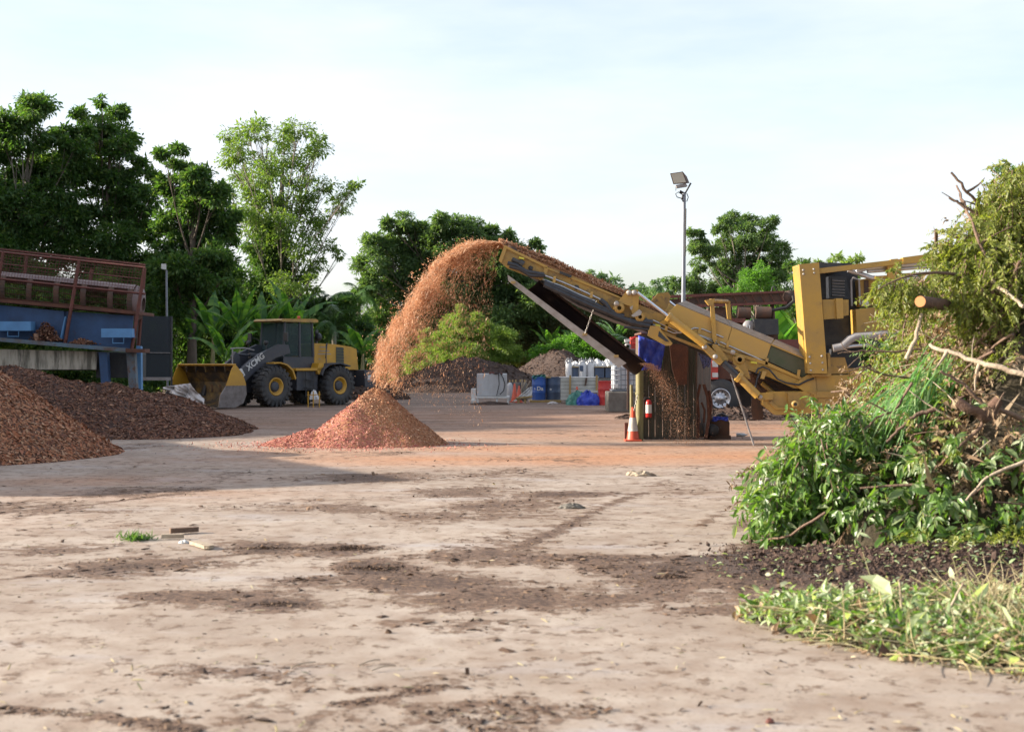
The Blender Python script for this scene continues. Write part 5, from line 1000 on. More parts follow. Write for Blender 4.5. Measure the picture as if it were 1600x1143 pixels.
# gas bottles and bits between the tank and the drums
for k, (x, Y, mt, lb) in enumerate(((796.5,62,'tankgrey','pale gas bottle nearest the grey tank'),(801,62.8,'black','dark gas bottle second from the grey tank'),(806,63,'concrete','grey gas bottle behind the dull cone'),(813,63.4,'black','dark gas bottle behind the bright cone'),(820,63,'concrete','pale gas bottle just left of the green tarp scrap'))):
    c = P(x, 0, Y) * (1, 1, 0); t = thing('gas_bottle', c, lb, 'gas bottle', 'gas bottles left of the drums')
    mb = MB(); mb.lathe(c, [(0, 0), (.12, 0), (.13, .05), (.13, .70), (.09, .80), (.04, .84), (0, .84)], 16); mb.build('body', M[mt], t)
    mb = MB(); mb.lathe(c, [(.025, .84), (.03, .95), (0, .95)], 8); mb.build('valve', M['cratewood'], t)
for k, (a, b, lb) in enumerate((((814,622),(816,592),'thin upright rod among the gas bottles'),((812,612),(823,594),'thin rod leaning right over the gas bottles'),((822,606),(829,595),'short rod leaning toward the green tarp scrap'))):
    mb = MB(); mb.tube([P(*a, 62), P(*b, 62)], .03, 5); mb.build('rod', M['stickpale'], label=lb, cat='rod')
# tank on a steel frame
TK = 57.8; tn = thing('tank_on_stand', P(768, 0, TK) * (1, 1, 0), 'square pale grey tank on a white steel stand beside the soil heap', 'tank')
mb = MB(); mb.bx(P(745, 618.5, TK), P(792, 583.5, TK) + (0, 1.25, 0)); mb.build('tank', M['tankgrey'], tn, bevel=.03)
mb = MB(); mb.bx(P(743, 622, TK - .05), P(796, 618.8, TK - .05) + (0, 1.4, 0)); mb.build('platform', M['whitep'], tn, bevel=.01)
for x, dy in ((745,0),(775,0),(792,0),(745,1.25),(792,1.25)):
    c = P(x, 622, TK + dy); mb = MB(); mb.bx((c[0], c[1], 0), (c[0] + .08, c[1] + .08, P(x, 622, TK)[2])); mb.build('leg', M['whitep'], tn, bevel=.005)
mb = MB(); mb.bx(P(736, 622, TK + .2), P(744, 607, TK + .2) + (0, .9, 0)); mb.build('side_tank', M['whitep'], tn, bevel=.02)
mb = MB(); c = P(740, 626, TK + .1); mb.lathe((c[0], 0, c[2]), [(0, TK), (.12, TK), (.12, TK + .2)], 16, 'y'); mb.build('wheel', M['whitep'], tn)
mb = MB(); mb.tube([P(*q, TK - .08) for q in ((772,583),(781,582),(786,590),(789,600),(787,610),(781,616))], .022, 6); mb.tube([P(*q, TK - .06) for q in ((779,584),(780,600),(776,618))], .015, 6); mb.build('hose', M['rubber'], tn)
mb = MB(); mb.tube([P(755.5,584,TK+.3), P(755.5,573,TK+.3)], .025, 6); mb.tube([P(*q, TK) for q in ((764,583),(769,582),(775,583.5),(781,582),(785,584.5))], .035, 6); mb.build('fitting', M['rustred'], tn)
lump(P(766, 0, 57.5) * (1, 1, 0), .8, .3, .12, 'low strip of dark debris under the tank stand', 'debris', M['soilbase'], 'debris', 5.)
# big white sacks on boxes
for k, (x0, x1, lb) in enumerate(((884,894.5,'white bulk sack, leftmost on the blue-grey boxes'),(904,917,'plump white bulk sack with a dark print, second from left'),(918,929,'white bulk sack third from left, tied at the top'))):
    a, b = P(x0, 590, 63)[0], P(x1, 590, 63)[0]; cx_ = (a + b) / 2; rx = (b - a) / 2; z0, z1 = P(0, 590, 63)[2], P(0, 565, 63)[2]; t = thing('bulk_sack', (cx_, 63, z0), lb, 'sack', 'white bulk sacks'); V = []
    mb = MB(); mb.lathe((cx_, 63.2, z0), [(rx * .92, 0), (rx * 1.02, .15), (rx * 1.05, .4), (rx * .98, z1 - z0 - .1), (rx * .6, z1 - z0 + .03), (rx * .2, z1 - z0 + .06), (0, z1 - z0 + .05)], 14); mb.build('sack_body', M['bagw'], t)
    mb = MB()
    for q in range(4):
        xx = cx_ + (q - 1.5) * rx * .5; mb.tube([(xx - .05, 63.1, z1 - .05), (xx, 63, z1 + .14 + .05 * (q % 2)), (xx + .06, 63.1, z1 - .02)], .025, 5)
    mb.build('lifting_loop', M['bagw'], t)
    if k == 1: mb = MB(); mb.box((cx_ - rx * .3, 63.2 - rx * 1.055, z0 + .42), (.16, .03, .25)); mb.build('printed_patch', M['drumnavy'], t)
for x0, x1, lb in ((894.5,903.5,'blue-grey box between the first two white sacks'),(929.5,944,'blue-grey box right of the white sacks'),(946,957,'blue-grey box beside the caged water tank')):
    mb = MB(); mb.bx(P(x0, 590, 63.1), P(x1, 574, 63.1) + (0, 1, 0)); mb.bx(P(x0 - .5, 574, 63.05), P(x1 + .5, 572.5, 63.05) + (0, 1.1, 0), mi=1); mb.build('storage_box', [M['drumnavy'], M['cratewood']], label=lb, cat='box', group='blue-grey boxes behind the crate', bevel=.01)
for k, x in enumerate((898, 921, 927, 934, 941, 950)):
    lump(P(x, 572.5, 63.5), .2, .25, .22 + .08 * (k % 2), ('crumpled white bag in the gap right of the first sack', 'crumpled white bag on top of the third sack', 'crumpled white bag just right of the third sack top', 'crumpled white bag on the middle box', 'crumpled white bag on the right of the middle box', 'crumpled white bag against the caged tank')[k], 'empty_bag', M['bagw'], 'bag', k * 1.3)
mb = MB(); mb.bx(P(880, 628, 62.9) * (1, 1, 0), P(958, 591, 62.9) + (0, 1.3, 0)); mb.build('storage_box', M['concrete'], label='long low bench carrying the white sacks, hidden behind the crate', cat='bench')
# caged water tank on concrete block
IY = 49.3; ib = thing('caged_water_tank', P(979, 610, IY), 'white water tank in a grey wire cage standing on a concrete block', 'water tank')
mb = MB(); mb.bx(P(958, 608, IY + .03), P(996, 571, IY + .03) + (0, .95, 0)); mb.build('tank', M['plastic'], ib, bevel=.05)
A0, A1 = P(957, 609, IY), P(997, 569.5, IY)
for k in range(7):
    x = A0[0] + (A1[0] - A0[0]) * k / 6; mb = MB(); mb.tube([(x, IY - .01, A0[2]), (x, IY - .01, A1[2])], .012, 5); mb.build('cage_bar', M['pole'], ib)
for k in range(6):
    z = A0[2] + (A1[2] - A0[2]) * k / 5; mb = MB(); mb.tube([(A0[0], IY + 1, z), (A0[0], IY - .02, z), (A1[0], IY - .02, z), (A1[0], IY + 1, z)], .012, 5); mb.build('cage_bar', M['pole'], ib)
mb = MB(); mb.bx(P(956, 611, IY - .03), P(998, 608.6, IY - .03) + (0, 1.1, 0)); mb.build('base_frame', M['pole'], ib, bevel=.01)
mb = MB(); mb.bx(P(959, 606, IY - .05), P(966, 600, IY - .05) + (0, .06, 0)); mb.build('outlet_box', M['whitep'], ib, bevel=.01)
mb = MB(); mb.bx(P(950, 0, IY - .3) * (1, 1, 0), P(1003, 612, IY - .3) + (0, 1.6, 0)); mb.build('concrete_block', M['concrete'], label='dark concrete block under the caged water tank', cat='concrete block', bevel=.03)
mb = MB(); mb.bx(P(953, 572, 66), P(960, 553, 66) + (0, .3, 0)); mb.bx(P(955, 0, 66.1) * (1, 1, 0), P(958, 572, 66.1) + (0, .1, 0)); mb.build('white_box_sign', M['whitep'], label='small white box on a post behind the lower end of the trough', cat='box', bevel=.01)

# ------------------------------------------------------------------ wheel loader (built along +x, then turned)
LO = (-9.05, 56.6, 0); ld = thing('wheel_loader', LO, 'black and yellow wheel loader with raised cab and wide bucket resting on the ground', 'loader', rz=R(225 + 4))
def LB(name, mb, m, bevel=.012, parent=None, **k): return mb.build(name, m if not isinstance(m, str) else M[m], parent or ld, local=True, bevel=bevel, **k)
def wheel(u, v):
    rr, wd_ = .79, .56; s = 1 if v > 0 else -1; c = (u, v, rr); mb = MB(); h = wd_ / 2
    mb.lathe(c, [(.34, -h * .8), (.38, -h), (.70, -h), (.755, -h * .8), (.765, 0), (.755, h * .8), (.70, h), (.38, h), (.34, h * .8)], 40, 'y')
    for k in range(22):
        for sg in (-1, 1):
            a = 2 * PI * (k + (.5 if sg > 0 else 0)) / 22; ax = np.array([[math.cos(a), 0, math.sin(a)], [0, 1, 0], [-math.sin(a), 0, math.cos(a)]])
            mb.box(np.array(c) + (rr * .955 * math.cos(a), sg * h * .52, rr * .955 * math.sin(a)), (.085, h * .95, .11), ax=ax)
            mb.box(np.array(c) + (rr * .86 * math.cos(a), sg * h * .99, rr * .86 * math.sin(a)), (.16, .04, .10), ax=ax)
    ty = LB('tyre', mb, 'rubber', 0)
    mb = MB(); mb.lathe(c, [(.36, s * h * .84), (.35, s * h * .98), (.31, s * h * .98), (.27, s * h * .55), (.24, s * h * .5), (.0, s * h * .5)], 32, 'y', mi=0); LB('rim', mb, 'loaderyel', 0)
    mb = MB(); mb.lathe(c, [(.21, s * h * .52), (.19, s * h * .75), (.12, s * h * .8), (0, s * h * .8)], 24, 'y'); LB('hub', mb, 'loadergrey', 0)
for u in (1.65, -1.65):
    for v in (-1.08, 1.08): wheel(u, v)
def both(fn):
    for s in (-1, 1): fn(s)
mb = MB(); mb.uz([(-3.1,.75),(-.3,.7),(-.2,1.0),(-.2,1.45),(-3.2,1.45)], -.55, .55); LB('rear_frame', mb, 'loadergrey', .02)
mb = MB(); mb.uz([(-.1,.6),(2.3,.55),(2.5,1.0),(2.1,1.5),(1.3,2.05),(.4,2.1),(.1,1.3)], -.38, .38); LB('front_frame', mb, 'loadergrey', .02)
mb = MB(); mb.lathe((1.65, 0, .79), [(0, -1), (.2, -.95), (.25, -.3), (.35, 0), (.25, .3), (.2, .95), (0, 1)], 14, 'y'); mb.lathe((-1.65, 0, .79), [(0, -1), (.2, -.95), (.25, -.3), (.35, 0), (.25, .3), (.2, .95), (0, 1)], 14, 'y'); LB('axle', mb, 'loadergrey', 0)
# hood
mb = MB(); mb.uz([(-.82,1.45),(-.82,2.5),(-1.9,2.47),(-2.75,2.38),(-3.12,2.28),(-3.22,1.42)], -.72, .72); hd = LB('engine_hood', mb, 'loaderyel', .03)
for s in (-1, 1):
    mb = MB(); mb.uz([(-1.98,1.47),(-1.98,2.36),(-2.38,2.34),(-2.42,1.47)], s * .722, s * .735); LB('side_grille', mb, 'dkgreen', 0)
    for k in range(7): mb = MB(); mb.uz([(-2.0,1.55+k*.12),(-2.0,1.59+k*.12),(-2.4,1.57+k*.12),(-2.4,1.53+k*.12)], s * .736, s * .745); LB('grille_bar', mb, 'black', 0)
    mb = MB(); mb.uz([(-1.86,1.55),(-1.75,1.55),(-1.75,1.68),(-1.86,1.68)], s * .722, s * .73); LB('latch', mb, 'black', 0)
    for k, (a, b, z) in enumerate(((-1.1,-1.45,2.33),(-1.05,-1.62,2.17),(-1.0,-1.7,2.05),(-1.05,-1.15,1.85))): mb = MB(); mb.uz([(a,z),(b,z),(b,z+.035),(a,z+.035)], s * .722, s * .728); LB('hood_marking', mb, 'greypipe', 0)
    mb = MB(); mb.tube([(-1.25, s * .95, 1.45), (-1.25, s * .95, 2.45), (-1.35, s * .9, 2.5), (-1.35, s * .8, 1.9)], .022, 6); LB('handrail', mb, 'black', 0)
    # fenders
    f = [(1.75,1.72),(1.4,1.74),(1.05,1.66),(.75,1.45),(.6,1.1)]; mb = MB()
    mb.uz(f + [(x * 1 + (1.6 - x) * .06, z - .05) for x, z in f[::-1]], s * .85, s * 1.3); LB('front_fender', mb, 'loaderyel', 0)
    f = [(-.72,1.25),(-.85,1.5),(-1.15,1.68),(-1.75,1.72),(-2.3,1.6)]; mb = MB(); mb.uz(f + [(x + (-1.6 - x) * .06, z - .05) for x, z in f[::-1]], s * .72, s * 1.28); LB('rear_fender', mb, 'loadergrey', 0)
    mb = MB(); mb.uz([(.50,1.50),(.50,1.40),(-.95,1.40),(-.95,1.50)], s * .7, s * 1.15); mb.uz([(-.95,1.70),(-.7,1.70),(-.6,1.45),(-.65,1.25),(-.92,1.25)], s * .74, s * 1.15); LB('platform', mb, 'loaderyel')
    # ladder & tank
    mb = MB(); mb.uz([(.35,.62),(.35,1.37),(-.75,1.37),(-.72,.62)], s * .6, s * 1.02); LB('fuel_tank', mb, 'loadergrey', .03)
    mb = MB()
    for u in (-.02, -.42): mb.tube([(u, s * 1.14, .38), (u, s * 1.12, 1.37)], .025, 6)
    for z in (.4, .72, 1.04): mb.box((-.22, s * 1.14, z), (.4, .14, .03))
    LB('ladder', mb, 'black', 0)
    mb = MB(); mb.uz([(-3.15,.72),(-3.12,1.42),(-3.75,1.4),(-3.82,.95),(-3.6,.68)], s * .0, s * 1.2); LB('counterweight', mb, 'loadergrey', .03)
    mb = MB(); mb.uz([(-3.3,1.0),(-3.5,1.0),(-3.5,1.2),(-3.3,1.2)], s * 1.2, s * 1.215); LB('tail_light', mb, 'whitep' if s > 0 else 'exred', 0)
    # lift arm
    arm = [(.45,2.1),(.55,2.42),(1.0,2.44),(2.0,2.05),(2.9,1.45),(3.5,.85),(3.6,.45),(3.35,.36),(2.9,.82),(2.2,1.38),(1.2,1.9)]
    mb = MB(); mb.uz(arm, s * .62, s * .76); LB('lift_arm', mb, 'loadergrey', .015)
    mb = MB(); mb.tube([(.9, s * .5, .9), (1.6, s * .5, 1.12)], .09, 10); mb.tube([(1.5, s * .5, 1.09), (2.4, s * .55, 1.3)], .045, 8); LB('lift_cylinder', mb, 'loadergrey', 0)
    mb = MB(); mb.tube([(.62, s * .7, 2.5), (.95, s * 1.05, 2.75), (.98, s * 1.1, 2.8)], .016, 5); mb.box((.98, s * 1.12, 2.72), (.06, .22, .36)); LB('mirror', mb, 'black', .01)
    mb = MB(); mb.tube([(1.5, s * .55, 1.8), (1.5, s * .55, 2.45)], .02, 5); mb.lathe((1.5, s * .55, 2.5), [(0, -.06), (.08, -.06), (.09, .06), (0, .06)], 12, 'x'); LB('headlight', mb, 'black', 0)
mb = MB(); mb.tube([(2.7, -.62, 1.12), (2.7, .62, 1.12)], .12, 12); LB('cross_tube', mb, 'loadergrey', 0)
mb = MB(); mb.uz([(2.55,1.15),(2.75,1.95),(2.62,2.15),(2.45,2.0),(2.3,1.2)], -.1, .1); mb.uz([(2.6,1.12),(2.9,.75),(2.8,.6),(2.45,1.0)], -.1, .1); LB('bell_crank', mb, 'loadergrey', .01)
mb = MB(); mb.tube([(.95, 0, 1.92), (1.9, 0, 2.0)], .11, 12); mb.tube([(1.85, 0, 2.0), (2.6, 0, 2.05)], .05, 8); LB('tilt_cylinder', mb, 'loadergrey', 0)
mb = MB(); mb.uz([(3.0,1.0),(3.3,1.55),(3.42,1.6),(3.5,1.2),(3.5,.6),(3.3,.5)], -.3, -.2); mb.uz([(3.0,1.0),(3.3,1.55),(3.42,1.6),(3.5,1.2),(3.5,.6),(3.3,.5)], .2, .3); LB('bucket_bracket', mb, 'oldiron')
mb = MB(); mb.tube([(1.9, .3, 2.2), (2.35, .3, 2.28), (2.75, .3, 2.28), (3.05, .3, 2.25)], .03, 6); mb.tube([(2.95,.3,2.3),(2.95,.3,1.6)], .03, 6); LB('level_rod', mb, 'greypipe', 0)
# lettering on the visible arm
for s, mat_ in ((1, 'whitep'),):
    a = unit(np.array([-1, 0, .66])); b = np.array([.66, 0, 1]); LB('lettering', put_text('XCMG', .33, (2.55, .775, 1.40), a, unit(b)), 'whitep', 0)
    LB('arm_marking', put_text('H', .36, (3.40, .775, .50), a, unit(b)), 'loaderyel', 0)
mb = MB(); q = np.array([2.90, .765, 1.11]); a = unit(np.array([-1, 0, .66])); b = unit(np.array([.66, 0, 1.]))
sq = [(0,0),(.24,0),(.24,.3),(.12,.36),(0,.3)]; A = [q + a * x + b * y for x, y in sq]; mb.poly(A, [p + (0, .006, 0) for p in A]); em = LB('emblem', mb, 'whitep', 0)
sq = [(.05,.05),(.19,.05),(.12,.25)]; A = [q + a * x + b * y + (0, .007, 0) for x, y in sq]; mb = MB(); mb.poly(A, [p + (0, .004, 0) for p in A]); LB('emblem_mark', mb, 'loadergrey', 0)
# bucket
bk_ = [(4.55,.06),(3.95,.05),(3.55,.22),(3.42,.55),(3.46,.95),(3.62,1.30),(3.95,1.62)]; inn = [(x + .05, z + .03) for x, z in bk_]
mb = MB(); V = []
for v in (-1.70, 1.70): V += [(x, v, z) for x, z in bk_] + [(x, v, z) for x, z in inn]
n7 = 7
for k in range(6):
    mb.add([V[k], V[k + 1], V[14 + k + 1], V[14 + k]], [(0, 1, 2, 3)], True); mb.add([V[7 + k], V[7 + k + 1], V[21 + k + 1], V[21 + k]], [(0, 3, 2, 1)], True)
mb.add([V[0], V[7], V[21], V[14]], [(0, 1, 2, 3)]); mb.add([V[6], V[13], V[27], V[20]], [(0, 1, 2, 3)])
LB('bucket_shell', mb, 'bucketyel', 0)
mb = MB(); mb.uz([(3.90,1.58),(4.02,1.60),(4.05,1.66),(3.88,1.68)], -1.72, 1.72); LB('top_lip', mb, 'loaderyel')
mb = MB(); mb.box((4.62, 0, .05), (.34, 3.42, .04)); LB('cutting_edge', mb, 'bucketsteel')
for k in range(5): mb = MB(); mb.uz([(4.05,1.6),(4.0,1.35),(3.9,1.5)], -1.2 + k * .6, -1.15 + k * .6); LB('lip_gusset', mb, 'bucketyel')
for s in (-1, 1):
    sp_ = [(4.72,.06),(3.95,.04),(3.55,.2),(3.4,.55),(3.44,.95),(3.6,1.32),(3.93,1.66),(4.08,1.5),(4.3,.95),(4.62,.5)]
    lo_ = [p for p in sp_ if p[1] < .8]; mb = MB(); mb.uz([(4.72,.06),(3.95,.04),(3.55,.2),(3.4,.55),(3.43,.86),(4.35,.86),(4.62,.5)], s * 1.705, s * 1.745); LB('side_plate', mb, 'bucketsteel', .008)
    mb = MB(); mb.uz([(3.43,.862),(3.44,.95),(3.6,1.32),(3.93,1.66),(4.08,1.5),(4.345,.862)], s * 1.705, s * 1.745); LB('side_plate', mb, 'loaderyel', .008, label='yellow upper part of the bucket side')
# cab
ct = [(-.78,1.5),(.55,1.5),(.82,1.95),(.72,3.3),(-.7,3.32)]
mb = MB(); mb.uz([(-.8,1.45),(.62,1.45),(.72,1.72),(.45,1.95),(-.8,1.95)], -.72, .72); LB('cab_base', mb, 'loadergrey', .02)
for s in (-1, 1):
    for a, b in (((.80,1.95),(.68,3.32)), ((-.05,1.95),(-.05,3.32)), ((-.76,1.95),(-.7,3.32))):
        mb = MB(); mb.tube([(a[0], s * .72, a[1]), (b[0], s * .70, b[1])], .05 if a[0] > 0 else .06, 6); LB('pillar', mb, 'loadergrey', 0)
    mb = MB(); mb.uz([(.78,1.5),(.8,1.95),(.0,1.95),(-.0,1.5)], s * .70, s * .74); LB('cab_side', mb, 'loadergrey', .01)
    mb = MB(); mb.uz([(.76,1.97),(.66,3.28),(.0,3.28),(.0,1.97)], s * .705, s * .715); LB('side_window', mb, 'glass', 0)
    mb = MB(); mb.uz([(-.1,1.6),(-.1,3.28),(-.66,3.28),(-.72,1.6)], s * .705, s * .715); LB('door_window', mb, 'glass', 0)
mb = MB(); mb.poly([(.80,-.68,1.95),(.80,.68,1.95),(.68,.66,3.3),(.68,-.66,3.3)], [(.815,-.68,1.95),(.815,.68,1.95),(.695,.66,3.3),(.695,-.66,3.3)]); LB('windscreen', mb, 'glass', 0)
mb = MB(); mb.poly([(-.77,-.68,2.5),(-.77,.68,2.5),(-.71,.66,3.3),(-.71,-.66,3.3)], [(-.78,-.68,2.5),(-.78,.68,2.5),(-.72,.66,3.3),(-.72,-.66,3.3)]); LB('rear_window', mb, 'glass', 0)
mb = MB(); mb.uz([(-.9,3.33),(.95,3.33),(1.02,3.37),(.9,3.45),(-.8,3.47),(-.92,3.42)], -.86, .86); LB('cab_roof', mb, 'yellowb', .02)
mb = MB(); mb.uz([(-.5,2.0),(0,2.0),(.02,2.15),(-.32,2.2),(-.42,2.85),(-.55,2.85)], -.26, .26); LB('seat', mb, 'black', .03)
mb = MB(); mb.tube([(.6, 0, 1.95), (.38, 0, 2.35)], .035, 6); mb.tube([(.38 + .19 * math.cos(q) * .5, .19 * math.sin(q), 2.36 + .19 * math.cos(q) * .8) for q in np.linspace(0, 2 * PI, 15)], .015, 5); LB('steering_wheel', mb, 'black', 0)
mb = MB(); mb.lathe((-.45, .2, 3.47), [(0, 0), (.07, 0), (.06, .12), (0, .13)], 12); LB('beacon', mb, 'orange', 0)
mb = MB(); mb.tube([(-1.3, .3, 2.4), (-1.3, .3, 2.95), (-1.36, .3, 3.02)], .06, 8); LB('exhaust_stack', mb, 'black', 0)
mb = MB(); mb.lathe((-1.0, .75, 2.75), [(0,-.06),(.16,-.06),(.16,.06),(0,.06)], 12, 'x'); LB('air_cleaner', mb, 'black', 0)
# yellow stand with a white sack near the wheels
sd_ = thing('steel_stand', P(491, 0, 54) * (1, 1, 0), 'small yellow stand holding a white sack in front of the loader wheels', 'stand')
for x in (481.5, 489.5, 499): mb = MB(); mb.tube([P(x, 0, 54) * (1, 1, 0), P(x, 611, 54)], .022, 6); mb.build('leg', M['loaderyel'], sd_)
mb = MB(); mb.tube([P(480, 617, 54), P(501, 616, 54)], .018, 5); mb.build('rail', M['loaderyel'], sd_)
lump(P(491, 624, 54.3), .18, .14, .32, 'small white sack sitting in the yellow stand', 'sack', M['bagw'], 'sack', .5)
# plastic sheet on the mulch before the bucket
clothobj('plastic_sheet', cloth([(258,604),(302,598),(326,634),(268,612)], 38.6, amp=.28, fr=2.0, seed=1.), M['sheet'], 'crumpled grey plastic sheet on the mulch heap in front of the bucket', 'sheet')
clothobj('plastic_sheet', cloth([(1186,744),(1222,741),(1228,757),(1184,760)], 14.3, amp=.05, fr=2.0, seed=2.), M['conewhite'], 'torn pale plastic sheet at the left tip of the green waste pile', 'sheet')

# ------------------------------------------------------------------ rusty blue screening machine at the left
SMY = 42.0
sm_ = thing('screening_machine', P(100, 0, SMY + .6) * (1, 1, 0), 'rusty blue drum screening machine with a red caged top at the left', 'screening machine')
def SB(name, mb, m, bevel=.01, **k): return mb.build(name, M[m], sm_, bevel=bevel, **k)
N0, F0 = SMY - .5, SMY + 1.7
for x0, y0, x1, y1, Y in ((5,393,-18,528,N0),(124,406,101,540,N0),(226,418,206,545,N0),(-110,380,-132,515,N0),(42,400,38,432,F0),(143,420,140,442,F0),(226,420,216,545,F0)):
    mb = MB(); a, b = P(x0, y0, Y), P(x1, y1, Y); mb.tube([a, b], .055, 4); SB('cage_post', mb, 'rustred', 0)
def slope(x, y0): return y0 + (x - 5) * (24 / 221.)
for yy, Y, th in ((394, N0, .035), (437, N0, .035), (390, F0, .03), (412, F0, .02)):
    mb = MB(); mb.tube([P(-230, slope(-230, yy), Y), P(227, slope(227, yy) if yy != 437 else 459, Y)], th, 4); SB('cage_rail', mb, 'rustred', 0)
# wire mesh panels
def mesh_panel(x0, x1, yt, yb, Y, st=4.6, r=.006):
    mb = MB()
    for k in range(int((x1 - x0) / st) + 1):
        x = x0 + k * st; mb.tube([P(x, slope(x, yt), Y), P(x - (yb - yt) * .17, slope(x, yb), Y)], r, 3, cap=False)
    for k in range(int((yb - yt) / st) + 1):
        y = yt + k * st; mb.tube([P(x0, slope(x0, y), Y), P(x1, slope(x1, y), Y)], r, 3, cap=False)
    return mb
SB('wire_mesh', mesh_panel(-100, 224, 394, 437, N0), 'rust', 0)
SB('wire_mesh', mesh_panel(-100, 224, 388, 440, F0, 5.0, .007), 'rust', 0)
# drum: tilted perforated cylinder with hoops
a, b = P(-120, 441, SMY + .6), P(214, 474, SMY + .6); ax_ = unit(b - a); R0 = .50
u1 = unit(np.cross(ax_, [0, 1, 0])); u2 = np.cross(ax_, u1)
def ringp(c, r, n=28): th = np.arange(n) * 2 * PI / n; return c + r * (np.cos(th)[:, None] * u1 + np.sin(th)[:, None] * u2)
R0 = .56
def shell(q0, q1, t0, t1, th=.02, n=8):
    V = []
    for q in (q0, q1):
        for rr in (R0, R0 - th):
            for t in np.linspace(R(t0), R(t1), n): V.append(a + (b - a) * q + rr * (-math.cos(t) * np.array([0, 1., 0]) + math.sin(t) * np.array([0, 0, 1.])))
    mb = MB(); F = []
    for k in range(n - 1): F += [(k, k + 1, 2 * n + k + 1, 2 * n + k), (n + k, 3 * n + k, 3 * n + k + 1, n + k + 1)]
    F += [(0, 2 * n, 3 * n, n), (n - 1, 2 * n - 1, 4 * n - 1, 3 * n - 1)]; mb.add(V, F, False); return mb
SB('drum_hood', shell(0, 1, 48, 150), 'hood', 0); SB('drum_sill', shell(0, 1, -42, -24), 'rust', 0)
for q in (.0, .13, .26, .385, .51, .635, .76, .885, .975):
    SB('drum_rib', shell(q, q + .025, -24, 48, .03), 'oldiron', 0)
mb = MB()
for t in range(0, 360, 20):
    o1 = (R0 - .08) * (math.cos(R(t)) * u1 + math.sin(R(t)) * u2); mb.tube([a + o1, b + o1], .008, 3, cap=False)
for k in range(110):
    rg_ = ringp(a + (b - a) * k / 109, R0 - .08, 16); mb.tube(list(rg_) + [rg_[0]], .006, 3, cap=False)
SB('drum_screen', mb, 'rust', 0)
mb = MB(); A, B_ = ringp(b - ax_ * .02, R0 - .02), ringp(b + ax_ * .14, R0 - .10); mb.add(np.vstack([A, B_, ringp(b + ax_ * .2, .2)]), [(i, (i + 1) % 28, 28 + (i + 1) % 28, 28 + i) for i in range(28)] + [(28 + i, 28 + (i + 1) % 28, 56 + (i + 1) % 28, 56 + i) for i in range(28)], True); SB('drum_end', mb, 'hood', 0)
def band(x0, x1, yt0, yt1, yb0, yb1, Y0, Y1): mb = MB(); mb.pr([(x0, yt0), (x1, yt1), (x1, yb1), (x0, yb0)], Y0, Y1); return mb
SB('drum_shelf', band(-230, 212, 446, 486, 451, 491, N0 + .05, F0), 'rust')
SB('side_panel', band(-230, 100, 455, 486, 524, 535, N0 + .3, N0 + .36), 'blue')
mb = MB(); mb.pr([(101,486),(208,493),(205,545),(95,535)], N0 + .42, N0 + .48); SB('side_panel', mb, 'blue')
mb = MB(); mb.pr([(101,494),(103,494),(95,535),(92,535)], N0 + .2, N0 + .3); SB('panel_rib', mb, 'bluelight')
SB('walkway_beam', band(-230, 210, 508, 545, 514, 551, N0 - .35, N0 + .1), 'bluebeam')
mb = MB(); mb.pr([(196,544),(226,545),(226,551),(196,550)], N0 - .4, N0 + .2); SB('beam_end', mb, 'rust')
for x0, x1, y0, y1 in ((-12,48,502,516.5),(158,206.5,513,527)):
    mb = MB(); mb.pr([(x0,y0),(x1,y0),(x1,y1),(x0,y1)], N0 - .3, N0 + .1); SB('light_blue_box', mb, 'bluelight')
    mb = MB(); c = (x0 + x1) / 2 + 2; mb.tube([P(c - 8, y1, N0 - .25), P(c - 8, y1 + 9, N0 - .25), P(c + 9, y1 + 9, N0 - .25), P(c + 9, y1, N0 - .25)], .018, 5); SB('box_bracket', mb, 'bluelight', 0)
def chip_clump(c, rx, ry, h, n, s, mat, label, cat='mulch', name='mulch_clump'):
    mb = MB(); x, y = rng.normal(0, rx * .35, n), rng.normal(0, ry * .35, n); z = h * np.exp(-((x / rx) ** 2 + (y / ry) ** 2) * 2.5) * rng.uniform(.1, 1.1, n); s_ = s * rng.lognormal(0, .5, n)
    mb.add(*inst(CHIP[0], CHIP[1], np.stack([c[0] + x, c[1] + y, c[2] + z], 1), basis(rnd(n), rnd(n) + (0, 0, 1)), np.stack([s_ * 1.9, s_, s_ * .8], 1))); mb.build(name, mat, label=label, cat=cat)
chip_clump(P(72, 533, N0), .55, .3, .55, 900, .03, M['darkchip'], 'dark clump of bark caught on the walkway of the screening machine', 'bark', 'bark_clump')
chip_clump(P(128, 537, N0), .45, .2, .12, 1500, .025, M['darkchip'], 'flat strip of bark on the walkway beside the red post', 'bark', 'bark_clump')
mb = MB(); mb.pr([(-230,530),(-10,545),(151,549),(150,577),(-230,577)], N0 + .1, N0 + .16); SB('stained_skirt', mb, 'stained')
mb = MB(); mb.pr([(150,549),(205,551),(205,590),(150,590)], N0 + .5, F0); mb.bx(P(-230, 578, N0 + .3) , P(150, 560, N0 + .3) + (0, 1.6, 0)); SB('underframe', mb, 'black')
for x, m2 in ((203,'bluebeam'),(160,'blue'),(-60,'blue')):
    mb = MB(); mb.pr([(x - 6,550),(x + 7,551),(x + 13,655),(x + 2,655)], N0 - .1, N0 + .15); SB('leg', mb, m2)
mb = MB(); mb.pr([(213,540),(220,541),(221,655),(214,655)], N0 + .4, N0 + .6); SB('leg', mb, 'bluelight')
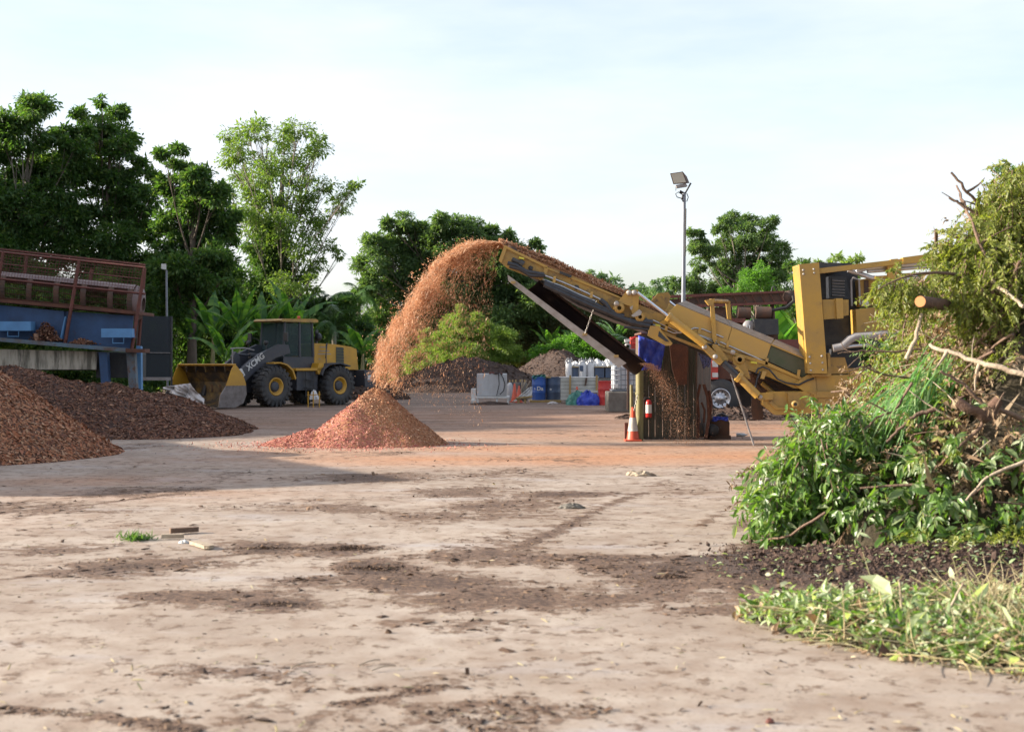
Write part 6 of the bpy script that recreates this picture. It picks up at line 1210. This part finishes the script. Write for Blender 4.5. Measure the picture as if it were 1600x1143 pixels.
# net screen
ns_ = thing('net_screen', P(245, 0, 52) * (1, 1, 0), 'dark shade-net screen between the blue machine and the loader bucket', 'screen')
mb = MB(); mb.pr([(214,493),(266,494),(267,590),(214,590)], 52, 52.01); mb.build('net', M['net'], ns_)
mb = MB(); mb.pr([(214,550),(266,550.5),(266,551.5),(214,551)], 51.96, 51.99); mb.build('hem', M['greypipe'], ns_)
for x in (268, 214): mb = MB(); mb.tube([P(x, 0, 52) * (1, 1, 0), P(x, 494, 52)], .04, 7); mb.build('post', M['black'], ns_)
mb = MB(); mb.pr([(214,589),(266,589),(266,594),(214,594)], 51.8, 51.9); mb.build('bottom_rail', M['greypipe'], ns_)

# ------------------------------------------------------------------ green waste pile at the right
def yfront(x): return np.interp(x, [2.2, 3.0, 4.2, 6, 9], [14.2, 13.1, 12.4, 12.2, 12.2])
def hp2(x, y):
    px_ = np.interp(x, [2.3, 2.8, 3.0, 3.45, 3.95, 4.5, 4.9, 5.2, 5.5, 5.85, 6.6, 8.5, 11, 12.5], [-1, -.32, .15, .60, .92, 1.4, 2.0, 2.55, 3.15, 3.6, 4.0, 4.0, 2, -.1])
    py_ = np.minimum((y - yfront(x)) * 1.35 + .02, (19.6 - y) * 1.3)
    return np.minimum(px_ + .12 * (y > 15) * 0, py_) + .38 * (fbm(x * 1.3 + 3, y * 1.3, 5) - .5) - .04
PB = (2.0, 12.6, 12.0, 19.8)
gp = thing('green_waste_pile', (6, 15.8, 0), 'tall tangled pile of cut branches and wilting leaves at the right', 'green waste pile')
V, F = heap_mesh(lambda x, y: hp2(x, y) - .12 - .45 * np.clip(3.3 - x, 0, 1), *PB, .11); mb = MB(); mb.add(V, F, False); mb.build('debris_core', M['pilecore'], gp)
def hn(x, y, e=.06): return unit(np.stack([-(hp2(x + e, y) - hp2(x - e, y)) / (2 * e), -(hp2(x, y + e) - hp2(x, y - e)) / (2 * e), np.ones(len(x))], 1))
def surf_pts(n, keep):
    x = rng.uniform(PB[0], 9.5, n * 3); y = rng.uniform(PB[2], 18, n * 3); z = hp2(x, y); g = np.hypot(hp2(x + .1, y) - z, hp2(x, y + .1) - z) / .1
    k = (z > .02) & (rng.random(len(x)) < np.sqrt(1 + g * g) / 3) & keep(x, y, z); x, y, z = x[k][:n], y[k][:n], z[k][:n]
    return np.stack([x, y, z], 1), hn(x, y)
def sprigs(p, nr, L0, nl, leaf, asp, hang, tmpl, two=True, wilt=.5, jit=.35, out=.12):
    """leafy shoots: p root points on the pile, leaves along each stem"""
    n = len(p); d = unit(nr * .8 + rnd(n) * .9 + np.array([-.15, -.15, -hang])); Ls = L0 * rng.uniform(.6, 1.4, n)
    V_, F_, o = [], [], 0; tk_ = np.linspace(.12, 1, nl); mbx = MB()
    Pt = p[:, None] + nr[:, None] * out * rng.uniform(0, 2.2, n)[:, None, None] + d[:, None] * (Ls[:, None] * tk_)[..., None] + np.array([0, 0, -1.]) * (hang * .45 * Ls[:, None] * tk_ ** 2)[..., None]
    D = np.repeat(d[:, None], nl, 1) + np.array([0, 0, -1.]) * (hang * .9 * tk_)[None, :, None]
    side = unit(np.cross(d, rnd(n)))
    for sg in ((1, -1) if two else (1,)):
        dl = (D * .45 + sg * side[:, None] * .8 + rng.normal(0, jit, (n, nl, 3)) + np.array([0, 0, -wilt])).reshape(-1, 3)
        nn = (np.repeat(nr[:, None], nl, 1) + rng.normal(0, .6, (n, nl, 3)) + (0, 0, .4)).reshape(-1, 3)
        s = leaf * rng.lognormal(0, .22, n * nl); mbx.add(*inst(tmpl[0], tmpl[1], Pt.reshape(-1, 3), basis(dl, nn), np.stack([s, s * asp, s], 1)))
    # stems as thin blades
    A = p + nr * .02; e = Pt[:, -1]; dd = e - A; s = np.linalg.norm(dd, axis=1); mbs = MB(); mbs.add(*inst([(0, -.5, 0), (1, -.2, 0), (1, .2, 0), (0, .5, 0), (.5, 0, .012)], [(0, 1, 4), (1, 2, 4), (2, 3, 4), (3, 0, 4)], A, basis(dd, nr), np.stack([s, np.full(n, .012), s], 1)))
    return mbx, mbs
def nz2(x, y, z, s=.9, o=0): return fbm(x * s + z * s + o, y * s - z * .6 + o, 4)
lowg = lambda x, y, z: (z < 1.05 + .5 * (nz2(x, y, z) - .5)) & (y < 17)
p, nr = surf_pts(1900, lowg); m1, s1 = sprigs(p, nr, .36, 6, .125, .95, .5, LEAFL, wilt=.6, out=.06)
m1.build('green_leaves', M['p_green'], gp, kind='stuff'); s1.build('green_stems', M['stick'], gp, kind='stuff')
hig = lambda x, y, z: (z > 1.7) & (nz2(x, y, z, 1.1, 5) > .50) | (z > 3.1)
p, nr = surf_pts(2200, hig); m1, s1 = sprigs(p, nr, .30, 13, .050, .95, .9, LEAF, wilt=.5, out=.06)
m1.build('olive_leaves', M['p_olive'], gp, kind='stuff'); s1.build('olive_stems', M['stick'], gp, kind='stuff')
midk = lambda x, y, z: (z > .5) & (z < 3.4) & (nz2(x, y, z, 1.1, 5) < .62)
p, nr = surf_pts(3800, midk); m1, s1 = sprigs(p, nr, .3, 8, .06, .8, .5, LEAF, wilt=.4, out=.05); m1.build('dead_leaves', M['p_dead'], gp, kind='stuff')
p, nr = surf_pts(900, lambda x, y, z: (z > .7) & (z < 2.6) & (nz2(x, y, z, 1.3, 11) > .45)); m1, s1 = sprigs(p, nr, .35, 9, .06, .8, .6, LEAF, wilt=.4); m1.build('small_green_leaves', M['p_olive'], gp, kind='stuff')
p, nr = surf_pts(900, lambda x, y, z: (z > .3) & (z < 2.2) & (nz2(x, y, z, 1.3, 21) > .5)); m1, s1 = sprigs(p, nr, .35, 9, .07, .6, .5, LEAF, wilt=.4); m1.build('mixed_green_leaves', M['p_green'], gp, kind='stuff')
p, nr = surf_pts(420, lowg); m1, s1 = sprigs(p, nr, .34, 7, .095, .6, .7, LEAFL, wilt=.8, out=.10); m1.build('wilted_pale_leaves', M['p_pale'], gp, kind='stuff')
p, nr = surf_pts(420, lambda x, y, z: (z < 1.3) & (nz2(x, y, z, 1.4, 31) > .46)); m1, s1 = sprigs(p, nr, .32, 7, .075, .6, .7, LEAFL, wilt=.8, out=.10); m1.build('dry_hanging_leaves', M['p_dead'], gp, kind='stuff')
n = 520; x = rng.uniform(3.6, 6.5, n); y = yfront(x) + rng.normal(-.15, .28, n); m1, s1 = sprigs(np.stack([x, y, rng.uniform(.05, .2, n)], 1), unit(rnd(n) * (1, 1, .3) + (0, 0, .8)), .22, 8, .045, .8, .6, LEAF, wilt=.3, out=.03); m1.build('low_creeping_leaves', M['p_olive'], gp, kind='stuff')
# long grass-like blades spilling down the left shoulder
n = 380; c0 = P(1470, 572, 14.2); c1 = P(1420, 655, 13.7); q = rng.random(n)[:, None]; p = c0 + (c1 - c0) * q + rng.normal(0, .16, (n, 3)) * (1, .8, .7)
mb = MB()
for k in range(n):
    L_ = rng.uniform(.25, .60); d = unit(np.array([-.6, -.35, -.35]) + rng.normal(0, .28, 3)); pts = [p[k] + d * L_ * t - np.array([0, 0, .55 * L_ * t * t]) for t in np.linspace(0, 1, 6)]; wv = unit(np.cross(d, [0, 0, 1]) + rng.normal(0, .5, 3)) * rng.uniform(.006, .014)
    V = []
    for i, pt in enumerate(pts): f = math.sin(PI * (i + .8) / 6.4); V += [pt - wv * f, pt + wv * f]
    mb.add(V, [(2 * i, 2 * i + 1, 2 * i + 3, 2 * i + 2) for i in range(5)], True)
mb.build('long_blades', M['p_blade'], gp, kind='stuff')
# tangle of thin twigs
mb = MB(); p, nr = surf_pts(420, lambda x, y, z: z > .3)
for k in range(len(p)):
    d = unit(nr[k] * .5 + rnd(1)[0]); L_ = rng.uniform(.2, .6); a = p[k] + nr[k] * .05; e = a + d * L_; mb.tube(bez(a, (a + e) / 2 + rnd(1)[0] * .16 * L_, e, 5), np.linspace(.010, .004, 5), 4, cap=False)
mb.build('twigs', M['stickpale'], gp, kind='stuff')
# orange-tinted dry strips
mb = MB(); p, nr = surf_pts(150, lambda x, y, z: (z > .4) & (z < 2.4))
mb.add(*inst(BLADE[0], BLADE[1], p + nr * .08, basis(rnd(len(p)) + nr * .3, nr), np.stack([rng.uniform(.25, .6, len(p)), np.full(len(p), .05), np.full(len(p), .1)], 1))); mb.build('bark_strips', M['p_dead'], gp, kind='stuff')
mb = MB(); p, nr = surf_pts(210, lambda x, y, z: z > .25)
for k in range(len(p)):
    tn = rnd(1)[0]; d = unit(tn - nr[k] * (tn @ nr[k]) * .8); L_ = rng.uniform(.5, 1.5); a = p[k] + nr[k] * .10 - d * L_ / 2; e = a + d * L_; r_ = rng.uniform(.009, .026)
    if e[0] < 3.1 or a[0] < 3.1: continue
    mb.tube(bez(a, (a + e) / 2 + nr[k] * .10 + rnd(1)[0] * .14 * L_, e, 7), np.linspace(r_, r_ * .4, 7), 6)
mb.build('tangled_branches', M['stick'], gp, kind='stuff')
# individual branches that stick out of the pile
def branch(pts, Y, r0, r1, label, mat='stick', subs=(), name='branch', cutend=None):
    Ys = Y if hasattr(Y, '__len__') else [Y] * len(pts); W = np.array([P(x, y, q) for (x, y), q in zip(pts, Ys)])
    t = np.linspace(0, len(W) - 1, 4 * len(W)); W2 = np.stack([np.interp(t, range(len(W)), W[:, i]) for i in range(3)], 1) + rng.normal(0, r0 * .25, (len(t), 3))
    mb = MB(); mb.tube(W2, np.linspace(r0, r1, len(t)), 8)
    for (i, dx, dz, L_) in subs:
        a = W2[int(i * (len(t) - 1))]; e = a + np.array([dx, rng.uniform(-.3, .3), dz]) * L_; mb.tube(bez(a, (a + e) / 2 + rnd(1)[0] * .05, e, 5), np.linspace(r1 * 1.3, .004, 5), 5)
    return mb.build(name, M[mat], label=label, cat='branch')
branch([(1592,420),(1548,338),(1512,300),(1486,270)], [15.2,15.1,15,15], .022, .013, 'broken dark branch reaching highest and farthest up-left from the pile', subs=[(.7, .6, .5, .3), (.45, -.9, .3, .35)])
branch([(1560,520),(1551,455),(1549,420),(1528,372),(1508,320),(1494,290)], [14,14,14.1,14.3,14.6,14.8], .024, .010, 'long thin crooked branch rising steeply out of the top of the pile', subs=[(.8, -.8, .6, .3), (.6, .9, .5, .35)])
branch([(1530,335),(1505,320),(1483,309)], 14.9, .02, .012, 'short broken stub pointing left just below the two high branches', subs=[(.5, -.3, .9, .15)])
branch([(1600,480),(1575,458),(1549,440)], [13.6,13.8,14], .018, .02, 'pale branch forking right from the crooked branch', 'stickpale')
branch([(1620,590),(1550,572),(1500,556),(1450,538)], [13.2,13.4,13.6,13.8], .03, .018, 'long peeled whitish branch lying across the middle of the pile', 'stickpale', subs=[(.5, -.2, -.8, .35), (.8, -.5, -.6, .3)])
branch([(1560,660),(1530,625),(1505,600),(1470,580)], 13.2, .02, .012, 'brown crooked branch curving under the peeled branch')
branch([(1415,560),(1430,530),(1440,488)], 13.9, .022, .018, 'short upright reddish stub beside the sawn log', 'stickpale')
branch([(1425,598),(1400,640),(1370,652),(1350,672)], 13.5, .014, .008, 'thin curved twig hanging over the grinder chassis', subs=[(.5, -.6, .3, .4), (.3, -.4, -.5, .4)])
branch([(1440,545),(1395,550),(1345,548),(1310,552)], 14.2, .012, .005, 'bare crooked twig reaching left in front of the grinder panels', subs=[(.4, -.7, .4, .3), (.6, -.6, -.5, .35), (.8, -.5, .5, .2)])
branch([(1420,590),(1380,585),(1350,572),(1325,580)], 14.0, .012, .005, 'thin leafless twig below the bare crooked one', subs=[(.4, -.7, .4, .3), (.6, -.6, -.5, .3)])
branch([(1600,655),(1560,640),(1530,668),(1495,700)], 12.9, .025, .014, 'grey-brown branch lying low across the right of the pile', subs=[(.5, .3, .8, .3)])
branch([(1600,720),(1545,742),(1510,780)], 12.5, .018, .010, 'pale stick slanting down among the green leaves at the right edge', 'stickpale')
branch([(1460,640),(1430,648),(1408,668),(1385,690)], 13.3, .022, .012, 'curved brown stem above the green shoots', )
branch([(1290,800),(1230,838),(1180,845)], [12.9,13.1,13.4], .014, .008, 'dark stick lying on the soil at the foot of the pile')
branch([(1540,900),(1490,892),(1440,905)], 11.5, .012, .006, 'thin stick lying on the dark soil strip', 'stickpale')
lg = thing('sawn_log', P(1438, 470, 14.0), 'short sawn log with a bright orange cut face sticking out of the pile', 'log')
A_, B2 = P(1438, 471, 13.5), P(1478, 476, 14.3); mb = MB(); mb.tube([A_, (A_ + B2) / 2, B2], [.055, .06, .06], 16); mb.build('bark', M['log'], lg)
dd = unit(A_ - B2); mb = MB(); mb.tube([A_, A_ + dd * .006], .052, 16); mb.build('cut_face', M['cut'], lg)
branch([(1560,620),(1540,655),(1500,632)], 12.9, .05, .05, 'thick reddish-brown broken limb in the middle right of the pile', 'log')
# hanging olive bough in front of the grinder
mb = MB(); n = 120; cs_ = np.array([P(1392 + rng.uniform(-18, 70), 437 + rng.uniform(-10, 22), 14.2 + rng.uniform(-.3, .4)) for _ in range(n)]); nr = unit(rnd(n) + (-.2, -.3, -.2))
m1, s1 = sprigs(cs_, nr, .22, 12, .05, .75, .8, LEAF, wilt=.6, out=.03); hb = thing('hanging_bough', P(1440, 440, 13.9), 'drooping olive-leaved bough hanging in front of the grinder window', 'bough')
m1.build('leaves', M['p_olive'], hb, kind='stuff'); s1.build('twigs', M['stick'], hb, kind='stuff')
mb = MB(); mb.tube(bez(P(1500, 430, 14.2), P(1430, 415, 14), P(1372, 452, 13.8), 8), np.linspace(.02, .006, 8), 6); mb.build('stem', M['stick'], hb)
def bough(name, label, c, n, spread, mat, leaf=.056, L0=.28, nl=12, tmpl=LEAF, hang=.8):
    cs_ = c + rnd(n) * (rng.random((n, 1)) ** .33) * np.array(spread) * 1.75; m1, s1 = sprigs(cs_, unit(rnd(n) + (-.25, -.4, -.3)), L0, nl, leaf, .75, hang, tmpl, wilt=.5, out=.03)
    t = thing(name, c, label, 'bough'); m1.build('leaves', mat, t, kind='stuff'); s1.build('twigs', M['stick'], t, kind='stuff')
bough('leafy_bough', 'olive bough crowning the top right of the pile', P(1605, 315, 14.9), 420, (.32, .3, .28), M['p_olive'])
bough('leafy_bough', 'olive bough on the left shoulder of the pile below the high branches', P(1540, 400, 14.7), 200, (.24, .3, .24), M['p_olive'])
bough('leafy_bough', 'thick olive bough between the crowning bough and the sawn log', P(1560, 440, 14.3), 260, (.30, .3, .26), M['p_olive'])
bough('leafy_bough', 'small sparse bough at the upper left edge of the pile', P(1482, 392, 14.7), 50, (.10, .2, .08), M['p_olive'], L0=.2)
bough('leafy_bough', 'drooping green shoot at the lower left tip of the pile', P(1215, 785, 13.7), 60, (.12, .2, .10), M['p_green'], .12, .35, 6, LEAFL)
bough('leafy_bough', 'leafy green shoot overlapping the grinder chassis', P(1275, 715, 13.7), 110, (.22, .25, .18), M['p_green'], .11, .35, 6, LEAFL)
bough('leafy_bough', 'grey-green shoot below the crawler of the grinder', P(1320, 655, 13.8), 70, (.16, .25, .12), M['p_green'], .10, .3, 6, LEAFL)
# dark soil strip with clods at its foot
def hs(x, y): return .16 * np.clip(1.25 - np.hypot((x - 4.7) / 2.7, (y - 12.2) / 1.05), 0, 1) + .20 * (fbm(x * 2.4, y * 2.4, 5) - .52) * np.clip(1.5 - np.hypot((x - 4.7) / 2.7, (y - 12.2) / 1.15), 0, 1) - .012
mb = MB(); V, F = heap_mesh(hs, .9, 8, 10.8, 13.8, .03); mb.add(V, F, True); mb.build('dark_soil', M['soilbase'], kind='stuff', label='dark moist soil strip along the foot of the green waste pile', cat='soil')
mb = MB(); n = 100000; x = rng.normal(4.3, 1.5, n); y = rng.normal(12.1, .6, n); k = (x > 1.6 + rng.random(n) * .8) & (hs(x, y) > -.02) ; x, y = x[k], y[k]; n = len(x); s_ = .0065 * rng.lognormal(0, .65, n)
mb.add(*inst(CHIP[0], CHIP[1], np.stack([x, y, np.maximum(hs(x, y), .005) + s_ * .2], 1), basis(rnd(n), rnd(n) + (0, 0, 1)), np.stack([s_ * 1.5, s_, s_], 1))); mb.build('soil_clods', M['soilchip'], kind='stuff', label='dark clods on the soil strip below the cut branches', cat='soil')
mb = MB(); n = 900; x = rng.normal(4.2, 1.3, n); y = rng.normal(11.9, .6, n); s_ = rng.uniform(.03, .075, n); k = x > 1.6; x, y, s_ = x[k], y[k], s_[k]; n = len(x)
mb.add(*inst(LEAFL[0], LEAFL[1], np.stack([x, y, np.maximum(hs(x, y), .0) + .02], 1), basis(rnd(n) * (1, 1, .3), rnd(n) * .6 + (0, 0, 1)), np.stack([s_, s_ * .9, s_], 1))); mb.build('fallen_leaves', M['p_pale'], kind='stuff', label='pale green leaves dropped over the dark soil strip', cat='leaves')

# ------------------------------------------------------------------ low cuttings in the right foreground
def inside(x, y):   # soft footprint
    yf = np.interp(x, [1.60, 1.75, 2.3, 3.0, 3.6], [9.5, 8.95, 8.3, 7.75, 7.5]); yb = np.interp(x, [1.6, 1.9, 2.6, 3.6, 4.6], [9.72, 9.85, 9.95, 10.0, 10.0])
    return np.minimum(y - yf, yb - y)
def hc2(x, y): return np.clip(inside(x, y) * .35, 0, .085) + .10 * (fbm(x * 3, y * 3, 4) - .45) * (inside(x, y) > 0)
ct_ = thing('leafy_cuttings', (3, 9.2, 0), 'low flat heap of pale wilted cuttings and straw in the right foreground', 'cuttings')
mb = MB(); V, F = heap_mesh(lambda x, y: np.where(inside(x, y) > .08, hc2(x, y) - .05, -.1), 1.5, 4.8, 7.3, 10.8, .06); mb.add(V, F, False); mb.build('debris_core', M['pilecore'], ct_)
n = 9000; x = rng.uniform(1.55, 4.7, n); y = rng.uniform(7.4, 10.2, n); k = inside(x, y) > -.02; x, y = x[k], y[k]; n = len(x); s_ = .055 * rng.lognormal(0, .42, n)
mb = MB(); mb.add(*inst(LEAFL[0], LEAFL[1], np.stack([x, y, hc2(x, y) + rng.exponential(.035, n)], 1), basis(rnd(n) + (0, 0, -.1), rnd(n) + (0, 0, .35)), np.stack([s_, s_ * rng.uniform(.6, 1.5, n), s_ * rng.uniform(.5, 2.2, n)], 1))); mb.build('pale_leaves', M['p_pale'], ct_, kind='stuff')
n = 3500; x = rng.uniform(1.6, 4.7, n); y = rng.uniform(7.4, 10.2, n); k = inside(x, y) > .03; x, y = x[k], y[k]; n = len(x); s_ = rng.uniform(.05, .10, n)
mb = MB(); mb.add(*inst(LEAFL[0], LEAFL[1], np.stack([x, y, hc2(x, y) + rng.uniform(.0, .09, n)], 1), basis(rnd(n) + (0, 0, .3), rnd(n) + (0, 0, .5)), np.stack([s_, s_ * .9, s_], 1))); mb.build('green_leaves', M['p_green'], ct_, kind='stuff')
n = 3800; x = rng.uniform(1.5, 4.8, n); y = rng.uniform(7.3, 10.3, n); k = inside(x, y) > -.10 - .2 * rng.random(n) ** 3; x, y = x[k], y[k]; n = len(x); s_ = .04 * rng.lognormal(0, .5, n)
mb = MB(); mb.add(*inst(LEAFL[0], LEAFL[1], np.stack([x, y, np.maximum(hc2(x, y), .006) + rng.exponential(.03, n) * (inside(x, y) > .05)], 1), basis(rnd(n), rnd(n) + (0, 0, .4)), np.stack([s_, s_ * rng.uniform(.6, 1.4, n), s_ * 1.8], 1))); mb.build('dead_leaves', M['p_dead'], ct_, kind='stuff')
mb = MB(); n = 3200
for k in range(n):
    x = rng.uniform(1.8, 4.7); y = rng.uniform(7.4, 9.7)
    if x < 2.6 and rng.random() < .55: continue
    if inside(np.array(x), np.array(y)) < -.12: continue
    L_ = rng.uniform(.12, .42); up = rng.uniform(0, .55) if x > 2.9 else rng.uniform(-.1, .25); a = np.array([x, y, max(.02, float(hc2(np.array(x), np.array(y)))) + rng.uniform(0, .06)]); d = unit(np.array([rng.normal(.2, .7), rng.normal(0, .5), up])); e = a + d * L_
    mb.tube(bez(a, (a + e) / 2 + rnd(1)[0] * .04, e, 4), np.linspace(.0045, .002, 4), 4, cap=False)
mb.build('straw_stems', M['straw'], ct_, kind='stuff')
for pts, Y, lb in (([(1404,905),(1409,935),(1404,985)], 9.0, 'upright pale stem standing out of the foreground cuttings, left one'), ([(1505,910),(1492,935),(1470,972)], 8.9, 'slanting pale stem standing out of the foreground cuttings, right one')):
    branch(pts, Y, .007, .009, lb, 'stickpale')
mb = MB(); a = P(1366, 1030, 8.35); mb.poly([a + (0, 0, -.03), a + (.11, .02, -.03), a + (.09, .03, .05), a + (.05, .03, .09)], [a + (.02, .03, -.03), a + (.13, .05, -.03), a + (.10, .05, .05), a + (.06, .05, .09)]); mb.build('bark_piece', M['log'], label='dark bark piece at the front edge of the foreground cuttings', cat='bark')

# ------------------------------------------------------------------ small things lying on the yard
def board(px, py, L_, wd_, a, label, mat='cratewood', th=.03, cat='board', name='broken_board'):
    c = G(px, py); mb = MB(); q = np.array([(-.5, -.5), (.42, -.5), (.5, -.1), (.44, .5), (-.44, .5), (-.5, .1)]) * (L_, wd_); ca, sa = math.cos(a), math.sin(a)
    A = [(c[0] + x * ca - y * sa, c[1] + x * sa + y * ca, .012) for x, y in q]; mb.poly(A, [(x, y, z + th) for x, y, z in A]); return mb.build(name, M[mat], label=label, cat=cat, bevel=.004)
board(316, 855, .42, .10, -1.0, 'pale broken plank lying left of centre on the yard', 'stickpale')
board(288, 833, .30, .07, .5, 'short dark stick of wood above the pale plank', 'stick', .05)
board(270, 842, .22, .05, 0.1, 'small grey wood piece left of the pale plank', 'stickpale', .04)
lump(G(287, 848), .05, .04, .03, 'small white scrap beside the pale plank', 'scrap', M['whitep'], 'scrap', 1.)
lump(G(893, 794), .16, .08, .055, 'dark flat stone on the yard right of centre', 'stone', M['concrete'], 'stone', 1.5)
lump(G(1004, 743), .18, .10, .07, 'pale stone on the yard below the shed', 'stone', M['stickpale'], 'stone', 2.5)
lump(G(988, 742), .10, .08, .06, 'small pale stone left of the larger one below the shed', 'stone', M['stickpale'], 'stone', 3.5)
lump(G(1203, 1128), .022, .02, .022, 'small reddish pebble at the lower right of the yard', 'pebble', M['rustred'], 'pebble', 3.)
lump(G(607, 989), .022, .02, .025, 'small dark pebble in the middle foreground', 'pebble', M['clod'], 'pebble', 4.)
for (px, py, rx, ry, h, lb) in ((545,858,.32,.17,.06,'dark mound of damp mulch left of centre'),(412,857,.30,.10,.04,'thin dark mulch patch nearer the pale plank'),(585,889,.36,.16,.05,'dark mulch clump below the dark mound'),(430,946,.28,.14,.04,'dark mulch clump in the middle left foreground'),(1048,902,.16,.07,.05,'small reddish mulch mound right of centre')):
    c = G(px, py); n = 900; mb = MB(); x, y = rng.normal(0, rx * .5, n), rng.normal(0, ry * .5, n); z = .55 * h * np.exp(-((x / rx) ** 2 + (y / ry) ** 2) * 2.5) * rng.uniform(.1, 1.1, n); s_ = .010 * rng.lognormal(0, .5, n)
    mb.add(*inst(CHIP[0], CHIP[1], np.stack([c[0] + x, c[1] + y, z], 1), basis(rnd(n) * (1, 1, .4), rnd(n) * .6 + (0, 0, 1)), np.stack([s_ * 1.6, s_ * .7, s_ * .6], 1))); mb.build('mulch_clump', M['clod'], label=lb, cat='mulch')
mb = MB(); c = G(213, 843); n = 240; p = c + np.stack([rng.normal(0, .07, n), rng.normal(0, .06, n), rng.uniform(0, .03, n)], 1); s_ = rng.uniform(.05, .12, n)
mb.add(*inst(BLADE[0], BLADE[1], p, basis(rnd(n) + (0, 0, .1), rnd(n) + (0, 0, 1)), np.stack([s_, np.full(n, .012), s_ * .3], 1))); mb.build('grass_tuft', M['lf_dark'], label='small dark green grass tuft on the yard at left', cat='grass')
for k, (px, py, lb) in enumerate(((455,1045,'pale curved twig lowest at left'),(580,1050,'thin pale twig right of the lowest curved one'),(790,975,'small forked twig right of the middle pebble'),(560,1042,'short pale twig between the two lowest ones'))):
    c = G(px, py); a = rng.uniform(-.8, .8); L_ = .16; mb = MB(); e = c + np.array([math.cos(a) * L_, math.sin(a) * L_, .02]); mb.tube(bez(c + (0, 0, .01), (c + e) / 2 + (0, .03, .02), e, 5), .004, 5); mb.build('twig', M['stickpale'], label=lb, cat='twig')
